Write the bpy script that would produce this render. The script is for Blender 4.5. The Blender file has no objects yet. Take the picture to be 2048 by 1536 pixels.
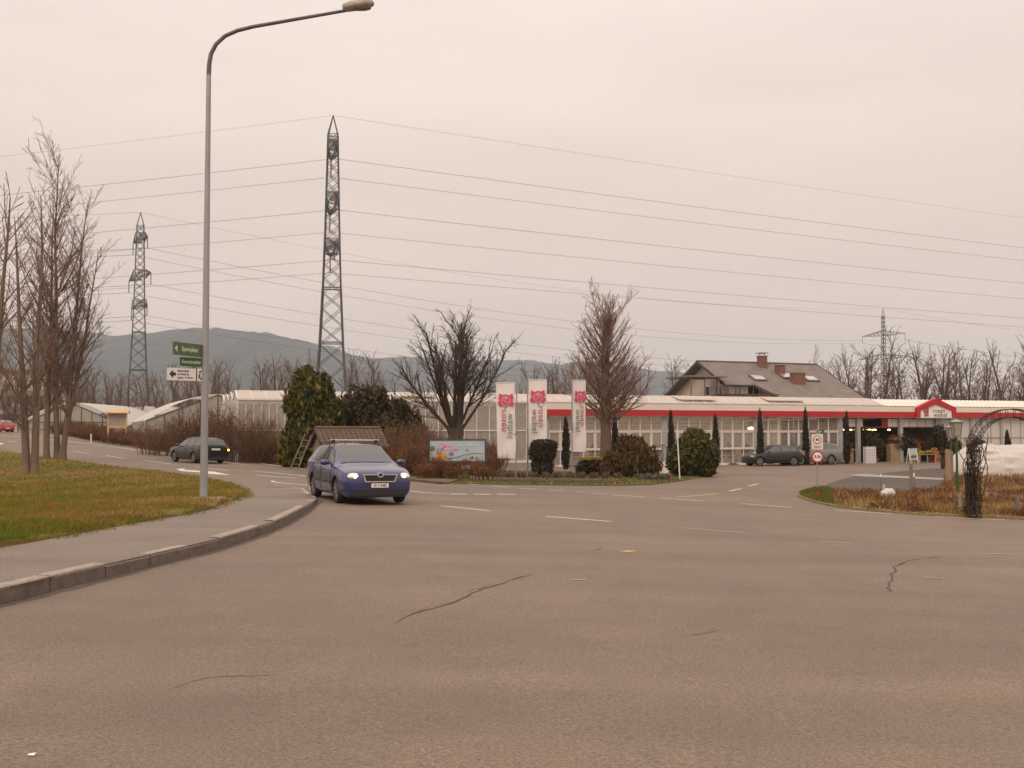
import bpy, bmesh, math, random
import numpy as np
from mathutils import Vector as V, Matrix, noise

# ------------------------------------------------------------------ camera
scene = bpy.context.scene
C = scene.collection
FPX, EYE = 2100.0, 1.62                       # focal length in pixels of the 2048 px wide photograph; eye height
PITCH = math.atan(94 / FPX)
cam_data = bpy.data.cameras.new('camera')
cam_data.sensor_width = 36.0
cam_data.lens = 36.0 * FPX / 2048
cam_data.clip_start, cam_data.clip_end = 0.1, 20000
cam = bpy.data.objects.new('camera', cam_data)
C.objects.link(cam)
cam.location = (0, 0, EYE)
cam.rotation_euler = (math.pi / 2 + PITCH, 0, 0)
scene.camera = cam

# ------------------------------------------------------------------ sky: flat overcast, warm white balance
SUN_EL, SUN_AZ = math.radians(48), math.radians(200)
world = bpy.data.worlds.new('World')
scene.world = world
world.use_nodes = True
wn, wl = world.node_tree.nodes, world.node_tree.links
wn.clear()
w_out = wn.new('ShaderNodeOutputWorld')
w_bg = wn.new('ShaderNodeBackground')
w_sky = wn.new('ShaderNodeTexSky')
w_sky.sky_type = 'NISHITA'
w_sky.sun_disc = False
w_sky.sun_elevation = SUN_EL
w_sky.sun_rotation = SUN_AZ
w_sky.dust_density = 3.0
w_scl = wn.new('ShaderNodeVectorMath'); w_scl.operation = 'SCALE'; w_scl.inputs['Scale'].default_value = 0.1
wl.new(w_sky.outputs[0], w_scl.inputs[0])
w_tc = wn.new('ShaderNodeTexCoord')
w_sep = wn.new('ShaderNodeSeparateXYZ')
wl.new(w_tc.outputs['Generated'], w_sep.inputs[0])
w_ramp = wn.new('ShaderNodeValToRGB')          # cloud layer: a little brighter towards the zenith
w_ramp.color_ramp.elements[0].position = 0.0
w_ramp.color_ramp.elements[0].color = (0.82, 0.60, 0.475, 1)
w_ramp.color_ramp.elements[1].position = 1.0
w_ramp.color_ramp.elements[1].color = (1.50, 1.34, 1.23, 1)
e = w_ramp.color_ramp.elements.new(0.36); e.color = (1.03, 0.87, 0.77, 1)
wl.new(w_sep.outputs['Z'], w_ramp.inputs[0])
w_map = wn.new('ShaderNodeMapping'); w_map.inputs['Scale'].default_value = (1.1, 1.1, 5.5)
wl.new(w_tc.outputs['Generated'], w_map.inputs[0])
w_noi = wn.new('ShaderNodeTexNoise'); w_noi.inputs['Scale'].default_value = 1.7
w_noi.inputs['Detail'].default_value = 5; w_noi.inputs['Roughness'].default_value = 0.5
wl.new(w_map.outputs[0], w_noi.inputs['Vector'])
w_mr = wn.new('ShaderNodeMapRange')
w_mr.inputs['From Min'].default_value = 0.3; w_mr.inputs['From Max'].default_value = 0.7
w_mr.inputs['To Min'].default_value = 0.91; w_mr.inputs['To Max'].default_value = 1.06
wl.new(w_noi.outputs[0], w_mr.inputs['Value'])
w_mul = wn.new('ShaderNodeVectorMath'); w_mul.operation = 'SCALE'
wl.new(w_ramp.outputs[0], w_mul.inputs[0]); wl.new(w_mr.outputs[0], w_mul.inputs['Scale'])
w_mix = wn.new('ShaderNodeMix'); w_mix.data_type = 'RGBA'
w_mix.inputs[0].default_value = 0.95           # the cloud deck hides nearly all of the clear sky
wl.new(w_scl.outputs[0], w_mix.inputs[6]); wl.new(w_mul.outputs[0], w_mix.inputs[7])
wl.new(w_mix.outputs[2], w_bg.inputs['Color'])
w_bg.inputs['Strength'].default_value = 1.0
wl.new(w_bg.outputs[0], w_out.inputs[0])

sun_d = bpy.data.lights.new('sun', 'SUN')
sun_d.energy = 1.4
sun_d.angle = math.radians(35)
sun_d.color = (1.0, 0.86, 0.72)
sun = bpy.data.objects.new('sun', sun_d)
C.objects.link(sun)
_sd = V((math.sin(SUN_AZ) * math.cos(SUN_EL), math.cos(SUN_AZ) * math.cos(SUN_EL), math.sin(SUN_EL)))
sun.rotation_euler = _sd.to_track_quat('Z', 'Y').to_euler()
sun.location = (0, 0, 60)

vs = scene.view_settings
scene.display_settings.display_device = 'sRGB'
vs.view_transform = 'Standard'; vs.look = 'None'; vs.exposure = 0.0; vs.gamma = 1.0; vs.use_curve_mapping = False
scene.render.engine = 'CYCLES'
cy = scene.cycles
cy.use_denoising = True
cy.max_bounces = 8; cy.diffuse_bounces = 3; cy.glossy_bounces = 3; cy.transmission_bounces = 4
cy.transparent_max_bounces = 16; cy.volume_bounces = 1
cy.sample_clamp_indirect = 6.0
scene.render.film_transparent = False

# ------------------------------------------------------------------ geometry helpers
R = random.Random(11)
UP = V((0, 0, 1))


def ss(a, b, x):
    t = max(0.0, min(1.0, (x - a) / (b - a)))
    return t * t * (3 - 2 * t)


def H(x, y):
    """Ground: the main road is banked down towards the nursery and climbs at its far left end."""
    u = .912 * x + .41 * y
    v = -.41 * x + .912 * y
    return -.8 * ss(-3, 34, u) + 1.5 * ss(75, 150, v) * (1 - ss(8, 25, u))


def ray(px, py):
    dx, dy = (px - 1024) / FPX, (768 - py) / FPX
    return V((dx, math.cos(PITCH) - dy * math.sin(PITCH), math.sin(PITCH) + dy * math.cos(PITCH)))


def P(px, py, y):
    """World point at depth y seen at pixel (px, py) of the photograph."""
    d = ray(px, py)
    t = y / d.y
    return V((d.x * t, y, EYE + d.z * t))


def G(px, py, off=0.0):
    """Ground point seen at a pixel."""
    d = ray(px, py)
    t = 3.0
    while t < 450 and EYE + d.z * t > H(d.x * t, d.y * t) + off:
        t += .04
    return V((d.x * t, d.y * t, H(d.x * t, d.y * t)))


def on(x, y, dz=0.0):
    return V((x, y, H(x, y) + dz))


def at(px, y, dz=0.0):
    """Ground point in the direction of a pixel column at depth y."""
    x = (px - 1024) / FPX * y / math.cos(PITCH) * 1.0
    return on(x, y, dz)


class MB:
    def __init__(self):
        self.v, self.f, self.m = [], [], []

    def add(self, vs_, fs_, mat=0):
        b = len(self.v)
        self.v += [tuple(p) for p in vs_]
        self.f += [tuple(b + i for i in f) for f in fs_]
        self.m += [mat] * len(fs_)
        return self

    def box(self, c, s, rot=None, mat=0):
        c = V(c)
        hx, hy, hz = s[0] / 2, s[1] / 2, s[2] / 2
        pts = [V((x, y, z)) for x in (-hx, hx) for y in (-hy, hy) for z in (-hz, hz)]
        if rot is not None:
            pts = [rot @ p for p in pts]
        return self.add([c + p for p in pts],
                        [(0, 1, 3, 2), (4, 6, 7, 5), (0, 4, 5, 1), (2, 3, 7, 6), (0, 2, 6, 4), (1, 5, 7, 3)], mat)

    def beam(self, a, b, w, h=None, mat=0):
        a, b = V(a), V(b)
        d = b - a
        q = d.to_track_quat('Y', 'Z').to_matrix()
        return self.box((a + b) / 2, (w, d.length, h or w), q, mat)

    def tube(self, a, b, r0, r1=None, n=8, mat=0, caps=True):
        r1 = r0 if r1 is None else r1
        return self.path([a, b], [r0, r1], n, mat, caps)

    def path(self, pts, r, n=8, mat=0, caps=True):
        pts = [V(p) for p in pts]
        rr = r if isinstance(r, (list, tuple)) else [r] * len(pts)
        vs_, fs_ = [], []
        ref = None
        for i, p in enumerate(pts):
            d = (pts[min(i + 1, len(pts) - 1)] - pts[max(i - 1, 0)]).normalized()
            if ref is None:
                ref = d.orthogonal().normalized()
            s = (ref - d * ref.dot(d))
            s = s.normalized() if s.length > 1e-6 else d.orthogonal().normalized()
            ref = s
            t = d.cross(s)
            for k in range(n):
                a = 2 * math.pi * k / n
                vs_.append(p + (s * math.cos(a) + t * math.sin(a)) * rr[i])
        for i in range(len(pts) - 1):
            for k in range(n):
                k2 = (k + 1) % n
                fs_.append((i * n + k, i * n + k2, (i + 1) * n + k2, (i + 1) * n + k))
        if caps:
            fs_.append(tuple(range(n - 1, -1, -1)))
            e_ = (len(pts) - 1) * n
            fs_.append(tuple(range(e_, e_ + n)))
        return self.add(vs_, fs_, mat)

    def plate(self, pts2, y0, y1, mat=0):
        """Polygon in local xz, extruded from y0 (front, towards -y) to y1."""
        n = len(pts2)
        a = sum(pts2[i][0] * pts2[(i + 1) % n][1] - pts2[(i + 1) % n][0] * pts2[i][1] for i in range(n))
        if a < 0:
            pts2 = pts2[::-1]
        vs_ = [(x, y0, z) for x, z in pts2] + [(x, y1, z) for x, z in pts2]
        fs_ = [tuple(range(n)), tuple(range(2 * n - 1, n - 1, -1))]
        for i in range(n):
            j = (i + 1) % n
            fs_.append((j, i, n + i, n + j))
        return self.add(vs_, fs_, mat)

    def ball(self, c, s, nu=12, nv=8, mat=0):
        c = V(c)
        vs_ = [c + V((0, 0, -s[2]))]
        for i in range(1, nv):
            a = -math.pi / 2 + math.pi * i / nv
            for k in range(nu):
                b = 2 * math.pi * k / nu
                vs_.append(c + V((s[0] * math.cos(a) * math.cos(b), s[1] * math.cos(a) * math.sin(b), s[2] * math.sin(a))))
        vs_.append(c + V((0, 0, s[2])))
        fs_ = []
        for k in range(nu):
            fs_.append((0, 1 + (k + 1) % nu, 1 + k))
            top = 1 + (nv - 2) * nu
            fs_.append((len(vs_) - 1, top + k, top + (k + 1) % nu))
        for i in range(nv - 2):
            for k in range(nu):
                a, b = 1 + i * nu + k, 1 + i * nu + (k + 1) % nu
                fs_.append((a, b, b + nu, a + nu))
        return self.add(vs_, fs_, mat)

    def mesh(self, name, mats, smooth=False):
        me = bpy.data.meshes.new(name)
        me.from_pydata(self.v, [], self.f)
        for m in (mats if isinstance(mats, (list, tuple)) else [mats]):
            me.materials.append(m)
        me.polygons.foreach_set('material_index', self.m)
        if smooth:
            me.polygons.foreach_set('use_smooth', [True] * len(self.f))
            me.set_sharp_from_angle(angle=math.radians(38))
        me.update()
        return me

    def build(self, name, mats, parent=None, smooth=False):
        return link(name, self.mesh(name, mats, smooth), parent)


def link(name, me, parent=None):
    o = bpy.data.objects.new(name, me)
    C.objects.link(o)
    o.parent = parent
    return o


def empty(name, loc, rz=0.0):
    o = bpy.data.objects.new(name, None)
    o.empty_display_size = .2
    C.objects.link(o)
    o.location = loc
    o.rotation_euler = (0, 0, rz)
    return o


def tag(o, label=None, cat=None, group=None, kind=None):
    if label: o['label'] = label
    if cat: o['category'] = cat
    if group: o['group'] = group
    if kind: o['kind'] = kind
    return o


def copy_tree(o, parent=None):
    c = o.copy()
    C.objects.link(c)
    c.parent = parent
    for ch in list(o.children):
        copy_tree(ch, c)
    return c


def np_mesh(name, verts, faces, mats, cols=None, smooth=False):
    """verts (N,3), faces (M,k) arrays; cols (N,3) point colours."""
    me = bpy.data.meshes.new(name)
    verts = np.asarray(verts, dtype=np.float32); faces = np.asarray(faces, dtype=np.int32)
    n, (m, k) = len(verts), faces.shape
    me.vertices.add(n); me.vertices.foreach_set('co', verts.ravel())
    me.loops.add(m * k); me.loops.foreach_set('vertex_index', faces.ravel())
    me.polygons.add(m)
    me.polygons.foreach_set('loop_start', np.arange(0, m * k, k, dtype=np.int32))
    me.polygons.foreach_set('loop_total', np.full(m, k, dtype=np.int32))
    if cols is not None:
        at_ = me.color_attributes.new('Col', 'FLOAT_COLOR', 'POINT')
        cc = np.ones((n, 4), dtype=np.float32); cc[:, :3] = cols
        at_.data.foreach_set('color', cc.ravel())
    for mm in (mats if isinstance(mats, (list, tuple)) else [mats]):
        me.materials.append(mm)
    if smooth:
        me.polygons.foreach_set('use_smooth', np.ones(m, dtype=bool))
    me.update(calc_edges=True)
    me.validate()
    return me


# ------------------------------------------------------------------ materials
def mat(name, col, rough=.6, metal=0.0, var=0.0, scale=5.0, col2=None, bump=0.0, bscale=40.0, spec=.5, ior=None,
        emit=None, estr=0.0, stretch=None, detail=4, alpha=None, transl=None):
    m = bpy.data.materials.new(name)
    m.use_nodes = True
    nt = m.node_tree
    b = nt.nodes['Principled BSDF']
    b.inputs['Base Color'].default_value = (*col, 1)
    b.inputs['Roughness'].default_value = rough
    b.inputs['Metallic'].default_value = metal
    b.inputs['Specular IOR Level'].default_value = spec
    if ior: b.inputs['IOR'].default_value = ior
    tc = None
    if var or col2 or bump:
        tc = nt.nodes.new('ShaderNodeTexCoord')
        mp = nt.nodes.new('ShaderNodeMapping')
        if stretch: mp.inputs['Scale'].default_value = stretch
        nt.links.new(tc.outputs['Object'], mp.inputs[0])
    if var or col2:
        nz = nt.nodes.new('ShaderNodeTexNoise')
        nz.inputs['Scale'].default_value = scale
        nz.inputs['Detail'].default_value = detail
        nz.inputs['Roughness'].default_value = .65
        nt.links.new(mp.outputs[0], nz.inputs['Vector'])
        rp = nt.nodes.new('ShaderNodeValToRGB')
        c2 = col2 or tuple(min(1, c * (1 + var)) for c in col)
        c1 = col if col2 else tuple(c * (1 - var) for c in col)
        rp.color_ramp.elements[0].position = .32; rp.color_ramp.elements[0].color = (*c1, 1)
        rp.color_ramp.elements[1].position = .68; rp.color_ramp.elements[1].color = (*c2, 1)
        nt.links.new(nz.outputs[0], rp.inputs[0])
        nt.links.new(rp.outputs[0], b.inputs['Base Color'])
    if bump:
        nb = nt.nodes.new('ShaderNodeTexNoise')
        nb.inputs['Scale'].default_value = bscale
        nb.inputs['Detail'].default_value = 3
        nt.links.new(mp.outputs[0], nb.inputs['Vector'])
        bp = nt.nodes.new('ShaderNodeBump')
        bp.inputs['Strength'].default_value = bump
        bp.inputs['Distance'].default_value = .02
        nt.links.new(nb.outputs[0], bp.inputs['Height'])
        nt.links.new(bp.outputs[0], b.inputs['Normal'])
    if emit:
        b.inputs['Emission Color'].default_value = (*emit, 1)
        b.inputs['Emission Strength'].default_value = estr
    if transl or alpha is not None:
        out = nt.nodes['Material Output']
        mx = nt.nodes.new('ShaderNodeMixShader')
        if transl:
            tr = nt.nodes.new('ShaderNodeBsdfTranslucent'); tr.inputs[0].default_value = (*col, 1)
            mx.inputs[0].default_value = transl
        else:
            tr = nt.nodes.new('ShaderNodeBsdfTransparent'); tr.inputs[0].default_value = (.93, .93, .9, 1)
            mx.inputs[0].default_value = alpha
        nt.links.new(b.outputs[0], mx.inputs[1]); nt.links.new(tr.outputs[0], mx.inputs[2])
        nt.links.new(mx.outputs[0], out.inputs[0])
    return m


def leaf_mat(name, transl=.25, rough=.6):
    m = bpy.data.materials.new(name)
    m.use_nodes = True
    nt = m.node_tree
    b = nt.nodes['Principled BSDF']
    b.inputs['Roughness'].default_value = rough
    b.inputs['Specular IOR Level'].default_value = .25
    a = nt.nodes.new('ShaderNodeAttribute'); a.attribute_name = 'Col'
    nt.links.new(a.outputs['Color'], b.inputs['Base Color'])
    if transl:
        tr = nt.nodes.new('ShaderNodeBsdfTranslucent')
        nt.links.new(a.outputs['Color'], tr.inputs[0])
        mx = nt.nodes.new('ShaderNodeMixShader'); mx.inputs[0].default_value = transl
        nt.links.new(b.outputs[0], mx.inputs[1]); nt.links.new(tr.outputs[0], mx.inputs[2])
        nt.links.new(mx.outputs[0], nt.nodes['Material Output'].inputs[0])
    return m


def asphalt_mat(name, base, warm, patch=.10, gloss=.4):
    """Worn asphalt: stone grain, wheel-polished bands, repaired patches, all in world metres."""
    m = bpy.data.materials.new(name)
    m.use_nodes = True
    nt = m.node_tree; N = nt.nodes; L = nt.links
    b = N['Principled BSDF']
    b.inputs['Roughness'].default_value = .68
    b.inputs['Specular IOR Level'].default_value = gloss
    tc = N.new('ShaderNodeTexCoord')

    def noi(sc, det, rough=.6):
        n = N.new('ShaderNodeTexNoise'); n.inputs['Scale'].default_value = sc
        n.inputs['Detail'].default_value = det; n.inputs['Roughness'].default_value = rough
        L.new(tc.outputs['Object'], n.inputs['Vector'])
        return n

    def rng(src, a, b_, c, d):
        r = N.new('ShaderNodeMapRange')
        for k, v_ in zip(('From Min', 'From Max', 'To Min', 'To Max'), (a, b_, c, d)):
            r.inputs[k].default_value = v_
        L.new(src, r.inputs['Value'])
        return r.outputs[0]

    mp = N.new('ShaderNodeMapping'); mp.inputs['Rotation'].default_value = (0, 0, math.radians(-58)); mp.inputs['Scale'].default_value = (.05, .75, 1)
    L.new(tc.outputs['Object'], mp.inputs[0])
    lane = N.new('ShaderNodeTexNoise'); lane.inputs['Scale'].default_value = 1.0; lane.inputs['Detail'].default_value = 3
    L.new(mp.outputs[0], lane.inputs['Vector'])
    spot = noi(.55, 2, .4)
    big = noi(.16, 5); mid = noi(1.3, 4); fine = noi(44, 3, .8); grit = noi(85, 2, .85)
    mixc = N.new('ShaderNodeMix'); mixc.data_type = 'RGBA'
    mixc.inputs[6].default_value = (*base, 1); mixc.inputs[7].default_value = (*warm, 1)
    L.new(rng(big.outputs[0], .35, .65, 0, 1), mixc.inputs[0])

    def mul(a_, b_):
        x = N.new('ShaderNodeMath'); x.operation = 'MULTIPLY'
        L.new(a_, x.inputs[0]); L.new(b_, x.inputs[1])
        return x.outputs[0]
    f = mul(rng(mid.outputs[0], .3, .7, 1 - patch * .5, 1 + patch * .5), rng(fine.outputs[0], .25, .75, .42, 1.68))
    f = mul(f, rng(grit.outputs[0], .3, .72, .70, 1.34))
    f = mul(f, rng(lane.outputs[0], .35, .65, .90, 1.08))
    f = mul(f, rng(spot.outputs[0], .68, .80, 1.0, .86))
    vm = N.new('ShaderNodeVectorMath'); vm.operation = 'SCALE'
    L.new(mixc.outputs[2], vm.inputs[0]); L.new(f, vm.inputs['Scale'])
    L.new(vm.outputs[0], b.inputs['Base Color'])
    bp = N.new('ShaderNodeBump'); bp.inputs['Strength'].default_value = .55; bp.inputs['Distance'].default_value = .006
    L.new(fine.outputs[0], bp.inputs['Height']); L.new(bp.outputs[0], b.inputs['Normal'])
    return m


M = {}
M['asphalt'] = asphalt_mat('asphalt', (.146, .107, .081), (.19, .135, .093))
M['asphalt_dark'] = asphalt_mat('asphalt_dark', (.082, .063, .052), (.105, .08, .064), gloss=.15)
M['pavement'] = asphalt_mat('pavement_asphalt', (.165, .129, .104), (.20, .153, .118))
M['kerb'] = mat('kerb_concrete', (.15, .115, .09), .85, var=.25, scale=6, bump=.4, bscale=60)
M['kerb_top'] = mat('kerb_pale_top', (.34, .27, .22), .85, var=.2, scale=8, bump=.4, bscale=60)  # upper faces of the stones, paler than their sides
M['paint'] = mat('road_paint', (.62, .56, .50), .7, var=.16, scale=18)
M['paint_yellow'] = mat('road_paint_yellow', (.52, .36, .12), .7, var=.2, scale=18)
M['paint_worn'] = mat('road_paint_worn', (.36, .30, .255), .8, var=.3, scale=25)
M['crack'] = mat('crack_tar', (.05, .043, .04), .9, var=.3, scale=30)
M['crack_edge'] = mat('crack_edge', (.13, .105, .095), .9, var=.3, scale=30)
M['earth'] = mat('field_earth', (.10, .075, .035), .95, col2=(.13, .105, .05), scale=.3, bump=.5, bscale=3)
M['soil'] = mat('bed_soil', (.085, .055, .032), .95, col2=(.15, .10, .05), scale=1.4, bump=.8, bscale=12)
M['turf'] = mat('turf', (.145, .122, .018), .95, col2=(.20, .12, .03), scale=.55, bump=.9, bscale=22)
M['lawn'] = mat('lawn', (.10, .10, .022), .95, col2=(.15, .11, .03), scale=.9, bump=.8, bscale=22)
M['straw_soil'] = mat('straw_soil', (.19, .125, .055), .95, col2=(.27, .19, .09), scale=2.5, bump=.8, bscale=14)
M['concrete'] = mat('concrete', (.32, .27, .23), .85, var=.15, scale=3, bump=.3, bscale=40)
M['galv'] = mat('galvanised_steel', (.32, .315, .32), .5, metal=.35, var=.12, scale=3, stretch=(1, 1, .3))
M['galv_dark'] = mat('weathered_steel', (.13, .115, .11), .6, metal=.2, var=.2, scale=4)
M['lattice'] = mat('lattice_steel', (.10, .105, .105), .6, metal=.2, var=.2, scale=.5)
M['wire'] = mat('conductor', (.12, .11, .13), .5, metal=.5)
M['white_metal'] = mat('white_coated_metal', (.72, .67, .62), .45, var=.06, scale=2)
M['white'] = mat('white_plastic', (.78, .74, .70), .5, var=.05, scale=3)
M['black'] = mat('black_plastic', (.016, .015, .015), .6)
M['rubber'] = mat('tyre_rubber', (.022, .02, .02), .85, var=.2, scale=20)
M['rim'] = mat('alloy_rim', (.42, .41, .40), .35, metal=.7)
M['chrome'] = mat('chrome', (.78, .76, .74), .18, metal=.9)
M['carglass'] = mat('car_glass', (.022, .024, .022), .06, spec=.5, ior=2.1)
M['leaf'] = leaf_mat('leaf')
M['twig'] = leaf_mat('twig', 0, .85)
M['blade'] = leaf_mat('blade', .2, .8)
M['wood_new'] = mat('new_timber', (.55, .36, .17), .7, var=.15, scale=4, stretch=(1, 1, .15), bump=.3)
M['wood_grey'] = mat('weathered_boards', (.20, .165, .14), .85, var=.3, scale=5, stretch=(3, 3, .2), bump=.4)
M['wood_dark'] = mat('dark_timber', (.085, .055, .038), .85, var=.3, scale=5, stretch=(3, 3, .2))
M['wood_post'] = mat('post_timber', (.30, .20, .10), .85, var=.25, scale=5, stretch=(3, 3, .3))
M['red_paint'] = mat('red_coated_sheet', (.42, .018, .022), .45, var=.06, scale=1.5)
M['red_plastic'] = mat('red_plastic', (.50, .03, .015), .5)
M['brick'] = mat('red_brick', (.17, .075, .052), .85, col2=(.24, .11, .078), scale=9, bump=.4, bscale=30)
M['render_wall'] = mat('pale_render', (.55, .44, .38), .85, var=.07, scale=2)
M['green_paint'] = mat('green_paint', (.018, .075, .018), .5, var=.1)
M['sign_green'] = mat('sign_green', (.02, .11, .055), .45, var=.08, scale=8)
M['sign_green2'] = mat('sign_green_faded', (.08, .13, .05), .5, var=.15, scale=8)
M['ink'] = mat('dark_ink', (.03, .02, .022), .6)
M['cream'] = mat('cream_print', (.62, .60, .42), .6)


# ================================================================== SETTING
def axis(near, step, far, grow):
    a, x, s = [0.0], 0.0, step
    while x < far:
        x = min(far, x + s)
        if x > near: s *= grow
        a.append(x)
    return a


def build_ground():
    xp = axis(110, 4, 5000, 1.25)
    xs = [-x for x in xp[:0:-1]] + xp
    ys = [-90, -60, -30, -15] + [y for y in axis(200, 4, 5200, 1.22)]
    vs_ = [(x, y, H(x, y) - (.6 if x < -9 and -20 < y < 70 and .912 * x + .41 * y < 4 else .09)) for y in ys for x in xs]
    n = len(xs)
    fs_ = [(j * n + i, j * n + i + 1, (j + 1) * n + i + 1, (j + 1) * n + i) for j in range(len(ys) - 1) for i in range(n - 1)]
    mb = MB(); mb.add(vs_, fs_)
    return tag(mb.build('ground', M['earth']), kind='structure')


def drape(poly, zf, step=1.5, skirt=0.0):
    """Polygon (xy) cut on a grid and laid on a height function: returns (verts, faces)."""
    bm = bmesh.new()
    f = bm.faces.new([bm.verts.new((p[0], p[1], 0)) for p in poly])
    f.normal_update()
    if f.normal.z < 0: f.normal_flip()
    bmesh.ops.triangulate(bm, faces=bm.faces[:])
    for ax in (0, 1):
        lo = min(p[ax] for p in poly); hi = max(p[ax] for p in poly)
        k = math.ceil(lo / step)
        while k * step < hi:
            co = [0, 0, 0]; co[ax] = k * step
            no = [0, 0, 0]; no[ax] = 1
            bmesh.ops.bisect_plane(bm, geom=bm.verts[:] + bm.edges[:] + bm.faces[:], dist=1e-5, plane_co=co, plane_no=no)
            k += 1
    for v in bm.verts: v.co.z = zf(v.co.x, v.co.y)
    bm.normal_update()
    if skirt:
        rim = [e_ for e_ in bm.edges if e_.is_boundary]
        ex = bmesh.ops.extrude_edge_only(bm, edges=rim)
        for g_ in ex['geom']:
            if isinstance(g_, bmesh.types.BMVert): g_.co.z -= skirt
    bm.verts.index_update()
    vs_ = [v.co.copy() for v in bm.verts]
    fs_ = [[v.index for v in f_.verts] for f_ in bm.faces]
    bm.free()
    return vs_, fs_


def sheet(name, poly, zf, m, step=1.5, parent=None, smooth=True, skirt=0.0):
    vs_, fs_ = drape(poly, zf, step, skirt)
    mb = MB(); mb.add(vs_, fs_)
    return mb.build(name, m, parent, smooth)


ground = build_ground()

# --- the edges of the road, as ground points
KERB = [V((-7.6, 2.0, 0)), V((-5.6, 6.5, 0))] + [G(*q) for q in ((0, 1212), (100, 1185), (300, 1135), (450, 1095), (550, 1060), (588, 1040), (612, 1025), (627, 1013), (632, 1005), (631, 996), (622, 988), (600, 976))]
KERB += [V((-7.6, 32.4, 0)), V((-9.4, 35.0, 0))]


def smooth_line(pts, per=.5):
    """Catmull-Rom through xy points, resampled every `per` metres."""
    p = [V((q[0], q[1], 0)) for q in pts]
    out = []
    for i in range(len(p) - 1):
        a, b, c, d = p[max(i - 1, 0)], p[i], p[i + 1], p[min(i + 2, len(p) - 1)]
        n = max(2, int((c - b).length / .1))
        for k in range(n):
            t = k / n
            out.append(.5 * ((2 * b) + (c - a) * t + (2 * a - 5 * b + 4 * c - d) * t * t + (3 * b - a - 3 * c + d) * t ** 3))
    out.append(p[-1])
    res, acc = [out[0]], 0.0
    for i in range(1, len(out)):
        acc += (out[i] - out[i - 1]).length
        if acc >= per:
            res.append(out[i]); acc = 0
    return res


KL = smooth_line(KERB, .5)
GRASS = [V((-9.6, 4.0, 0)), V((-7.5, 9.5, 0))] + [G(*q) for q in ((0, 1120), (200, 1080), (400, 1040), (440, 1025), (480, 1005), (487, 990), (470, 975), (420, 962), (380, 955), (150, 925), (0, 898))]
GL = smooth_line(GRASS, .5)


def walk_h(x, y):
    """Height of the raised corner pavement above the road surface."""
    return .145 * (1 - ss(21.5, 30, y))


def verge_z(x, y):
    d = min(((x - g.x) ** 2 + (y - g.y) ** 2) for g in GL[::4]) ** .5
    dip = -.28 * ss(.6, 7, d) * math.exp(-((y - 24) / 26) ** 2) + .05 * noise.noise(V((x * .4, y * .4, 3)))
    return H(x, y) + walk_h(x, y) + .012 + .07 * ss(0, .8, d) + dip


FAR = [V((-110, 196, 0)), V((-62, 136, 0)), V((-41.7, 104, 0)), V((-26.7, 83.3, 0)), V((-16.3, 65.3, 0)), V((-9, 50.5, 0)), V((-4.6, 41.8, 0)), V((-2.6, 38.6, 0))]
NEAR = [V((-9.4, 35, 0)), V((-14.5, 42.5, 0)), V((-22.6, 54.3, 0)), V((-31, 68, 0)), V((-40.6, 83.2, 0)), V((-68, 124, 0)), V((-118, 190, 0))]
road_poly = [(p.x, p.y) for p in FAR] + [(-1.5, 45), (-3.5, 62), (-4, 68.6), (48, 87.5), (75, 97), (75, 10), (40, -14), (-22, -14), (-9, -1)] + [(p.x + .02, p.y) for p in KL] + [(p.x, p.y) for p in NEAR[1:]]
# close behind: the strip under kerb and pavement is road bed too
road = sheet('road', road_poly, H, M['asphalt'], 1.25)
tag(road, kind='structure')

pave_poly = [(p.x, p.y) for p in KL] + [(p.x, p.y) for p in reversed([g for g in GL if g.y < 36.5])]
pavement = sheet('pavement', pave_poly, lambda x, y: H(x, y) + walk_h(x, y) + .012, M['pavement'], 1.0)
tag(pavement, kind='structure')

verge_poly = [(p.x, p.y) for p in GL] + [(-95, 165), (-160, 165), (-160, -5), (-12, -5)]
verge = sheet('grass_verge', verge_poly, verge_z, M['turf'], 1.5, skirt=.2)
tag(verge, kind='structure')

# kerb stones, each about a metre long, dropping to the road round the corner
kerb = tag(empty('kerb', (0, 0, 0)), kind='structure')
KS = smooth_line(KERB, .98)
KS = [p for p in KS if p.y < 33]
for i in range(len(KS) - 1):
    a, b = KS[i], KS[i + 1]
    d = (b - a).normalized()
    nrm = V((-d.y, d.x, 0))                      # towards the pavement
    if nrm.dot(V((-1, 0, 0))) < 0 and a.y < 25: nrm = -nrm
    w = .16
    jz = R.uniform(-.011, .011)
    a2, b2 = a + d * .009, b - d * .009
    mb = MB()
    for mt, z0, z1, off0, off1 in ((0, -.06, -.035, 0, 0),):
        ha, hb = walk_h(a.x, a.y) + .02 + jz, walk_h(b.x, b.y) + .02 + jz
        pts = []
        for q, hq in ((a2, ha), (b2, hb)):
            zb = H(q.x, q.y)
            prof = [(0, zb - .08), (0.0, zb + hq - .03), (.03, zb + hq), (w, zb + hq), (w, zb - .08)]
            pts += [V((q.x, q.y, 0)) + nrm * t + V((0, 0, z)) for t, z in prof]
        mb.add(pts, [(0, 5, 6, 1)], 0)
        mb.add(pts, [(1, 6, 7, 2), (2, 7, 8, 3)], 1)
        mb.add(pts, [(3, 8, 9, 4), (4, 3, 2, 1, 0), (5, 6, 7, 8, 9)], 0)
    mb.build('kerb_stone', [M['kerb'], M['kerb_top']], kerb)

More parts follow.
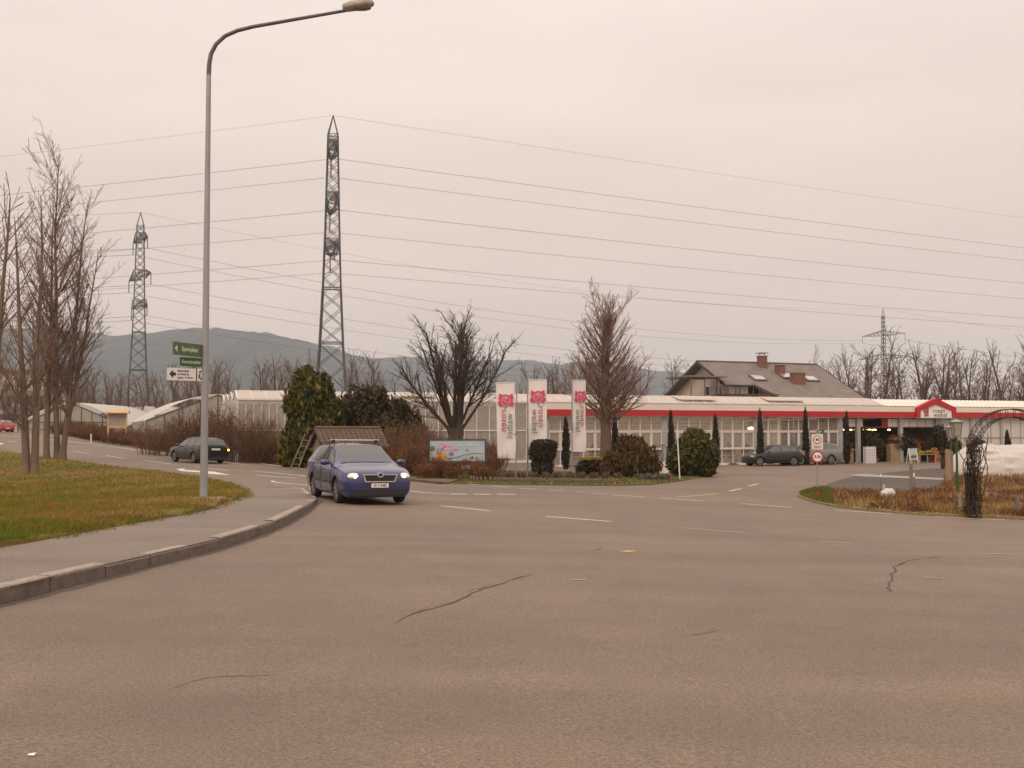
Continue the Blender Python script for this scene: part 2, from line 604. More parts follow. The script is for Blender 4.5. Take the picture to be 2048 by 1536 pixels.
# ------------------------------------------------------------------ road markings (children of the road)
def ribbon(name, pts, w, m, off=.005, step=.8):
    pts = smooth_line(pts, step) if len(pts) > 2 else [V(pts[0]).lerp(V(pts[1]), k / max(1, int((V(pts[1]) - V(pts[0])).length / step) or 1)) for k in range((int((V(pts[1]) - V(pts[0])).length / step) or 1) + 1)]
    vs_ = []
    for i, p in enumerate(pts):
        d = pts[min(i + 1, len(pts) - 1)] - pts[max(i - 1, 0)]
        n = V((-d.y, d.x, 0)).normalized() * w / 2
        for s in (-1, 1):
            q = p + n * s
            vs_.append((q.x, q.y, H(q.x, q.y) + off))
    mb = MB(); mb.add(vs_, [(2 * i, 2 * i + 2, 2 * i + 3, 2 * i + 1) for i in range(len(pts) - 1)])
    return mb.build(name, m, road)


def gl(*q): return [G(a, b) for a, b in q]


# far edge line of the main road, dashed across the nursery drive, solid again on the right
ribbon('edge_line', gl((0, 871), (120, 881), (250, 897), (380, 914), (470, 927), (500, 930)), .16, M['paint'])
ribbon('edge_line', gl((480, 921), (560, 932), (640, 941), (812, 957), (905, 965.5)), .16, M['paint'])
for a, b in (((930, 968), (958, 970)), ((985, 972), (1018, 974.5)), ((1040, 977), (1075, 979)), ((1095, 980), (1130, 982)), ((1150, 983.5), (1172, 984.5)), ((1185, 986.5), (1212, 988)), ((1222, 990), (1290, 994))):
    ribbon('edge_dash', gl(a, b), .15, M['paint'])
for a, b in (((1320, 996), (1408, 1002.5)), ((1484, 1007.5), (1586, 1015.5))):
    ribbon('edge_dash', gl(a, b), .14, M['paint'])
ribbon('edge_line', gl((1668, 1020.5), (1785, 1028)), .13, M['paint'])
ribbon('edge_line', gl((1870, 1033), (1960, 1038.5), (2048, 1041.5)), .12, M['paint'])
# lane lines
for a, b in (((17, 882), (36, 885)), ((62, 889), (74, 891.5)), ((148, 903), (180, 907.5)), ((212, 911), (250, 917)), ((288, 921.5), (342, 928)), ((390, 934), (455, 941.5))):
    ribbon('lane_dash', gl(a, b), .13, M['paint'])
ribbon('lane_line', gl((510, 943), (560, 947), (640, 955)), .16, M['paint'])
ribbon('lane_line', gl((512, 950), (545, 953), (592, 957)), .13, M['paint'])
ribbon('lane_line', gl((545, 962), (562, 966), (700, 976), (812, 982), (860, 986.5), (905, 989)), .14, M['paint'])
for a, b in (((900, 988.4), (934, 988.7)), ((947, 988.6), (982, 989)), ((994, 988.6), (1030, 989))):
    ribbon('give_way_dash', gl(a, b), .3, M['paint'])
for a, b in (((881, 1012), (980, 1022)), ((1093, 1033), (1222, 1043.5))):
    ribbon('lane_dash', gl(a, b), .13, M['paint'])
ribbon('worn_dash', gl((1366, 1056), (1490, 1066)), .12, M['paint_worn'])
ribbon('worn_dash', gl((1640, 1084), (1700, 1086)), .10, M['paint_worn'])
ribbon('worn_dash', gl((1960, 1107), (2040, 1110)), .10, M['paint_worn'])
ribbon('worn_dash', gl((1850, 1155), (1890, 1158)), .07, M['paint_worn'])
ribbon('worn_dash', gl((1140, 1162), (1172, 1160)), .06, M['paint_worn'])
# yellow guide dashes into the drive and one stray dab
ribbon('yellow_dash', gl((1352, 994.5), (1400, 991), (1446, 986)), .12, M['paint_yellow'])
ribbon('yellow_dash', gl((1459, 982.5), (1482, 977.5)), .2, M['paint_yellow'])
ribbon('yellow_dash', gl((1497, 972.5), (1515, 968)), .2, M['paint_yellow'])
ribbon('yellow_dash', gl((1246, 1104.5), (1268, 1102)), .14, M['paint_yellow'])
# left-turn arrow on the far lane
def arrow_mark(pts):
    g = [G(*q) for q in pts]
    mb = MB(); mb.add([(p.x, p.y, H(p.x, p.y) + .006) for p in g], [tuple(range(len(g)))])
    return mb.build('turn_arrow', M['paint'], road)


arrow_mark([(352, 938), (372, 936.8), (366, 939.5), (400, 942), (428, 943.5), (462, 950.5), (424, 948.5), (398, 945), (362, 942.4)])
arrow_mark([(0, 886), (8, 886.5), (4, 889), (0, 889)])

# cracks: ragged tar lines, each a wandering strip with side branches
def crack(pts, w, seed):
    r = random.Random(seed)
    line = smooth_line([G(*q) for q in pts], .07)
    mb = MB()
    for wid, mt, off in ((w * 2.1, 1, .003), (w, 0, .0055)):
        vs_ = []
        for i, p in enumerate(line):
            d = line[min(i + 1, len(line) - 1)] - line[max(i - 1, 0)]
            n = V((-d.y, d.x, 0)).normalized()
            fade = min(1, i / 6, (len(line) - 1 - i) / 6)
            c = p + n * (noise.noise(V((i * .13, seed, 0))) * .09 + noise.noise(V((i * .6, seed, 5))) * .035 + r.uniform(-.012, .012))
            hw = wid * fade * max(.05, .5 + 1.3 * noise.noise(V((i * .21, seed + 9, wid))))
            for s in (-1, 1):
                q = c + n * s * hw
                vs_.append((q.x, q.y, H(q.x, q.y) + off))
        mb.add(vs_, [(2 * i, 2 * i + 2, 2 * i + 3, 2 * i + 1) for i in range(len(line) - 1)], mt)
    mb.build('crack', [M['crack'], M['crack_edge']], road)


crack(((788, 1250), (850, 1223), (930, 1195), (1000, 1168), (1070, 1147)), .011, 1)
crack(((830, 1228), (862, 1213), (905, 1208)), .006, 11)
crack(((900, 1190), (938, 1186), (985, 1168)), .005, 12)
crack(((880, 1211), (930, 1197), (960, 1192)), .007, 2)
crack(((1785, 1187), (1778, 1165), (1790, 1140), (1795, 1133), (1830, 1120), (1890, 1111)), .010, 3)
crack(((1183, 1103), (1210, 1095)), .009, 4)
crack(((330, 1388), (420, 1362), (560, 1352)), .006, 5)
crack(((1350, 1275), (1440, 1262), (1480, 1268)), .007, 6)
crack(((780, 1300), (860, 1285)), .007, 7)

# dirt that gathers along the foot of the kerb
def gutter_dirt():
    line = [p for p in smooth_line(KERB, .12) if 3 < p.y < 33]
    vs_ = []
    for i, p in enumerate(line):
        d = line[min(i + 1, len(line) - 1)] - line[max(i - 1, 0)]
        n = V((d.y, -d.x, 0)).normalized()
        if n.x < 0 and p.y < 25: n = -n
        w = .05 + .10 * max(0, .5 + noise.noise(V((i * .11, 2, 0)))) + .05 * noise.noise(V((i * .5, 6, 0)))
        for t in (.0, max(.02, w)):
            q = p + n * t
            vs_.append((q.x, q.y, H(q.x, q.y) + .004))
    mb = MB(); mb.add(vs_, [(2 * i, 2 * i + 1, 2 * i + 3, 2 * i + 2) for i in range(len(line) - 1)])
    mb.build('gutter_dirt', mat('gutter_dirt', (.075, .055, .04), .95, col2=(.13, .10, .08), scale=7), road)


gutter_dirt()
# fallen scrap of paper on the asphalt
scrap = MB(); g = G(62, 1513)
scrap.add([(g.x - .02, g.y - .005, g.z + .010), (g.x + .018, g.y - .01, g.z + .008), (g.x + .024, g.y + .008, g.z + .018), (g.x - .012, g.y + .01, g.z + .012)], [(0, 1, 2, 3)])
tag(scrap.build('paper_scrap', M['white']), 'small crumpled white scrap of paper lying on the asphalt', 'litter')

# ------------------------------------------------------------------ drive-side pieces of ground
island_pts = [(-2.2, 39.3), (0, 40.0), (2.2, 41.0), (4.3, 42.3), (5.9, 44.3), (7.6, 48.5), (9.7, 54.4), (11.9, 60.5), (11.2, 62.2), (9.0, 61.5), (4, 60), (-1, 58.5), (-1.8, 50)]
isl = sheet('lawn_island', island_pts, lambda x, y: H(x, y) + .05, M['lawn'], 1.2, skirt=.12)
tag(isl, kind='structure')
bed_pts = [(p.x + .25, p.y + .35) for p in FAR if p.y < 110] + [(-1.9, 50), (-3.0, 57.6), (-12, 60.6), (-20, 72), (-34, 96)]
bed = sheet('roadside_bed', bed_pts, lambda x, y: H(x, y) + .06, M['soil'], 1.5, skirt=.12)
tag(bed, kind='structure')
rb = [G(2048, 1040), G(1900, 1034), G(1780, 1026), G(1690, 1017), G(1640, 1008), G(1608, 999), G(1596, 992), G(1603, 985), G(1632, 976)]
rb_xy = [(p.x, p.y) for p in smooth_line([V((30, 17, 0)), V((15.5, 22, 0))] + rb, .6)] + [(p.x, p.y) for p in (G(1660, 981), G(1700, 986), G(1790, 989), G(1868, 987), G(1884, 973), G(1890, 958))] + [(24.6, 58.5), (40, 66), (60, 62)]
rbed = sheet('planting_bed', rb_xy, lambda x, y: H(x, y) + .05, M['straw_soil'], 1.2, skirt=.12)
tag(rbed, kind='structure')
tip_xy = [(p.x, p.y) for p in smooth_line([G(1700, 1017), G(1660, 1010), G(1640, 1006.5), G(1612, 998), G(1600, 992), G(1606, 985.5), G(1634, 977.5), G(1668, 976)], .5)] + [(12.2, 38.5), (10.6, 34.0), (9.6, 30.5)]
tip = sheet('grass_tip', tip_xy, lambda x, y: H(x, y) + .075, M['lawn'], 1.2, skirt=.1)
tag(tip, kind='structure')
lot = sheet('parking_lot', [(p.x, p.y) for p in (G(1640, 977), G(1662, 981.5), G(1700, 986.5), G(1790, 989.5), G(1869, 987.5), G(1885.5, 973), G(1892, 958), G(1892, 936), G(1860, 937), G(1740, 949.5), G(1690, 957.5), G(1656, 968))], lambda x, y: H(x, y) + .013, M['asphalt_dark'], 1.2)
tag(lot, kind='structure')
strip_ = sheet('concrete_strip', [(p.x, p.y) for p in (G(1694, 952.5), G(1722, 948.5), G(1889, 957.5), G(1888, 961))], lambda x, y: H(x, y) + .026, M['concrete'], 1.2)
tag(strip_, kind='structure')

# ------------------------------------------------------------------ hills
def hill(name, prof, y0, y1, depth, seed, m):
    """A wooded ridge: prof gives (px, py) of the skyline; built as a height field y0..y1 deep."""
    nx, ny = 320, 26
    pxs = [prof[0][0] + (prof[-1][0] - prof[0][0]) * i / nx for i in range(nx + 1)]
    vs_ = []
    for j in range(ny + 1):
        t = j / ny
        y = y0 + (y1 - y0) * t
        env = math.sin(min(1, t / .6) * math.pi / 2) ** 1.3 if t < .6 else math.cos((t - .6) / .4 * math.pi / 2)
        for i, px in enumerate(pxs):
            k = 0
            while k < len(prof) - 2 and prof[k + 1][0] < px: k += 1
            a, b = prof[k], prof[k + 1]
            s = (px - a[0]) / (b[0] - a[0]); s = s * s * (3 - 2 * s)
            py = a[1] + (b[1] - a[1]) * s
            yr = y0 + (y1 - y0) * .6
            hgt = (862 - py) / FPX * yr
            x = (px - 1024) / FPX * yr * (.94 + .1 * t)
            nz = 10 * noise.noise(V((x * .004, y * .004, seed))) + 4.5 * noise.noise(V((x * .03, y * .03, seed))) + 6.0 * noise.noise(V((x * .11, y * .07, seed)))
            edge = min(1, i / 10 if prof[0][0] > 0 else 1, (nx - i) / 8)
            z = -3 + (hgt + nz * min(1, hgt / 60)) * env * (edge if edge < 1 else 1)
            vs_.append((x, y, z))
    n = nx + 1
    mb = MB()
    mb.add(vs_, [(j * n + i, j * n + i + 1, (j + 1) * n + i + 1, (j + 1) * n + i) for j in range(ny) for i in range(nx)])
    o = mb.build(name, m)
    return tag(o, kind='structure')


M['forest'] = mat('far_forest', (.030, .034, .022), .95, col2=(.062, .052, .034), scale=.012, detail=8)
hill('hill', [(-600, 720), (-300, 690), (0, 668), (100, 660), (190, 663), (250, 676), (300, 673), (360, 668), (395, 663), (420, 661), (440, 659), (500, 662), (545, 668), (560, 667), (610, 681), (660, 693), (720, 712), (790, 740), (860, 790), (930, 850)], 1700, 3900, 0, 5, M['forest'])
hill('hill', [(560, 850), (640, 760), (720, 724), (780, 715), (850, 717), (930, 719), (1000, 719), (1060, 721), (1110, 728), (1160, 722), (1240, 734), (1300, 741), (1340, 742), (1420, 765), (1520, 800), (1640, 850)], 2400, 4700, 0, 8, M['forest'])


# ================================================================== PLANTS
def rnd_dir(r):
    z = r.uniform(-1, 1); a = r.uniform(0, 2 * math.pi); s = math.sqrt(1 - z * z)
    return V((s * math.cos(a), s * math.sin(a), z))


def tilt(d, ang, r):
    """Direction d turned by ang about a random axis."""
    o = d.orthogonal().normalized()
    o.rotate(Matrix.Rotation(r.uniform(0, 2 * math.pi), 3, d))
    return (d * math.cos(ang) + o * math.sin(ang)).normalized()


def grow(segs, p, d, L, r0, lvl, sp, r):
    n = max(2, int(round(L / sp['seg'][lvl])))
    step = L / n
    p = V(p)
    rp = r0
    last = lvl >= sp['levels'] - 1
    for i in range(n):
        d = (d + rnd_dir(r) * sp['wob'][lvl] + UP * sp['up'][lvl]).normalized()
        q = p + d * step
        t = (i + 1) / n
        rq = max(sp['rmin'], r0 * (1 - t * (1 - sp['tip'][lvl])))
        segs[lvl].append((p, q, rp, rq))
        if not last and t > sp['start'][lvl]:
            k = sp['kids'][lvl]
            kk = int(k) + (1 if r.random() < k - int(k) else 0)
            for _ in range(kk):
                a = sp['ang'][lvl] * r.uniform(.7, 1.3)
                dl = L * sp['ratio'][lvl] * r.uniform(.6, 1.15) * (1 - sp['taper'][lvl] * t)
                if dl > sp['seg'][lvl + 1] * .8:
                    grow(segs, p.lerp(q, r.random()), tilt(d, a, r), dl, min(rq * .62, dl * sp.get('thick', .022)), lvl + 1, sp, r)
        p, rp = q, rq


def seg_mesh(name, segs, sides, m, col, r, var=.25):
    """Branch segments as open prisms, coloured per segment."""
    if not segs: segs = [(V((0, 0, 0)), V((0, 0, .01)), .001, .001)]
    a = np.array([s[0][:] for s in segs]); b = np.array([s[1][:] for s in segs])
    r0 = np.array([s[2] for s in segs])[:, None]; r1 = np.array([s[3] for s in segs])[:, None]
    d = b - a
    d /= np.linalg.norm(d, axis=1, keepdims=True) + 1e-9
    ref = np.where(np.abs(d[:, 2:3]) < .9, np.array([[0, 0, 1.0]]), np.array([[1.0, 0, 0]]))
    u = np.cross(d, ref); u /= np.linalg.norm(u, axis=1, keepdims=True) + 1e-9
    w = np.cross(d, u)
    rings = []
    for k in range(sides):
        an = 2 * math.pi * k / sides
        o = u * math.cos(an) + w * math.sin(an)
        rings.append((a + o * r0, b + o * r1))
    n = len(segs)
    verts = np.zeros((n, 2 * sides, 3))
    for k in range(sides):
        verts[:, k] = rings[k][0]; verts[:, sides + k] = rings[k][1]
    base = (np.arange(n) * 2 * sides)[:, None]
    fc = []
    for k in range(sides):
        k2 = (k + 1) % sides
        fc.append(np.concatenate([base + k, base + k2, base + sides + k2, base + sides + k], axis=1))
    faces = np.stack(fc, 1).reshape(-1, 4)
    rs = np.random.RandomState(r.randint(0, 10 ** 6))
    cc = np.array(col)[None, None, :] * (1 + var * rs.uniform(-1, 1, (n, 1, 1))) * np.ones((n, 2 * sides, 1))
    return np_mesh(name, verts.reshape(-1, 3), faces, m, cc.reshape(-1, 3), smooth=sides > 4)


def tree(name, loc, stems, sp, seed, trunk_col, twig_col, label=None, cat='tree', group=None, fine_sides=3):
    """stems: list of (offset, direction, length, radius)."""
    r = random.Random(seed)
    segs = [[] for _ in range(sp['levels'])]
    for off, d, L, rad in stems:
        # flare at the foot
        o, d = V(off), V(d).normalized()
        segs[0].append((o - UP * .25, o + d * .35, rad * 1.45, rad * 1.05))
        grow(segs, o + d * .3, d, L, rad, 0, sp, r)
    root = empty(name, loc)
    thick = segs[0] + (segs[1] if sp.get('limbs', True) and sp['levels'] > 2 else [])
    fine = sum(segs[2 if sp.get('limbs', True) and sp['levels'] > 2 else 1:], [])
    link('trunk', seg_mesh('trunk', thick, 6, M['twig'], trunk_col, r, .18), root)
    link('crown', seg_mesh('crown', fine, fine_sides, M['twig'], twig_col, r, .3), root)
    if label: tag(root, label, cat, group)
    return root


def leaf_cloud(blobs, n, size, cols, seed, shell=.45, flat=.0, elong=1.6, up=.0, noise_amp=.22, noise_scale=1.3):
    """blobs: (cx,cy,cz,rx,ry,rz); quads near the surface of each ellipsoid. Returns verts, faces, colours."""
    rs = np.random.RandomState(seed)
    vol = np.array([b[3] * b[4] * b[5] for b in blobs]) ** .67
    pick = rs.choice(len(blobs), n, p=vol / vol.sum())
    B = np.array(blobs)[pick]
    dirs = rs.normal(size=(n, 3)); dirs /= np.linalg.norm(dirs, axis=1, keepdims=True)
    rad = 1 - shell * rs.random_sample((n, 1)) ** 1.5
    k = dirs * noise_scale + B[:, :3] * .7
    lump = np.array([noise.noise(V(q)) for q in k])[:, None]
    lump2 = np.array([noise.noise(V(q * 3.1)) for q in k])[:, None]
    pos = B[:, :3] + dirs * B[:, 3:] * rad * (1 + noise_amp * (lump + .6 * lump2))
    nrm = dirs + rs.normal(size=(n, 3)) * .7; nrm /= np.linalg.norm(nrm, axis=1, keepdims=True)
    t = np.cross(nrm, rs.normal(size=(n, 3))); t += np.array([[0, 0, up]]); t /= np.linalg.norm(t, axis=1, keepdims=True)
    s = np.cross(nrm, t); s /= np.linalg.norm(s, axis=1, keepdims=True) + 1e-9
    sz = size * rs.uniform(.55, 1.35, (n, 1))
    T, S = t * sz * elong * .5, s * sz * .5
    verts = np.stack([pos - T, pos + S * .8, pos + T, pos - S * .8], 1).reshape(-1, 3)
    faces = np.arange(n * 4).reshape(n, 4)
    cols = np.array(cols)
    ci = rs.randint(0, len(cols), n)
    cc = cols[ci] * rs.uniform(.7, 1.3, (n, 1)) * (1 + .35 * lump2)
    return verts, faces, np.repeat(np.clip(cc, 0.004, 1), 4, axis=0)


def bush(name, loc, blobs, n, size, cols, seed, label=None, cat='shrub', group=None, core=(.012, .012, .006), trunk=None, **kw):
    root = empty(name, loc)
    v, f, c = leaf_cloud(blobs, n, size, cols, seed, **kw)
    link('foliage', np_mesh('foliage', v, f, M['leaf'], c), root)
    # woody inside: a dense tangle of stems from the foot out into every lobe
    r = random.Random(seed)
    segs = []
    for b in blobs:
        for _ in range(26):
            d = rnd_dir(r)
            e_ = V((b[0] + d.x * b[3] * .9, b[1] + d.y * b[4] * .9, b[2] + d.z * b[5] * .9))
            s_ = V((b[0] * .4 + r.uniform(-.1, .1), b[1] * .4 + r.uniform(-.1, .1), max(-.05, b[2] - b[5])))
            mdl = s_.lerp(e_, .5) + rnd_dir(r) * .1
            segs += [(s_, mdl, .03, .02), (mdl, e_, .02, .006)]
    link('stems', seg_mesh('stems', segs, 4, M['twig'], (.05, .035, .022), r), root)
    if label: tag(root, label, cat, group)
    return root


def twig_shrub_mesh(h, w, n, seed, col, kids=5, leafy=0, leaf_cols=None):
    r = random.Random(seed)
    segs = []
    for _ in range(n):
        a = r.uniform(0, 2 * math.pi); rr = w * math.sqrt(r.random()) * .55
        p = V((rr * math.cos(a), rr * math.sin(a) * .7, -.05))
        d = V((math.cos(a) * r.uniform(.1, .55), math.sin(a) * r.uniform(.1, .55), 1)).normalized()
        L = h * r.uniform(.6, 1.05); k = 4
        rad = r.uniform(.012, .022)
        for i in range(k):
            d = (d + rnd_dir(r) * .16).normalized()
            q = p + d * L / k
            segs.append((p, q, rad * (1 - i / k * .7), rad * (1 - (i + 1) / k * .7)))
            if i > 0:
                for _k in range(kids):
                    dd = tilt(d, r.uniform(.35, .9), r)
                    s = p.lerp(q, r.random()); ll = L * r.uniform(.1, .26)
                    m1 = s + dd * ll * .5
                    segs += [(s, m1, .010, .009), (m1, m1 + (dd + UP * .3 + rnd_dir(r) * .4).normalized() * ll * .5, .009, .007)]
            p = q
    return segs


PLANE = dict(levels=4, seg=[.6, .5, .3, .22], wob=[.05, .10, .22, .3], up=[.04, .05, .06, .06], tip=[.5, .45, .4, .4], start=[.25, .2, .1, 0],
             kids=[2.2, 2.5, 2.6, 0], ang=[.6, .6, .7, .7], ratio=[.5, .46, .46, .4], taper=[.45, .4, .3, 0], rmin=.0095, thick=.02)
ALDER = dict(levels=4, seg=[.9, .55, .38, .3], wob=[.035, .09, .16, .2], up=[.05, .075, .06, .05], tip=[.12, .25, .4, .5], start=[.18, .12, .1, 0],
             kids=[3.0, 2.3, 2.0, 0], ang=[.62, .55, .6, .6], ratio=[.30, .44, .48, .4], taper=[.5, .45, .4, 0], rmin=.0105, thick=.015)
BACK = dict(levels=4, seg=[1.0, .7, .5, .4], wob=[.05, .10, .18, .2], up=[.05, .06, .05, .04], tip=[.15, .3, .4, .5], start=[.12, .12, .1, 0],
            kids=[3.4, 2.3, 2.6, 0], ang=[.65, .65, .65, .6], ratio=[.38, .48, .52, .4], taper=[.4, .4, .3, 0], rmin=.019, thick=.015)
CONE = dict(levels=4, seg=[.5, .4, .28, .25], wob=[.012, .07, .14, .2], up=[.02, .045, .07, .06], tip=[.6, .3, .4, .5], start=[.24, .12, .05, 0],
            kids=[4.0, 2.2, 1.6, 0], ang=[.85, .6, .6, .6], ratio=[.46, .40, .45, .4], taper=[.62, .35, .3, 0], rmin=.0115, thick=.024)

# ---- left roadside trees: slim multi-stemmed alders on the verge
BARK_L, TWIG_L = (.17, .12, .085), (.24, .16, .13)


def vz(x, y): return V((x, y, verge_z(x, y)))


q1 = G(58, 945)
tree('alder_tree', vz(q1.x, q1.y), [((-.12, 0, 0), (-.02, .0, 1), 9.8, .155), ((.20, .05, 0), (.012, 0, 1), 10.8, .15)], ALDER, 21, BARK_L, TWIG_L,
     'bare twin-stemmed alder standing alone on the grass verge', group=None)
q2 = G(102, 921)
tree('alder_tree', vz(q2.x, q2.y), [((-.25, 0, 0), (-.03, .0, 1), 13.5, .17), ((.2, .3, 0), (-.012, .0, 1), 16.2, .165), ((.62, .1, 0), (.085, .0, 1), 13.8, .165), ((.45, .1, 0), (.19, .02, 1), 11.5, .14)], ALDER, 22, BARK_L, TWIG_L,
     'tall bare clump of four alder stems beside the main road')
q3 = G(2, 968)
tree('alder_tree', vz(q3.x - .6, q3.y), [((.1, 0, 0), (.045, .02, 1), 8.8, .15), ((-.3, .2, 0), (-.05, .0, 1), 7.8, .12)], ALDER, 23, BARK_L, TWIG_L,
     'shorter bare alder leaning on the verge, nearest the pavement')
tree('alder_tree', vz(-27.6, 55.0), [((.1, 0, 0), (.02, .02, 1), 12.8, .15), ((-.4, .2, 0), (-.08, .0, 1), 11.5, .14)], ALDER, 26, BARK_L, TWIG_L,
     'slender bare alder behind the twin-stemmed one on the verge')

# ---- pollarded plane by the billboard
pl = at(912, 57)
stems = []
rr = random.Random(4)
for k in range(13):
    a = 2 * math.pi * k * .382 + rr.uniform(-.2, .2)
    lean = (.08, .28, .5, .75, 1.0)[k % 5]
    stems.append(((.22 * math.cos(a),   .22 * math.sin(a), 2.1), (math.cos(a) * lean, math.sin(a) * lean, 1), (5.7 - 1.1 * lean) * rr.uniform(.85, 1.08), .12 if lean < .4 else .085))
plane = tree('pollarded_tree', pl, stems, PLANE, 31, (.065, .045, .033), (.12, .078, .058), 'dark bare pollarded tree with many upright limbs behind the flower billboard')
mb = MB(); mb.path([(0, 0, -.4), (0, 0, .2), (.02, 0, .9), (0, .02, 1.6), (0, 0, 2.3), (.0, 0, 3.0)], [.66, .48, .42, .42, .44, .26], 12)
bole = mb.build('bole', mat('plane_bark', (.07, .048, .035), .9, var=.35, scale=6, stretch=(2, 2, .5), bump=.6), plane, True)

# ---- tall cone-shaped bare tree with a lopped trunk
cn = at(1211, 61)
cone = tree('bare_conifer', cn, [((0, 0, 0), (0, 0, 1), 8.0, .38)], dict(CONE, kids=[0, 0, 0, 0], tip=[.55, .3, .4, .5]), 41, (.13, .085, .062), (.19, .115, .085),
            'tall cone-shaped bare tree with reddish twigs beside the third banner')
r_ = random.Random(6); sg = [[] for _ in range(4)]
for k in range(16):
    a = r_.uniform(0, 6.28)
    grow(sg, V((.1 * math.cos(a), .1 * math.sin(a), 7.9)), V((math.cos(a) * r_.uniform(.1, .6), math.sin(a) * r_.uniform(.1, .6), 1)).normalized(), r_.uniform(1.7, 3.0), .03, 1, dict(CONE, kids=[0, 3.0, 1.3, 0]), r_)
sl = [[] for _ in range(4)]
for k in range(74):
    t = (k + r_.random()) / 74
    z = 2.7 + 5.2 * t
    a = k * 2.4 + r_.uniform(-.4, .4)
    Lb = (3.6 - 1.7 * t) * r_.uniform(.75, 1.1)
    up_ = .55 + .5 * t
    grow(sl, V((.2 * math.cos(a), .2 * math.sin(a), z)), V((math.cos(a), math.sin(a), up_)).normalized(), Lb, .065 - .03 * t, 1, dict(CONE, kids=[0, 1.9, 1.5, 0], up=[0, .10, .09, .06], rmin=.0095), r_)
link('limb', seg_mesh('limb', sl[1], 5, M['twig'], (.17, .105, .078), r_), cone)
link('twigs', seg_mesh('twigs', sl[2] + sl[3], 3, M['twig'], (.27, .17, .13), r_), cone)
link('top_shoots', seg_mesh('top_shoots', sg[1] + sg[2] + sg[3], 3, M['twig'], (.26, .165, .125), r_), cone)

# ---- trees in the background: five kinds, copied
def back_proto(seed, h, nst, spread, colt, colw, up=1.0):
    r = random.Random(seed)
    st = []
    for k in range(nst):
        a = 2 * math.pi * k / nst + r.uniform(-.4, .4)
        st.append(((math.cos(a) * .25, math.sin(a) * .25, 0), (math.cos(a) * spread, math.sin(a) * spread, 1), h * r.uniform(.8, 1), .2))
    return tree('bare_tree', (0, 0, 0), st, BACK, seed, colt, colw)


protos = [back_proto(51, 8.5, 3, .22, (.13, .095, .075), (.22, .145, .11)), back_proto(52, 9.5, 2, .14, (.14, .10, .08), (.23, .16, .125)),
          back_proto(53, 7.5, 4, .34, (.12, .085, .065), (.20, .125, .09)), back_proto(54, 10, 1, .05, (.13, .10, .08), (.23, .165, .13))]
GRP = {0: ('bare brown tree in the far row behind the polytunnels', 'trees behind the polytunnels'),
       1: ('bare tree standing far behind the long glasshouse', 'trees behind the glasshouse'),
       2: ('bare tree in the row behind the shop and grey-roofed house', 'trees behind the shop')}
used = [False] * 4
LAND = {0: ((120, 'the alder trunks on the verge'), (215, 'the grey-gabled polytunnel'), (275, 'the wooden notice board'), (345, 'the gap between the polytunnels'), (405, 'the lamp post signs'), (999, 'the polytunnel next to the glasshouse')),
        1: ((600, 'the glasshouse end'), (660, 'the golden thuja'), (775, 'the yew thicket'), (900, 'the pollarded tree'), (1060, 'the mirrored banner'), (1120, 'the middle banner'), (1200, 'the narrow-looking banner'), (1320, 'the rust-brown weeping bush'), (9999, 'the pergola of the grey-roofed house')),
        2: ((1700, 'the end of the grey-roofed house'), (1800, 'the shop entrance, beside the distant pylon'), (1850, 'the left slope of the red gable sign'), (1905, 'the right slope of the red gable sign'), (1975, 'the pale wall panels of the shop'), (9999, 'the wire rose arch'))}


def back_tree(k, px, py_top, y, grp, rz=None, sx=1.0):
    top = P(px, py_top, y)
    zb = H(top.x, y) - .3
    src = protos[k]
    o = src if not used[k] else copy_tree(src)
    used[k] = True
    hh = (8.5, 9.5, 7.5, 10)[k] + .5
    s = (top.z - zb) / hh
    o.location = (top.x, y, zb)
    o.scale = (s * sx, s * sx, s)
    o.rotation_euler = (0, 0, R.uniform(0, 6.28) if rz is None else rz)
    lab, gname = GRP[grp]
    for lim, what in LAND[grp]:
        if px < lim:
            lab = ('bushy', 'upright', 'broad many-stemmed', 'slim single-stemmed')[k] + ' bare tree far behind ' + what
            break
    tag(o, lab, 'tree', gname)


for px, py, k, y, sx in ((150, 735, 1, 170, 1.0), (175, 728, 0, 165, 1), (205, 745, 2, 160, 1.1), (232, 738, 0, 170, 1.1), (262, 752, 2, 150, 1.2), (300, 742, 0, 165, 1.2), (335, 748, 2, 155, 1.2), (362, 722, 0, 172, 1.0),
                         (392, 728, 2, 160, 1.2), (420, 712, 0, 170, 1.15), (448, 722, 1, 160, 1.2), (465, 752, 2, 150, 1.0), (60, 740, 0, 180, 1.2), (100, 735, 2, 175, 1.2), (20, 742, 0, 175, 1.2)):
    back_tree(k, px, py, y, 0, sx=sx * .82)
for px, py, k, y, sx in ((535, 720, 0, 175, 1.2), (560, 713, 2, 170, 1.2), (590, 716, 0, 160, 1.2), (622, 722, 1, 150, 1.1), (705, 704, 1, 150, 1.15), (738, 700, 0, 160, 1.0), (762, 742, 2, 170, 1.1), (815, 722, 3, 155, 1.0), (1046, 738, 3, 180, .9),
                         (1075, 722, 0, 170, 1.1), (1105, 716, 1, 165, 1.1), (1140, 722, 2, 160, 1.2), (1165, 712, 0, 170, 1.0), (1280, 730, 1, 180, 1.0), (1355, 712, 0, 150, 1.0)):
    back_tree(k, px, py, y, 1, sx=sx * .82)
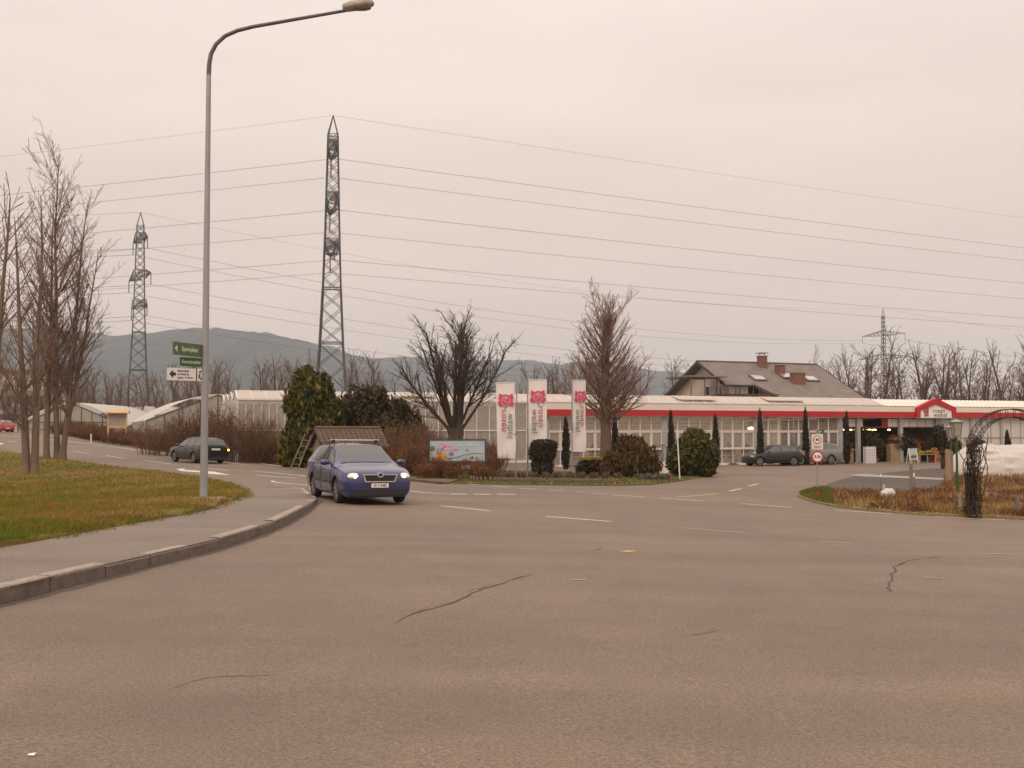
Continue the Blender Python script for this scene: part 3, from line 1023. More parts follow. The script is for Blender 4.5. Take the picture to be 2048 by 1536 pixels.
for px, py, k, y, sx in ((1658, 697, 1, 125, 1.0), (1680, 706, 0, 130, .9), (1722, 690, 0, 128, 1.0), (1752, 662, 1, 120, 1.25), (1786, 678, 3, 122, 1.2), (1822, 716, 2, 118, 1.0), (1838, 690, 3, 120, 1.1), (1870, 684, 0, 115, 1.25), (1896, 686, 1, 118, 1.1), (1932, 704, 2, 112, 1.1),
                         (1958, 712, 0, 115, 1.0), (2002, 738, 2, 120, 1.0), (2030, 680, 0, 105, 1.25), (2062, 672, 1, 104, 1.3)):
    back_tree(k, px, py, y, 2, sx=sx * .8)

# ---- evergreens along the road
GOLD = [(.085, .080, .010), (.125, .10, .014), (.04, .048, .010), (.17, .12, .018), (.028, .038, .010)]
DARK = [(.048, .034, .015), (.065, .045, .02), (.035, .034, .014), (.085, .048, .022), (.028, .026, .011)]
BROWN = [(.10, .06, .018), (.075, .042, .016), (.13, .075, .022), (.05, .034, .014), (.09, .062, .016)]
OLIVE = [(.060, .060, .010), (.085, .072, .014), (.038, .042, .010), (.12, .088, .018)]
th = at(622, 56)
bush('golden_thuja', th, [(0, 0, 1.6, 1.5, 1.4, 2.1), (-.1, 0, 3.4, 1.25, 1.2, 1.7), (-.35, 0, 4.4, .62, .7, 1.0), (.55, .1, 4.1, .6, .6, .95), (-.6, 0, .9, 1.1, 1.0, 1.2), (.9, .2, 2.6, .9, .9, 1.3)], 15000, .17, GOLD, 61,
     'golden-green thuja with a pointed crown beside the wooden shed', 'evergreen', up=1.2, elong=2.2)
yw = at(742, 58)
bush('yew_thicket', yw, [(-1.5, 0, 1.5, 1.4, 1.1, 2.3), (-.2, 0, 1.8, 1.5, 1.2, 2.6), (1.1, 0, 1.7, 1.3, 1.2, 2.3), (2.1, 0, 1.3, .95, 1.0, 1.9), (-2.5, .1, 1.6, 1.0, 1.0, 2.3), (2.6, 0, 1.2, .7, .8, 1.7), (.3, 0, 3.6, .8, .7, 1.0), (-1.0, 0, 3.3, .9, .8, .9), (1.5, 0, 3.1, .6, .6, .8)], 21000, .15, [tuple(q * 1.35 for q in c_) for c_ in DARK] + [(.11, .055, .026)], 62,
     'broad dark brownish-green yew thicket behind the wooden shed', 'evergreen', up=1.0, elong=2.0, noise_amp=.3)
rb_ = at(1386, 55.5)
bush('round_bush', rb_, [(0, 0, 1.1, 1.3, 1.2, 1.25), (.1, 0, 1.8, .75, .7, .75), (-.5, 0, .8, .9, .9, .85), (.65, .1, .9, .75, .8, .9)], 8500, .13, OLIVE, 63,
     'round olive-green evergreen bush beside the leaning white post', 'evergreen', up=.8, elong=2.0)
wb = at(1262, 53)
bush('weeping_bush', wb, [(0, 0, .75, 1.35, 1.2, .95), (-.1, 0, 1.5, .85, .8, .55), (.7, 0, .55, .8, .8, .7), (-.9, 0, .4, .7, .8, .6)], 8500, .15, BROWN, 64,
     'drooping rust-brown weeping bush beside the cone-shaped tree', 'shrub', up=-1.6, elong=2.6)
cb = at(1085, 50)
root = bush('clipped_bush', cb, [(0, 0, .55, .55, .5, .6), (0, 0, 1.15, .68, .55, .55), (.08, 0, 1.55, .66, .55, .28), (-.3, 0, 1.35, .35, .4, .45), (.4, 0, 1.35, .3, .4, .45)], 7000, .07, DARK, 65,
            'dark clipped square bush under the middle banner', 'shrub', noise_amp=.08, shell=.3)
ck = at(1188, 55)
bush('box_bush', ck, [(0, 0, .4, .9, .6, .5), (.5, 0, .45, .5, .5, .45), (-.5, 0, .4, .5, .5, .45)], 3600, .08, DARK, 66, 'low dark box bush with yellow tips under the third banner', 'shrub', noise_amp=.1)
v_, f_, c_ = leaf_cloud([(.05, 0, .88, .8, .45, .09)], 700, .09, [(.30, .20, .02), (.38, .25, .03)], 67)
link('yellow_tips', np_mesh('yellow_tips', v_, f_, M['leaf'], c_), bpy.data.objects[ [o.name for o in C.objects if o.name.startswith('box_bush')][-1] ])

# slim cypresses along the shop front: heights and columns differ
for i, (px, ytop, y, lab) in enumerate(((1131, 832, 66, 'slim dark cypress column between the second and third banners'), (1229, 823, 67, 'slim dark cypress column right behind the cone-shaped tree'), (1341, 820, 69, 'slim dark cypress behind the round olive bush, beside the white planter'),
                                        (1430, 828, 70.5, 'slim dark cypress just past the round olive bush'), (1519, 816, 73, 'slim dark cypress behind the parked black hatchback'),
                                        (1610, 814, 75, 'slim dark cypress behind the silver estate car and speed sign'), (1692, 822, 77, 'slim dark cypress beside the white crate stack at the entrance'), (2012, 860, 80, 'short dark cypress behind the white fleece tunnel'))):
    g_ = at(px, y)
    hh = P(px, ytop, y).z - g_.z
    bush('cypress', g_, [(.0, 0, hh * .25, .27, .27, hh * .27), (.02, 0, hh * .5, .24, .24, hh * .3), (0, 0, hh * .74, .15, .15, hh * .24), (0, 0, hh * .88, .07, .07, hh * .13)], 1700, .085, [(.03, .026, .011), (.045, .032, .014), (.022, .024, .011)], 70 + i, lab, 'cypress', up=1.6, elong=2.4, noise_amp=.12)

# ---- twiggy shrubs: hedge along the far side of the road and the rest of the bed
shrub_me = []
for i, (h_, w_, n_, col) in enumerate(((1.5, 1.3, 42, (.18, .078, .042)), (1.9, 1.5, 46, (.17, .085, .052)), (1.1, 1.2, 46, (.20, .085, .042)), (2.6, 1.9, 60, (.165, .09, .055)))):
    shrub_me.append(seg_mesh('twigs', twig_shrub_mesh(h_, w_, n_, 80 + i, col), 3, M['twig'], col, R, .35))
lv = []
for i in range(4):
    h_, w_ = ((1.5, 1.3), (1.9, 1.5), (1.1, 1.2), (2.6, 1.9))[i]
    v_, f_, c_ = leaf_cloud([(0, 0, h_ * .5, w_ * .62, w_ * .5, h_ * .5)], 1100, .065, [(.19, .075, .028), (.14, .06, .024), (.22, .11, .036), (.12, .075, .024)], 90 + i, shell=.95)
    lv.append(np_mesh('dry_leaves', v_, f_, M['leaf'], c_))


def shrub(k, p, s, label, group, sx=1.0):
    o = empty('twig_shrub', p)
    link('twigs', shrub_me[k], o); link('dry_leaves', lv[k], o)
    o.rotation_euler = (0, 0, R.uniform(0, 6.28))
    o.scale = (s * sx, s * sx, s)
    return tag(o, label, 'shrub', group)


def far_edge(t):
    pts = FAR[1:]
    L = [0.0]
    for i in range(1, len(pts)): L.append(L[-1] + (pts[i] - pts[i - 1]).length)
    d = t * L[-1]
    i = 1
    while i < len(L) - 1 and L[i] < d: i += 1
    return pts[i - 1].lerp(pts[i], (d - L[i - 1]) / (L[i] - L[i - 1]))


HL = 'bare red-brown twiggy shrub in the roadside hedge'
for i in range(64):
    t = .02 + .80 * i / 63
    e_ = far_edge(t)
    for row in range(2):
        off = V((.85, .53, 0)) * (1.0 + 1.2 * row + R.uniform(-.3, .3))
        k = R.choice((0, 2, 2)) if row == 0 else R.choice((0, 1, 2))
        q = e_ + off
        shrub(k, on(q.x, q.y, .02), R.uniform(.7, 1.0), HL, 'hedge shrubs along the main road', 1.15)
TL = 'tall bare brown shrub in front of the glasshouse end'
for px, y, s in ((395, 68, 1.2), (425, 67, 1.25), (455, 66, 1.15), (480, 64, 1.2), (505, 63, 1.0), (528, 62, .8), (372, 71, 1.0), (330, 76, .95), (300, 78, .8), (548, 62, .7)):
    shrub(3, at(px, y, .02), s, TL, 'tall shrubs before the glasshouse end')
BL = 'bare brown shrub behind and beside the flower billboard'
for px, y, s, k in ((800, 52, .95, 3), (828, 50, .85, 3), (848, 52, .9, 3), (845, 46, .9, 1), (878, 52, .9, 1), (900, 51, .95, 1), (930, 51.5, .9, 1), (958, 51, .95, 1), (985, 52, .85, 1), (970, 48, .8, 0), (818, 46, .9, 0), (790, 49, 1.0, 0), (600, 57, .9, 0), (645, 51, .7, 2), (770, 50, .9, 1)):
    shrub(k, at(px, y, .04), s, BL, 'shrubs round the billboard')
UL = 'low bare shrub growing under the flower billboard'
for px, y, s, k in ((868, 44, .62, 0), (890, 44, .6, 0), (905, 43.5, .5, 2), (955, 43.8, .5, 0), (968, 43, .55, 2), (850, 43, .6, 2), (938, 45, .6, 0)):
    shrub(k, at(px, y, .04), s, UL, 'shrubs under the billboard')

# ---- grass: blades as one mass on the verge
def blades(name, pts_fn, n, hmin, hmax, w, cols, seed, label, zf, lean=.5):
    rs = np.random.RandomState(seed)
    xy = pts_fn(n, rs)
    n = len(xy)
    z = np.array([zf(x, y) for x, y in xy])
    a = rs.uniform(0, 2 * np.pi, n); hh = rs.uniform(hmin, hmax, n)
    ww = w * rs.uniform(.6, 1.5, n) * np.maximum(1, np.hypot(xy[:, 0], xy[:, 1]) / 22)
    dx, dy = np.cos(a), np.sin(a)
    ln = rs.normal(0, lean, (n, 2)) * hh[:, None]
    v = np.zeros((n, 3, 3))
    v[:, 0] = np.stack([xy[:, 0] - dx * ww, xy[:, 1] - dy * ww, z - .01], 1)
    v[:, 1] = np.stack([xy[:, 0] + dx * ww, xy[:, 1] + dy * ww, z - .01], 1)
    v[:, 2] = np.stack([xy[:, 0] + ln[:, 0], xy[:, 1] + ln[:, 1], z + hh], 1)
    patch = np.array([noise.noise(V((x * .35, y * .35, 7))) + .5 * noise.noise(V((x * 1.3, y * 1.3, 3))) for x, y in xy])
    cols = np.array(cols)
    idx = np.clip((patch * 1.1 + .5 + rs.normal(0, .22, n)) * len(cols), 0, len(cols) - 1).astype(int)
    cc = np.repeat(cols[idx] * rs.uniform(.75, 1.25, (n, 1)), 3, axis=0)
    o = link(name, np_mesh(name, v.reshape(-1, 3), np.arange(3 * n).reshape(n, 3), M['blade'], cc))
    return tag(o, label, name.split('_')[-1], kind='stuff')


from bisect import bisect


def in_poly(poly, x, y):
    c = False; j = len(poly) - 1
    for i in range(len(poly)):
        xi, yi = poly[i]; xj, yj = poly[j]
        if (yi > y) != (yj > y) and x < (xj - xi) * (y - yi) / (yj - yi) + xi: c = not c
        j = i
    return c


def seen_in(poly, ymin, ymax, x0=-1e9):
    """Random points inside poly, denser near the viewer's end, kept to the strip the picture shows."""
    poly2 = poly[::3] if len(poly) > 120 else poly

    def fn(n, rs):
        out = []
        while len(out) < n:
            y = 1 / (1 / ymax + rs.random_sample() * (1 / ymin - 1 / ymax))
            x = y * rs.uniform(-.56, .56)
            if in_poly(poly2, x, y): out.append((x, y))
        return np.array(out)
    return fn


TURF = [(.125, .16, .013), (.16, .168, .017), (.21, .17, .023), (.26, .165, .032), (.24, .13, .032), (.33, .235, .08)]
blades('verge_grass', seen_in(verge_poly, 9, 75), 120000, .03, .10, .007, TURF, 5, 'short mixed green and straw-brown winter grass on the verge', verge_z)
def verge_rim(n, rs):
    g = [p for p in GL if 8 < p.y < 45]
    out = []
    for _ in range(n):
        p = g[rs.randint(len(g))]
        out.append((p.x + rs.uniform(-.35, .35) - .12, p.y + rs.uniform(-.3, .3)))
    return np.array([q for q in out if noise.noise(V((q[0] * 1.5, q[1] * 1.5, 1))) > -.15])
blades('rim_grass', verge_rim, 9000, .03, .10, .006, TURF[:4], 15, 'ragged grass spilling over the edge of the verge', lambda x, y: H(x, y) + walk_h(x, y) + .012, lean=.8)
blades('tip_grass', seen_in(tip_xy, 28, 44), 7000, .03, .09, .007, [(.085, .10, .014), (.11, .115, .018), (.15, .12, .03)], 16, 'short green grass on the tip of the planting bed', lambda x, y: H(x, y) + .075)
blades('island_grass', seen_in(island_pts, 38, 62), 9000, .04, .10, .008, [(.07, .085, .014), (.10, .10, .018), (.13, .11, .026)], 6, 'short green grass round the banner bed', lambda x, y: H(x, y) + .05)


# ================================================================== BUILDINGS
M['glass_dusty'] = mat('dusty_glass', (.52, .46, .41), .25, var=.12, scale=1.2, alpha=.58)
M['glass_shop'] = mat('shop_glass', (.50, .43, .38), .1, var=.15, scale=1.5, alpha=.78)
M['whitewash'] = mat('whitewashed_roof_glass', (.84, .76, .69), .45, var=.05, scale=1.0, transl=.5)
M['film'] = mat('white_film', (.80, .74, .69), .5, var=.05, scale=1.5, transl=.35)
M['film_gable'] = mat('milky_gable_sheet', (.40, .37, .31), .5, var=.1, scale=1.5, transl=.25)
M['sheet_roof'] = mat('cream_sheet_roof', (.76, .69, .60), .5, var=.05, scale=1.0)
M['fascia'] = mat('cream_fascia', (.72, .62, .54), .5, var=.04, scale=1)
M['steel_post'] = mat('grey_steel_post', (.33, .33, .32), .5, var=.1, scale=2)
M['inner_wall'] = mat('inner_panel', (.66, .58, .52), .8, var=.12, scale=.8)
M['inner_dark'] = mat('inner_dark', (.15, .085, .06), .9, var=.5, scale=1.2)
M['floor'] = mat('shop_floor', (.30, .26, .23), .8, var=.12, scale=1)
M['frame_brown'] = mat('rusty_frame', (.10, .065, .05), .7)
M['text_grey'] = mat('sign_lettering_grey', (.16, .12, .11), .6)
M['rose'] = mat('rose_print', (.58, .06, .12), .6, var=.06, scale=8)
M['rose_dark'] = mat('rose_print_dark', (.25, .015, .03), .6)
M['raspberry'] = mat('raspberry_print', (.42, .03, .13), .6)
M['olive_print'] = mat('olive_print', (.17, .19, .075), .6)
M['lamp_on'] = mat('lit_tube', (1, .8, .4), .5, emit=(1.0, .62, .20), estr=14)

YAW = math.atan(.36)
ORG = V((0, 70.4, -.8))


def S(px):
    r = (px - 1024) / FPX
    return r * 70.4 / (math.cos(YAW) - math.sin(YAW) * r)


def shop_pt(s, y, z=0.0):
    return ORG + V((s * math.cos(YAW) - y * math.sin(YAW), s * math.sin(YAW) + y * math.cos(YAW), z))


def venlo_roof(root, s0, s1, pane, m_roof, depth, vents=(), ze=4.38, zr=4.92):
    """Saw-tooth roof: front slope in single panes with bars, the spans behind in one piece."""
    n = round((s1 - s0) / pane); w = (s1 - s0) / n
    pm = MB(); pm.add([(.03, 0, ze), (w - .03, 0, ze), (w - .03, 1.6, zr), (.03, 1.6, zr), (.03, 0, ze - .02), (w - .03, 0, ze - .02), (w - .03, 1.6, zr - .02), (.03, 1.6, zr - .02)],
                      [(0, 1, 2, 3), (7, 6, 5, 4), (0, 4, 5, 1), (2, 6, 7, 3), (0, 3, 7, 4), (1, 5, 6, 2)])
    me = pm.mesh('roof_pane', m_roof)
    bm_ = MB(); bm_.beam((0, -.02, ze + .012), (0, 1.62, zr + .012), .05, .06)
    bme = bm_.mesh('roof_bar', M['white_metal'])
    for i in range(n):
        o = link('roof_pane', me, root); o.location = (s0 + i * w, 0, 0)
    for i in range(n + 1):
        o = link('roof_bar', bme, root); o.location = (s0 + i * w, 0, 0)
    rr_ = MB(); k = 0; y = 1.6
    while y < depth - .1:
        rr_.add([(s0, y, zr), (s1, y, zr), (s1, y + 1.6, ze), (s0, y + 1.6, ze)], [(0, 1, 2, 3)])
        if y + 3.2 <= depth + .1:
            rr_.add([(s0, y + 1.6, ze), (s1, y + 1.6, ze), (s1, y + 3.2, zr), (s0, y + 3.2, zr)], [(0, 1, 2, 3)])
        y += 3.2
    rr_.build('rear_roof', m_roof, root)
    rd = MB(); rd.tube((s0, 1.6, zr + .01), (s1, 1.6, zr + .01), .045, n=6); rd.build('ridge_bar', M['white_metal'], root)
    for a, b in vents:
        v = MB(); v.add([(a, .35, ze + .33), (b, .35, ze + .33), (b, 1.6, zr + .07), (a, 1.6, zr + .07)], [(0, 1, 2, 3)])
        v.add([(a, .35, ze + .30), (b, .35, ze + .30), (b, 1.6, zr + .04), (a, 1.6, zr + .04)], [(3, 2, 1, 0)])
        vo = v.build('roof_vent', m_roof, root)
        f = MB(); f.beam((a, .34, ze + .315), (b, .34, ze + .315), .06); f.beam((a, .34, ze + .315), (a, 1.6, zr + .06), .05); f.beam((b, .34, ze + .315), (b, 1.6, zr + .06), .05)
        k_ = int((b - a) / .85)
        for i in range(1, k_ + 1): f.beam((a + i * .85, .36, ze + .335), (a + i * .85, 1.6, zr + .075), .04)
        f.build('vent_frame', M['white_metal'], vo)


def glazed_row(root, xs, z0, z1, m_glass, y=0.0, name='window_pane', frame=None):
    cache = {}
    for i in range(len(xs) - 1):
        w = xs[i + 1] - xs[i]
        key = round(w, 3)
        if key not in cache:
            pm = MB(); pm.box((w / 2, 0, (z1 - z0) / 2), (w - .05, .012, z1 - z0 - .05)); cache[key] = pm.mesh(name, m_glass)
        o = link(name, cache[key], root); o.location = (xs[i], y, z0)
        if frame:
            fm = MB(); t = .05; h = z1 - z0
            fm.box((w / 2, 0, t / 2 + .02), (w - .1, .05, t)); fm.box((w / 2, 0, h - t / 2 - .02), (w - .1, .05, t))
            fm.box((.07, 0, h / 2), (t, .05, h - .15)); fm.box((w - .07, 0, h / 2), (t, .05, h - .15))
            fo = fm.build('window_frame', frame, o); fo.location = (0, -.03, 0)


def lin(a, b, n): return [a + (b - a) * i / n for i in range(n + 1)]


def plants_patch(name, parent_fn, boxes, n, size, cols, seed):
    v, f, c = leaf_cloud(boxes, n, size, cols, seed, shell=.9)
    return np_mesh(name, v, f, M['leaf'], c)


# ---------------- long glasshouse, left of the shop
gh = empty('glasshouse', ORG, YAW)
s0, s1 = S(476), 1.9
tag(gh, 'long white-barred glasshouse with whitewashed roof left of the red fascia', 'greenhouse')
venlo_roof(gh, s0, s1, .86, M['whitewash'], 12.8, vents=((S(566), S(566) + 2.5), (S(800), S(800) + 2.5)))
left_end = S(690)
xs = lin(s0, left_end, round((left_end - s0) / .46)) + lin(left_end, s1, round((s1 - left_end) / .87))[1:]
glazed_row(gh, xs, .45, 4.22, M['glass_dusty'])
mm = MB(); mm.box((0, 0, 2.1), (.05, .07, 4.3)); mme = mm.mesh('glazing_bar', M['white_metal'])
for x in xs:
    o = link('glazing_bar', mme, gh); o.location = (x, -.012, .15)
for z, h_ in ((.38, .16), (2.45, .07), (4.27, .10)):
    b_ = MB(); b_.box(((s0 + s1) / 2, -.02, z), (s1 - s0, .1, h_)); b_.build('rail', M['white_metal'], gh)
b_ = MB(); b_.box(((s0 + s1) / 2, .02, .15), (s1 - s0, .16, .32)); b_.build('plinth', M['concrete'], gh)
b_ = MB(); b_.box(((s0 + s1) / 2, -.09, 4.36), (s1 - s0, .16, .10)); b_.build('gutter', M['white_metal'], gh)
ew = MB()   # end wall, seen at an angle on the left
for k in range(4):
    y = k * 3.2
    ew.add([(s0, y, .3), (s0, y, 4.3), (s0, y + 1.6, 4.85), (s0, y + 3.2, 4.3), (s0, y + 3.2, .3)], [(0, 1, 2, 3, 4)])
ew.build('end_wall', M['glass_dusty'], gh)
for k in range(13):
    b_ = MB(); b_.box((s0 - .02, k * 1.067, 2.2), (.06, .05, 4.1)); b_.build('end_bar', M['white_metal'], gh)
b_ = MB()
for k in range(4):
    b_.beam((s0 - .04, k * 3.2, 4.40), (s0 - .04, k * 3.2 + 1.6, 4.94), .05, .09); b_.beam((s0 - .04, k * 3.2 + 1.6, 4.94), (s0 - .04, k * 3.2 + 3.2, 4.40), .05, .09)
b_.build('end_verge', M['white_metal'], gh)
b_ = MB(); b_.box(((s0 + s1) / 2, 12.8, 2.3), (s1 - s0, .06, 4.2)); b_.build('back_wall', M['inner_wall'], gh)
b_ = MB(); b_.box(((s0 + s1) / 2, 6.4, .02), (s1 - s0 - .2, 12.6, .06)); b_.build('floor', M['floor'], gh)
for x in lin(s0 + 2, s1 - 1, 5):
    b_ = MB(); b_.tube((x, 3.2, 0), (x, 3.2, 4.3), .05, n=6); b_.tube((x, 6.4, 0), (x, 6.4, 4.3), .05, n=6); b_.beam((x, .1, 3.5), (x, 12.6, 3.5), .06)
    b_.build('inner_frame', M['white_metal'], gh)
b_ = MB(); b_.add([(s0 + 1.0, 2.2, 3.3), (s0 + 5.5, 2.0, 1.6), (s0 + 5.6, 2.0, .6), (s0 + 1.0, 2.2, .6)], [(0, 1, 2, 3)]); b_.build('shade_curtain', M['inner_wall'], gh)
v, f, c = leaf_cloud([(s0 + 2 + 2.4 * k, 2.6, .9, 1.1, .8, .55) for k in range(8)], 2600, .16, [(.07, .08, .02), (.10, .08, .03), (.16, .10, .04)], 201, shell=.9)
link('bench_plants', np_mesh('bench_plants', v, f, M['leaf'], c), gh)

# ---------------- garden shop with the red fascia
shop = empty('garden_shop', ORG, YAW)
tag(shop, 'long garden shop with glazed front, red fascia band and red gabled entrance sign', 'shop')
t0, t1, t2, t3 = 1.9, S(1682), S(1876), 52.0
venlo_roof(shop, t0, S(1766), .86, M['whitewash'], 12.8, vents=((S(1366), S(1366) + 3.0), (S(1544), S(1544) + 3.0)))
# ribbed sheet roof over the entrance
sr = MB(); a = S(1766)
nn = int((t3 - a) / .4)
for i in range(nn):
    x0, x1 = a + (t3 - a) * i / nn, a + (t3 - a) * (i + 1) / nn
    xm = x0 + (x1 - x0) * .8
    sr.add([(x0, -.02, 4.34), (xm, -.02, 4.34), (xm, 1.6, 4.90), (x0, 1.6, 4.90)], [(0, 1, 2, 3)])
    sr.add([(xm, -.02, 4.34), (xm + .02, -.02, 4.385), (x1 - .02, -.02, 4.385), (x1, -.02, 4.34), (xm, 1.6, 4.90), (xm + .02, 1.6, 4.945), (x1 - .02, 1.6, 4.945), (x1, 1.6, 4.90)],
           [(0, 1, 5, 4), (1, 2, 6, 5), (2, 3, 7, 6)])
sr.add([(a, 1.6, 4.9), (t3, 1.6, 4.9), (t3, 9, 4.2), (a, 9, 4.2)], [(0, 1, 2, 3)])
sr.build('sheet_roof', M['sheet_roof'], shop)
b_ = MB(); b_.box(((t0 + a) / 2, -.12, 4.34), (a - t0, .2, .09)); b_.build('gutter', M['steel_post'], shop)
b_ = MB(); b_.box(((t0 + t3) / 2, -.30, 4.09), (t3 - t0, .12, .40)); b_.build('cream_fascia', M['fascia'], shop)
g0, g1 = S(1823), S(1902)
for x0, x1 in ((t0, g0 + .05), (g1 - .05, t3)):
    b_ = MB(); b_.box(((x0 + x1) / 2, -.32, 3.68), (x1 - x0, .2, .42)); b_.build('red_fascia', M['red_paint'], shop)
b_ = MB(); b_.box(((t0 + t3) / 2, -.1, 3.45), (t3 - t0, .3, .06)); b_.build('soffit', M['white_metal'], shop)
# columns and glazing of the closed part
cols_s = [S(1092), S(1328), S(1511), S(1679)]
for x in [t0 + .15] + cols_s:
    b_ = MB(); b_.box((x, -.02, 1.72), (.34, .2, 3.44)); b_.build('column', M['steel_post'], shop)
edges = [t0 + .32] + [v_ for x in cols_s for v_ in (x - .17, x + .17)]
bar = MB(); bar.box((0, 0, 1.7), (.055, .06, 3.36)); bar_me = bar.mesh('mullion', M['white_metal'])
for i in range(0, len(edges) - 1, 2):
    a_, b2 = edges[i], edges[i + 1]
    if b2 - a_ < .6: continue
    xs = lin(a_, b2, max(1, round((b2 - a_) / .86)))
    glazed_row(shop, xs, 2.46, 3.42, M['glass_shop'], name='upper_pane')
    glazed_row(shop, xs, 1.16, 2.36, M['glass_shop'], name='middle_pane', frame=M['white_metal'])
    glazed_row(shop, xs, .12, 1.10, M['glass_shop'], name='lower_pane')
    for x in xs:
        o = link('mullion', bar_me, shop); o.location = (x, -.015, 0)
    for z, h_, m_ in ((2.41, .10, 'fascia'), (1.13, .08, 'white_metal'), (.07, .10, 'white_metal')):
        b_ = MB(); b_.box(((a_ + b2) / 2, -.03, z), (b2 - a_, .11, h_)); b_.build('transom', M[m_], shop)
b_ = MB(); b_.box(((t0 + t1) / 2, 7, .01), (t1 - t0, 13.8, .05)); b_.build('floor', M['floor'], shop)
b_ = MB(); b_.box(((t0 + t1) / 2, 12.8, 2.2), (t1 - t0, .08, 4.3)); b_.build('back_wall', M['inner_wall'], shop)
b_ = MB(); b_.box((t0 + .05, 6.4, 2.2), (.05, 12.6, 4.3)); b_.build('side_wall', M['glass_dusty'], shop)
for x in lin(t0 + 3, t1 - 2, 7):
    b_ = MB(); b_.box((x, 3.2, 2.15), (.09, .09, 4.3)); b_.box((x, 6.4, 2.15), (.09, .09, 4.3)); b_.beam((x, .1, 3.3), (x, 12.6, 3.3), .07, .12)
    b_.build('inner_frame', M['white_metal'], shop)
for z, y in ((3.0, 4.2), (2.75, 6.8)):
    b_ = MB(); b_.beam((t0 + .3, y, z), (t1, y, z), .05); b_.build('heating_pipe', M['steel_post'], shop)
pend = MB(); pend.ball((S(1538), 2.4, 2.62), (.26, .26, .10)); pend.build('ceiling_lamp', M['lamp_on'], shop)
# goods on display inside, one bench of pots after another
MIXC = [(.07, .09, .02), (.10, .08, .03), (.20, .06, .02), (.26, .13, .03), (.05, .07, .02), (.18, .04, .06), (.32, .26, .18)]
disp = 0
x = t0 + 1.2
while x < t1 - 1.5:
    o = empty('display_bench', shop_pt(x, 1.6 + R.uniform(-.3, .8)), YAW)
    b_ = MB(); b_.box((0, 0, .62), (1.5, .8, .05)); b_.build('bench_top', M['white'], o)
    for sx in (-.65, .65):
        for sy in (-.3, .3):
            b_ = MB(); b_.box((sx, sy, .3), (.05, .05, .62)); b_.build('leg', M['steel_post'], o)
    v, f, c = leaf_cloud([(-.4, 0, .95, .4, .35, R.uniform(.3, .7)), (.35, 0, .9, .42, .35, R.uniform(.3, .8))], 520, .13, MIXC, 300 + disp, shell=.9)
    link('pot_plants', np_mesh('pot_plants', v, f, M['leaf'], c), o)
    tag(o, 'display bench with potted plants behind the shop glass', 'bench', 'display benches inside the glazed shop front')
    disp += 1
    x += R.uniform(1.8, 2.5)

# ---- open entrance bay: high light strip, dark depth, lit tubes
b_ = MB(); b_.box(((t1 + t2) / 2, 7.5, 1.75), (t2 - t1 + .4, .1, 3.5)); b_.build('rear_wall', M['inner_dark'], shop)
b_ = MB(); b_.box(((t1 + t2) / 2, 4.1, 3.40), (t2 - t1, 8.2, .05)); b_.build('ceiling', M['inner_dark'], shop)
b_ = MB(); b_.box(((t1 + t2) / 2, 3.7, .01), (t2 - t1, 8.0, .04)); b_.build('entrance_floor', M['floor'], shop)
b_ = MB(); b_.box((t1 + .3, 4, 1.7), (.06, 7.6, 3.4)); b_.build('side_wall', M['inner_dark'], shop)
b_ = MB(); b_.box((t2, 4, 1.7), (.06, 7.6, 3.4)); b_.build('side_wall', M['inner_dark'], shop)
for p0, p1 in ((1696, 1713), (1718, 1727)):
    b_ = MB(); b_.box(((S(p0) + S(p1)) / 2, .12, 3.02), (S(p1) - S(p0), .03, .62)); b_.build('light_panel', M['film'], shop)
strip_x = [S(q) for q in (1777, 1786, 1802, 1820, 1836, 1853, 1870)]
for i in range(len(strip_x) - 1):
    b_ = MB(); b_.box(((strip_x[i] + strip_x[i + 1]) / 2, .12, 3.04), (strip_x[i + 1] - strip_x[i] - .05, .03, .6)); b_.build('light_panel', M['film'], shop)
b_ = MB(); b_.box(((S(1764) + S(1777)) / 2, .10, 3.02), (S(1777) - S(1764), .04, .66)); b_.build('maroon_panel', M['rose_dark'], shop)
b_ = MB(); b_.box(((t1 + t2) / 2, .1, 2.70), (t2 - t1, .12, .10)); b_.build('entrance_beam', M['wood_dark'], shop)
for px in (1715, 1800, 1872):
    b_ = MB(); b_.box((S(px), 0, 1.72), (.28, .28, 3.44)); b_.build('entrance_column', M['steel_post'], shop)
for p0, p1, y in ((1708, 1714, 2.6), (1718, 1731, 2.6), (1744, 1752, 2.6), (1752, 1762, 3.2), (1767, 1774, 2.6), (1774, 1790, 2.6), (1790, 1797, 3.4), (1812, 1820, 4.0), (1827, 1832, 3.0)):
    k = 1 + .036 * y
    b_ = MB(); b_.tube((S(p0) + .02, y, 2.52), (S(p1) - .02, y, 2.52), .045, n=6); b_.build('light_tube', M['lamp_on'], shop)
# ---- right part: translucent panels behind the fleece tunnel
pw = lin(t2 + .1, t3, 16)
glazed_row(shop, pw, .9, 3.42, M['film'], name='wall_panel')
glazed_row(shop, pw, .05, .86, M['steel_post'], name='base_panel')
for x in pw[::3]:
    b_ = MB(); b_.box((x, -.05, 1.72), (.22, .16, 3.44)); b_.build('column', M['steel_post'], shop)
for x in pw:
    b_ = MB(); b_.box((x, -.02, 1.72), (.05, .06, 3.4)); b_.build('mullion', M['steel_post'], shop)
for z in (.88, 1.9):
    b_ = MB(); b_.box(((t2 + t3) / 2, -.03, z), (t3 - t2, .07, .05)); b_.build('transom', M['steel_post'], shop)
b_ = MB(); b_.box(((t2 + t3) / 2, 9, 2.1), (t3 - t2, .08, 4.2)); b_.build('back_wall', M['inner_wall'], shop)


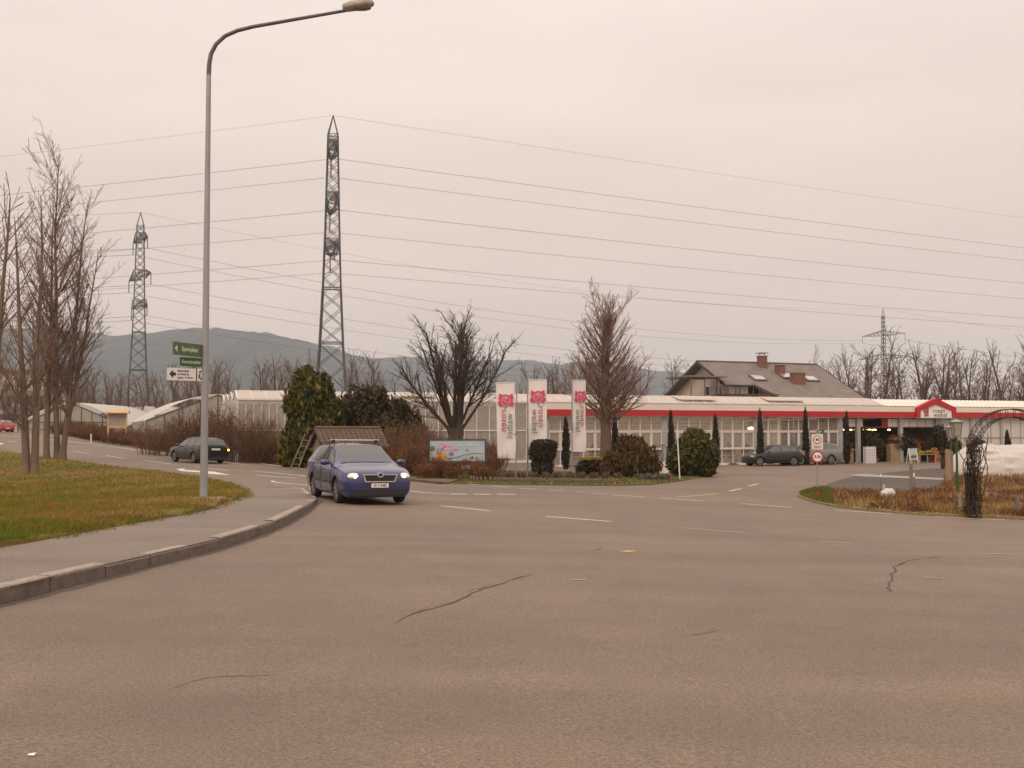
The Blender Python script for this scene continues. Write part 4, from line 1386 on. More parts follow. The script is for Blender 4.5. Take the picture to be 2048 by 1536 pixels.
# ---- lettering helper
def text_obj(s, size, m, parent, loc, rot=(math.pi / 2, 0, 0), scale=(1, 1, 1), align='CENTER', space=1.0, bold=0.0, ext=.004):
    cu = bpy.data.curves.new('lettering', 'FONT')
    cu.body = s; cu.size = size; cu.align_x = align; cu.align_y = 'CENTER'
    cu.space_character = space; cu.offset = bold; cu.extrude = ext; cu.resolution_u = 3
    to = bpy.data.objects.new('lettering', cu)
    C.objects.link(to)
    dg = bpy.context.evaluated_depsgraph_get()
    me = bpy.data.meshes.new_from_object(to.evaluated_get(dg))
    bpy.data.objects.remove(to); bpy.data.curves.remove(cu)
    me.name = 'lettering'
    me.materials.clear(); me.materials.append(m)
    o = link('lettering', me, parent)
    o.location = loc; o.rotation_euler = rot; o.scale = scale
    return o


def hash_i(a, b, c): return int((a * 7.3 + b * 13.7 + c * 3.1) * 1000) % 7


def rose_emblem(size, m, m_gap, parent, loc, flip=1):
    """Stylised bloom: big outer petals, pale veins between them, spiral heart, two leaf tips."""
    mb = MB(); y = 0.0
    def petal(cx, cz, rx, rz, a, y_, mt, n=12):
        pts = []
        for k in range(n):
            t = 2 * math.pi * k / n
            px_, pz = rx * math.cos(t), rz * math.sin(t) * (1 + .22 * math.cos(t))
            pts.append(((cx + px_ * math.cos(a) - pz * math.sin(a)) * size * flip, (cz + px_ * math.sin(a) + pz * math.cos(a)) * size))
        mb.plate(pts, y_ - .004, y_, mt)
    for cx, cz, rx, rz, a, lay, mt in ((-.30, -.16, .24, .20, .5, 0, 0), (.30, -.16, .24, .20, -.5, 0, 0), (-.28, .18, .22, .2, -.6, 0, 0), (.28, .18, .22, .2, .6, 0, 0), (0, .20, .30, .22, 0, 0, 0),
                                       (-.36, .36, .13, .07, -.7, 0, 0), (.36, .36, .13, .07, .7, 0, 0), (0, -.02, .30, .31, 0, 1, 1), (0, -.02, .275, .285, 0, 2, 0), (-.08, .04, .2, .19, .4, 3, 1), (-.08, .04, .175, .165, .4, 4, 0),
                                       (.06, .1, .13, .1, -.5, 5, 1), (.06, .1, .105, .08, -.5, 6, 0), (.0, .12, .05, .035, .3, 7, 1)):
        petal(cx, cz, rx, rz, a, -.004 * lay - .0006 * abs(hash_i(cx, cz, rx)), mt)
    o = mb.build('rose_emblem', [m, m_gap], parent)
    o.location = loc
    return o


# gabled entrance sign
gs = empty('entrance_sign', shop_pt((g0 + g1) / 2, -.46, 0), YAW)
hw = (g1 - g0) / 2
zb, zs_, za = 3.46, 4.22, 4.98
b_ = MB()
outer = [(-hw, zb), (-hw, zs_), (0, za), (hw, zs_), (hw, zb)]
inn = hw - .37
inner = [(-inn, zb), (-inn, zs_ - .22), (0, za - .48), (inn, zs_ - .22), (inn, zb)]
for i in range(4):
    b_.plate([outer[i], outer[i + 1], inner[i + 1], inner[i]], -.12, .3)
b_.build('red_frame', M['red_paint'], gs)
b_ = MB(); b_.plate(inner, -.02, .05); b_.build('panel', M['white'], gs)
b_ = MB(); b_.box((0, .05, zb - .03), (2 * hw + .05, .3, .05)); b_.build('bottom_trim', M['steel_post'], gs)
text_obj('rosen', .52, M['text_grey'], gs, (.28, -.035, 4.0))
text_obj('waibel', .52, M['text_grey'], gs, (.42, -.035, 3.66))
rose_emblem(.5, M['rose_dark'], M['white'], gs, (-.95, -.03, 4.02))
rose_emblem(.42, M['rose_dark'], M['white'], gs, (-.93, -.03, 3.68))
tag(gs, 'red gabled entrance sign with rose emblem reading rosen waibel', 'sign')

# ---- things standing at the entrance
def ent(px, y): return shop_pt(S(px) + y * .0, y)


for i, (px, y, h_, w_, cl, lab) in enumerate(((1738, -.2, 2.3, .85, DARK, 'big dark potted shrub at the shop entrance beside the crate stack'), (1808, .3, 2.4, 1.15, DARK, 'broad dark potted shrub at the shop entrance behind the flower table'),
                                              (1760, .6, 2.0, .7, OLIVE, 'mid-green potted shrub between the two dark entrance shrubs'), (1874, -.3, 2.9, .6, DARK, 'tall ragged climbing plant on the right entrance column'), (1705, .9, 1.7, .5, OLIVE, 'slim green potted plant at the left entrance column'), (1862, .2, 1.5, .6, DARK, 'low dark potted shrub beside the orange flower stand'),
                                              (1890, -.9, 1.9, .55, BROWN, 'brown dry shrub right of the entrance'), (1935, -1.0, 1.8, .7, DARK, 'dark shrub in front of the pale wall panels'))):
    o = bush('potted_shrub', ent(px, y), [(0, 0, h_ * .62, w_, w_ * .8, h_ * .38), (w_ * .3, 0, h_ * .45, w_ * .7, w_ * .6, h_ * .3)], 1900, .12, cl, 400 + i, lab, 'shrub')
    b_ = MB(); b_.tube((0, 0, 0), (0, 0, .42), .22, .3, n=12); b_.build('pot', M['brick'], o, True)
for i, (px, y, z, cl, lab) in enumerate(((1850, 1.2, 1.7, [(.35, .06, .02), (.45, .16, .02)], 'orange-red hanging flowers inside the shop entrance'), (1755, 1.4, 2.3, [(.10, .10, .02), (.16, .06, .03)], 'green and russet hanging plants above the entrance'), (1780, 1.8, 1.2, [(.30, .12, .03), (.10, .09, .03)], 'orange potted flowers deep inside the entrance'),
                                         (1760, 2.2, 1.3, [(.32, .03, .05), (.12, .1, .04)], 'red potted flowers on a shelf inside the entrance'),
                                         (1735, 1.2, 2.5, [(.11, .09, .02), (.20, .07, .03)], 'russet hanging plants above the left of the entrance'))):
    p = ent(px, y)
    o = empty('flower_display', p)
    v, f, c = leaf_cloud([(0, 0, z, .7, .4, .35), (.5, 0, z - .2, .5, .4, .4)], 700, .09, cl + [(.06, .06, .02)], 430 + i, shell=.9)
    tag(link('blooms', np_mesh('blooms', v, f, M['leaf'], c), o), kind='stuff')
    b_ = MB(); b_.box((.2, .2, z / 2 - .1), (1.0, .3, z - .2)); b_.build('stand', M['wood_dark'], o)
    tag(o, lab, 'flowers')
for i in range(16):
    px = 1700 + 11 * i
    y = .2 + .8 * (i % 4) + R.uniform(-.2, .2)
    p = ent(px, y)
    o = empty('plant_rack', p, YAW)
    hh_ = R.uniform(.9, 1.9)
    cl = [[(.42, .09, .03), (.16, .10, .04)], [(.13, .14, .03), (.09, .09, .03)], [(.46, .25, .04), (.16, .13, .04)], [(.24, .10, .05), (.34, .18, .09)], [(.46, .05, .06), (.14, .10, .04)]][i % 5]
    v, f, c = leaf_cloud([(0, 0, hh_, .55, .35, .4), (.2, 0, hh_ - .45, .5, .35, .3)], 420, .10, cl, 460 + i, shell=.95)
    tag(link('goods', np_mesh('goods', v, f, M['leaf'], c), o), kind='stuff')
    b_ = MB(); b_.box((0, .1, (hh_ - .3) / 2), (.9, .5, max(.1, hh_ - .3))); b_.build('rack', M['wood_dark'] if i % 2 else M['wood_post'], o)
    tag(o, ('rack of reddish plants', 'rack of green plants', 'rack of yellow-orange plants', 'rack of brown dried goods', 'rack of crimson flowers')[i % 5] + ' inside the shop entrance', 'plant rack', 'plant racks inside the entrance ' + str(i % 5))
# crate stack, each crate its own
cp = ent(1723, -.9)
for px, dx in ((1717, 0), (1727.5, 0)):
    for k in range(8):
        o = empty('white_crate', ent(px, -.9) + UP * (.155 * k), YAW + R.uniform(-.04, .04))
        b_ = MB(); b_.box((0, 0, .012), (.42, .32, .02))
        for sx, sy, wx, wy in ((0, -.155, .42, .014), (0, .155, .42, .014), (-.203, 0, .014, .3), (.203, 0, .014, .3)):
            b_.box((sx, sy, .125), (wx, wy, .04)); b_.box((sx, sy, .05), (wx, wy, .035))
        for sx in (-.2, .2):
            for sy in (-.15, .15): b_.box((sx, sy, .075), (.03, .03, .15))
        b_.build('crate_body', M['white'], o)
        tag(o, 'white plastic crate in the stacks beside the entrance column', 'crate', 'stacked white crates at the entrance')
# A-frame board
af = empty('pavement_board', ent(1794, -1.6), YAW)
for sgn, t_ in ((-1, -.22), (1, .22)):
    b_ = MB()
    b_.beam((-.36, t_, 0), (-.36, 0, 1.1), .05); b_.beam((.36, t_, 0), (.36, 0, 1.1), .05); b_.beam((-.36, 0, 1.1), (.36, 0, 1.1), .05); b_.beam((-.36, t_ * .75, .28), (.36, t_ * .75, .28), .04)
    b_.build('frame', M['white_metal'], af)
b_ = MB(); b_.add([(-.34, -.175, .28), (.34, -.175, .28), (.34, -.02, 1.06), (-.34, -.02, 1.06)], [(0, 1, 2, 3)]); po = b_.build('poster', mat('poster_blue', (.30, .38, .40), .5, col2=(.38, .42, .44), scale=2), af)
v, f, c = leaf_cloud([(0, -.155, .48, .28, .015, .13)], 120, .07, [(.1, .2, .04), (.4, .1, .08), (.45, .3, .05)], 440)
link('printed_flowers', np_mesh('printed_flowers', v, f, M['leaf'], c), af)
tag(af, 'folding pavement board with a pale blue flower poster at the entrance', 'sign')
# flower table with yellow primroses
ft = empty('flower_table', ent(1829, -1.0), YAW)
b_ = MB(); b_.box((0, 0, .62), (1.7, .7, .05)); b_.build('table_top', M['wood_post'], ft)
for sx in (-.75, 0, .75):
    b_ = MB(); b_.box((sx, -.3, .3), (.04, .04, .62)); b_.build('leg', M['steel_post'], ft)
v, f, c = leaf_cloud([(-.35, 0, .76, .5, .32, .14), (.4, 0, .78, .45, .32, .17)], 900, .07, [(.55, .40, .02), (.45, .35, .02), (.12, .14, .02)], 441, shell=.8)
link('primroses', np_mesh('primroses', v, f, M['leaf'], c), ft)
tag(ft, 'table of yellow primroses before the entrance', 'table')
fs_ = empty('flower_stand', ent(1853, -.9), YAW)
b_ = MB(); b_.box((0, 0, .3), (.6, .5, .6)); b_.box((0, .15, .75), (.6, .25, .3)); b_.build('crate_steps', mat('orange_crate', (.40, .12, .04), .7), fs_)
v, f, c = leaf_cloud([(0, -.1, .72, .3, .2, .14), (0, .15, 1.0, .3, .18, .14), (.1, -.3, .35, .25, .1, .2)], 450, .07, [(.5, .22, .02), (.4, .08, .02), (.55, .4, .03), (.4, .35, .3)], 442, shell=.8)
tag(link('blooms', np_mesh('blooms', v, f, M['leaf'], c), fs_), kind='stuff')
tag(fs_, 'stepped stand of orange and yellow flowers beside the primrose table', 'flower stand')
# stakes of red and white parking blocks along the shop front
blk = MB(); blk.box((0, 0, .07), (.5, .16, .14)); blk_w = blk.mesh('parking_block', M['white']); blk_r = blk.mesh('parking_block', M['brick'])
x = t0 + .6; k = 0
while x < S(1672):
    o = link('parking_block', blk_w if k % 2 else blk_r); o.location = shop_pt(x, -.75, .0); o.rotation_euler = (0, 0, YAW)
    tag(o, ('white' if k % 2 else 'brick-red') + ' low block in the striped row before the shop glass', 'block', 'striped blocks before the shop')
    x += .78; k += 1
# trolley row by the last column
for k in range(5):
    o = empty('shopping_trolley', shop_pt(S(1640) + .42 * k, -.9 - .0 * k), YAW)
    b_ = MB()
    for z in (.45, .58, .71, .84): b_.beam((-.3, -.25, z), (.3, -.28, z), .014); b_.beam((-.3, .25, z), (.3, .28, z), .014); b_.beam((.3, -.28, z), (.3, .28, z), .014)
    for t_ in lin(-.3, .3, 5): b_.beam((t_, -.26, .45), (t_, -.28, .84), .012); b_.beam((t_, .26, .45), (t_, .28, .84), .012)
    b_.build('basket', M['galv'], o)
    b_ = MB(); b_.beam((-.3, -.25, .12), (-.32, -.25, .95), .025); b_.beam((-.3, .25, .12), (-.32, .25, .95), .025); b_.beam((-.35, -.25, .12), (.35, -.25, .12), .025); b_.beam((-.35, .25, .12), (.35, .25, .12), .025); b_.build('frame', M['galv'], o)
    b_ = MB(); b_.beam((-.36, -.27, .97), (-.36, .27, .97), .035); b_.build('handle', M['red_plastic'], o)
    for sx in (-.32, .32):
        for sy in (-.25, .25):
            w_ = MB(); w_.tube((sx, sy - .02, .06), (sx, sy + .02, .06), .06, n=10); w_.build('wheel', M['black'], o)
    tag(o, 'wire shopping trolley parked in the row by the shop wall', 'trolley', 'shopping trolleys')
# white planter with a wire obelisk
wp = empty('white_planter', at(1324, 58.5), 0)
b_ = MB(); b_.plate([(-.26, 0), (.26, 0), (.38, .7), (-.38, .7)], -.3, .3); b_.build('tub', M['white'], wp)
b_ = MB(); b_.path([(-.3, 0, .7)] + [(.3 * math.cos(math.pi - math.pi * k / 8), 0, 1.1 + .55 * math.sin(math.pi * k / 8)) for k in range(9)] + [(.3, 0, .7)], .018, 6)
b_.path([(0, -.25, .7)] + [(0, .25 * math.cos(math.pi - math.pi * k / 8), 1.1 + .55 * math.sin(math.pi * k / 8)) for k in range(9)] + [(0, .25, .7)], .018, 6); b_.build('wire_obelisk', M['black'], wp)
tag(wp, 'white tapered planter with a black wire obelisk', 'planter')

# ---------------- house with the big grey roof behind the shop
hy = math.radians(22)
house = empty('grey_roofed_house', (18.8, 105, -.8), hy)
M['roof_tile'] = mat('grey_brown_roof_tiles', (.15, .122, .106), .85, col2=(.215, .175, .15), scale=1.1, bump=.5, bscale=26)
def hp(t, d, up=0.0): return V((t, -d, 9.4 - .51 * abs(d) + up))
front = [(0, 0), (14.3, 0), (14.3, 7.7), (4.3, 7.7), (3.0, 4.9), (-.3, 4.9), (-.3, 0)]
b_ = MB(); n = len(front)
b_.add([hp(t, d) for t, d in front] + [hp(t, d, -.2) for t, d in front], [tuple(range(n - 1, -1, -1)), tuple(range(n, 2 * n))] + [(i, (i + 1) % n, n + (i + 1) % n, n + i) for i in range(n)])
back = [(-.3, 0), (14.3, 0), (14.3, -7.7), (-.3, -7.7)]
b_.add([hp(t, d) for t, d in back] + [hp(t, d, -.2) for t, d in back], [(0, 1, 2, 3), (7, 6, 5, 4)] + [(i, (i + 1) % 4, 4 + (i + 1) % 4, 4 + i) for i in range(4)])
roof = b_.build('roof', M['roof_tile'], house)
b_ = MB(); b_.beam(hp(-.35, 0, .06), hp(14.35, 0, .06), .22, .1); b_.build('ridge_cap', M['roof_tile'], roof)
for (ta, da), (tb, db) in (((-.32, 0), (-.32, 4.9)), ((3.0, 4.92), (4.3, 7.72)), ((-.32, 0), (-.32, -7.7)), ((14.32, 0), (14.32, 7.7))):
    b_ = MB(); b_.beam(hp(ta, da, -.08), hp(tb, db, -.08), .06, .26); b_.build('barge_board', M['wood_dark'], roof)
b_ = MB(); b_.beam(hp(4.3, 7.78, -.1), hp(14.3, 7.78, -.1), .14, .14); b_.beam(hp(-.3, 4.98, -.1), hp(3.0, 4.98, -.1), .12, .12); b_.build('gutter', M['black'], roof)
wl_ = MB()
wl_.add([(.6, -4.3, 0), (.6, -4.3, 7.0), (.6, 0, 9.1), (.6, 7.0, 5.7), (.6, 7.0, 0)], [(0, 1, 2, 3, 4)])
wl_.add([(.6, -4.3, 0), (4.6, -4.3, 0), (4.6, -4.3, 7.0), (.6, -4.3, 7.0)], [(0, 1, 2, 3)])
wl_.add([(4.6, -4.3, 0), (4.6, -6.9, 0), (4.6, -6.9, 5.7), (4.6, -4.3, 7.0)], [(0, 1, 2, 3)])
wl_.add([(4.6, -6.9, 0), (13.9, -6.9, 0), (13.9, -6.9, 5.7), (4.6, -6.9, 5.7)], [(0, 1, 2, 3)])
wl_.add([(13.9, -6.9, 0), (13.9, 7, 0), (13.9, 7, 5.7), (13.9, 0, 9.1), (13.9, -6.9, 5.7)], [(0, 1, 2, 3, 4)])
wl_.build('wall', M['render_wall'], house)
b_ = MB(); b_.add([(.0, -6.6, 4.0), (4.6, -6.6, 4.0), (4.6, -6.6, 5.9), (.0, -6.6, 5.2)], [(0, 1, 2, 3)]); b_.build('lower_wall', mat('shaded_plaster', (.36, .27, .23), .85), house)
for x0, x1, z0, z1, y_ in ((1.0, 2.0, 5.5, 7.0, -4.33), (2.6, 4.0, 5.7, 6.9, -4.33)):
    f = MB(); f.box(((x0 + x1) / 2, y_, (z0 + z1) / 2), (x1 - x0, .08, z1 - z0)); fo = f.build('window', M['white'], house)
    for xa, xb in ((x0 + .08, (x0 + x1) / 2 - .04), ((x0 + x1) / 2 + .04, x1 - .08)):
        g_ = MB(); g_.box(((xa + xb) / 2, y_ - .05, (z0 + z1) / 2), (xb - xa, .02, z1 - z0 - .16)); g_.build('pane', M['carglass'], fo)
for ya in (-2.6, -.4):
    f = MB(); f.box((.56, ya, 6.1), (.08, 1.2, 1.7)); fo = f.build('window', M['white'], house)
    g_ = MB(); g_.box((.51, ya, 6.1), (.02, 1.0, 1.5)); g_.build('pane', M['carglass'], fo)
b_ = MB(); b_.box((1.6, -5.6, 5.1), (5.6, 2.7, .22)); b_.build('balcony_slab', M['render_wall'], house)
b_ = MB(); b_.box((1.6, -6.95, 5.55), (5.6, .06, .75)); b_.box((-1.2, -5.6, 5.55), (.06, 2.7, .75)); b_.build('balcony_boards', M['wood_dark'], house)
b_ = MB(); b_.box((-2.4, -2.5, 5.2), (3.4, 5.0, .2)); b_.box((-2.4, -5.0, 5.5), (3.4, .06, .6)); b_.build('terrace', M['wood_grey'], house)
for x in (-3.9, -2.4, -.9):
    b_ = MB(); b_.box((x, -4.7, 6.4), (.14, .14, 2.2)); b_.build('pergola_post', M['wood_grey'], house)
b_ = MB(); b_.box((-2.2, -2.8, 7.6), (4.2, 4.4, .14)); b_.build('pergola_roof', M['wood_grey'], house)
for t, d, w_, h_ in ((6.9, .8, .7, 1.0), (7.9, 2.4, .72, .85), (8.6, 4.3, 1.3, .95)):
    base = hp(t, d, -.3)
    c_ = MB(); c_.box((base.x, base.y, base.z + h_ / 2 + .15), (w_, .8, h_ + .3)); co = c_.build('chimney', M['brick'], roof)
    c_ = MB(); c_.box((base.x, base.y, base.z + h_ + .36), (w_ + .14, .95, .1)); c_.build('chimney_cap', M['concrete'], co)
c0 = hp(6.9, .8, -.3)
b_ = MB()
for sx in (-.28, .28): b_.box((c0.x + sx, c0.y, c0.z + 1.51), (.06, .06, .26))
b_.box((c0.x, c0.y, c0.z + 1.66), (.95, .9, .06)); b_.build('rain_cap', M['galv_dark'], roof)
for t, d in ((4.4, 3.6), (8.2, 3.0), (10.8, 3.5)):
    a_ = math.atan(.51)
    rot = Matrix.Rotation(a_, 3, 'X')
    p = hp(t, d, .08)
    c_ = MB(); c_.box(p, (1.5, 1.25, .14), rot); co = c_.build('skylight', M['galv_dark'], roof)
    c_ = MB(); c_.box(p + rot @ V((0, 0, .08)), (1.2, .95, .03), rot); c_.build('pane', mat('bright_skylight', (.55, .52, .5), .12, metal=.6), co)
tag(house, 'house with a large grey-brown tiled roof, brick chimneys and skylights behind the shop', 'house')

# ---------------- polytunnels on the left
def polytunnel(name, px, py_top, y, half, yaw, length, label, ncol=8, drop=54):
    top = P(px, py_top, y)
    zg = H(top.x, y)
    hA = top.z - zg
    hE = hA - drop / FPX * y
    root = empty(name, (top.x, y, zg), yaw)
    arc = []
    for k in range(17):
        t = -1 + k / 8
        arc.append((t * half, hE + (hA - hE) * (1 - abs(t) ** 1.75)))
    rf = MB()
    for j in range(7):
        ya, yb = -.15 + (length) * j / 6, 0
    ys = [-.15 + length * j / 6 for j in range(7)]
    vs_ = [(x, yy, z) for yy in ys for x, z in arc]
    rf.add(vs_, [(j * 17 + i, j * 17 + i + 1, (j + 1) * 17 + i + 1, (j + 1) * 17 + i) for j in range(6) for i in range(16)])
    rf.build('film_roof', M['film'], root, True)
    sw = MB()
    for sx in (-half, half): sw.add([(sx, -.1, 0), (sx, length, 0), (sx, length, hE), (sx, -.1, hE)], [(0, 1, 2, 3)])
    sw.build('side_wall', M['film_gable'], root)
    # gable in single sheets between the frame bars; straight rafters
    def ztop(x): return hE + (hA - .1 - hE) * (1 - abs(x) / half)
    xs = lin(-half + .06, half - .06, ncol)
    for i in range(ncol):
        g_ = MB(); a_, b2 = xs[i] + .03, xs[i + 1] - .03
        g_.add([(a_, 0, .5), (b2, 0, .5), (b2, 0, ztop(b2) - .05), (a_, 0, ztop(a_) - .05)], [(0, 1, 2, 3)])
        g_.build('gable_sheet', M['film_gable'], root)
    fr = MB()
    for x in xs: fr.box((x, -.03, ztop(x) / 2), (.07, .07, ztop(x)))
    fr.beam((-half, -.04, hE), (0, -.04, hA - .08), .08, .1); fr.beam((0, -.04, hA - .08), (half, -.04, hE), .08, .1)
    for z in (.5, 1.35): fr.beam((-half, -.045, z), (half, -.045, z), .07)
    fr.build('gable_frame', M['frame_brown'], root)
    pl_ = MB(); pl_.box((0, 0, .22), (2 * half, .12, .5)); pl_.build('plinth', M['concrete'], root)
    return tag(root, label, 'greenhouse')


polytunnel('polytunnel', 436, 788, 100, 6.5, math.radians(24), 17, 'polytunnel with bowed white film roof next to the long glasshouse')
polytunnel('polytunnel', 142.5, 804, 128, 6.3, math.radians(4), 26, 'polytunnel with bowed white film roof and grey gable behind the bare alders', 10, 47)
polytunnel('polytunnel', 265, 848, 112, 1.6, math.radians(-5), 12, 'small low polytunnel between the two big polytunnels', 4, 18)
fg = empty('low_greenhouse', (P(290, 830, 150).x, 150, H(-50, 150)))
b_ = MB(); hz = P(290, 812, 150).z - H(-50, 150)
for k in range(5):
    x0 = -7 + 2.8 * k
    b_.add([(x0, 0, hz - 1.2), (x0 + 1.4, 0, hz), (x0 + 2.8, 0, hz - 1.2), (x0, 14, hz - 1.2), (x0 + 1.4, 14, hz), (x0 + 2.8, 14, hz - 1.2)], [(0, 1, 4, 3), (1, 2, 5, 4), (0, 2, 1)])
b_.build('roof', M['film'], fg)
b_ = MB(); b_.box((0, .1, (hz - 1.2) / 2), (14, .1, hz - 1.2)); b_.build('wall', M['glass_dusty'], fg)
tag(fg, 'low pale multi-span greenhouse far behind the polytunnels', 'greenhouse')

# pale block of flats at the far left, half hidden by the alders
fb = empty('white_building', (P(30, 800, 185).x, 185, 1.0), math.radians(-12))
b_ = MB(); b_.box((0, 4, 5.5), (13, 8, 11)); b_.build('wall', M['render_wall'], fb)
b_ = MB(); b_.box((0, 4, 11.2), (14, 9, .5)); b_.build('roof', M['roof_tile'], fb)
for i in range(4):
    for k in range(3):
        f = MB(); f.box((-4.6 + 3.1 * i, -.03, 2.0 + 3.2 * k), (1.4, .1, 1.5)); fo = f.build('window', M['white'], fb)
        g_ = MB(); g_.box((-4.6 + 3.1 * i, -.09, 2.0 + 3.2 * k), (1.15, .03, 1.25)); g_.build('pane', M['carglass'], fo)
for k in range(2):
    b_ = MB(); b_.box((0, -.7, 3.6 + 3.2 * k), (12, 1.3, .2)); b_.box((0, -1.3, 4.1 + 3.2 * k), (12, .08, .9)); b_.build('balcony', M['concrete'], fb)
tag(fb, 'pale three-storey building behind the alders at the end of the road', 'building')

# ---------------- wooden shed with tiled roof behind the blue car
sp_ = at(697, 49.5)
shed = empty('wooden_shed', sp_, math.radians(26)); shed.scale = (.9, .9, .9)
hw_, dp, he, hr = 1.55, 1.15, 1.45, 2.28
for i in range(16):
    x = -hw_ + .1 + i * (2 * hw_ - .2) / 15
    b_ = MB(); b_.box((x, -dp, he / 2), (.19, .03, he)); b_.build('board', M['wood_grey'], shed)
for i in range(11):
    y = -dp + .1 + i * (2 * dp - .2) / 10
    zt = hr - .1 - (hr - he) * abs(y) / dp
    b_ = MB(); b_.box((-hw_, y, zt / 2), (.03, .2, zt)); b_.build('board', M['wood_grey'], shed)
b_ = MB(); b_.box((hw_, 0, he / 2), (.03, 2 * dp, he)); b_.box((0, dp, he / 2), (2 * hw_, .03, he)); b_.build('rear_wall', M['wood_grey'], shed)
b_ = MB()
for sg_ in (-1, 1):
    b_.add([(-hw_ - .2, 0, hr), (hw_ + .2, 0, hr), (hw_ + .2, sg_ * (dp + .35), he - .18), (-hw_ - .2, sg_ * (dp + .35), he - .18)], [(0, 1, 2, 3)])
b_.build('roof_boarding', M['wood_dark'], shed)
tile = MB(); tile.box((0, 0, 0), (.235, .27, .03)); tile.box((-.09, 0, .02), (.05, .27, .03))
M['old_tile'] = mat('old_brown_tile', (.085, .05, .036), .9, col2=(.15, .095, .07), scale=3, bump=.4)
tile_me = tile.mesh('tile', M['old_tile'])
slope = math.atan2(hr - he + .18, dp + .35)
Ls = math.hypot(hr - he + .18, dp + .35)
for r__ in range(7):
    for k in range(14):
        d = .12 + r__ * (Ls - .1) / 7
        o = link('tile', tile_me, shed)
        o.location = (-hw_ - .1 + k * .255, -d * math.cos(slope), hr + .03 - d * math.sin(slope) + R.uniform(-.008, .008))
        o.rotation_euler = (slope - .06, 0, R.uniform(-.03, .03))
rt = MB()
rt.path([(-hw_ - .2, 0, hr + .05), (hw_ + .2, 0, hr + .05)], .09, 8); rt.build('ridge_tile', M['old_tile'], shed)
b_ = MB(); b_.beam((-hw_ - .22, 0, hr - .06), (-hw_ - .22, -dp - .35, he - .24), .04, .14); b_.beam((-hw_ - .22, 0, hr - .06), (-hw_ - .22, dp + .35, he - .24), .04, .14); b_.build('barge_board', M['wood_dark'], shed)
tag(shed, 'small weathered board shed with a brown tiled roof behind the blue car', 'shed')
ld = empty('garden_ladder', at(596, 52))
b_ = MB(); b_.beam((-.35, 0, 0), (.3, .4, 1.75), .045); b_.beam((.05, -.1, 0), (.62, .35, 1.7), .045)
b_.build('rail', M['wood_grey'], ld)
b_ = MB()
for k in range(5):
    t = .15 + k * .17
    b_.beam(V((-.35, 0, 0)).lerp(V((.3, .4, 1.75)), t), V((.05, -.1, 0)).lerp(V((.62, .35, 1.7)), t), .03)
b_.build('rungs', M['wood_grey'], ld)
tag(ld, 'old grey ladder leaning beside the wooden shed', 'ladder')

# wooden notice board by the road
nb = empty('notice_board', at(236, 101), math.radians(12))
hb = P(236, 819, 101).z - nb.location.z
for x in (-.82, .82):
    b_ = MB(); b_.box((x, 0, hb / 2 - .1), (.16, .16, hb - .2)); b_.build('post', M['wood_new'], nb)
b_ = MB(); b_.box((0, 0, hb - .95), (1.5, .06, 1.15)); b_.build('panel', M['concrete'], nb)
b_ = MB(); b_.box((0, 0, hb - 1.65), (1.6, .1, .2)); b_.build('lower_rail', M['wood_new'], nb)
b_ = MB()
for sg_ in (-1, 1): b_.add([(-1.1, 0, hb), (1.1, 0, hb), (1.1, sg_ * .5, hb - .3), (-1.1, sg_ * .5, hb - .3), (-1.1, 0, hb - .06), (1.1, 0, hb - .06), (1.1, sg_ * .5, hb - .36), (-1.1, sg_ * .5, hb - .36)], [(0, 1, 2, 3), (7, 6, 5, 4), (3, 2, 6, 7), (0, 3, 7, 4), (1, 5, 6, 2)])
b_.build('roof', M['wood_new'], nb)
tag(nb, 'roofed notice board of new yellow timber beside the hedge', 'notice board')


# ================================================================== PYLONS AND POWER LINES
M['insul'] = mat('brown_insulator', (.10, .05, .045), .4)


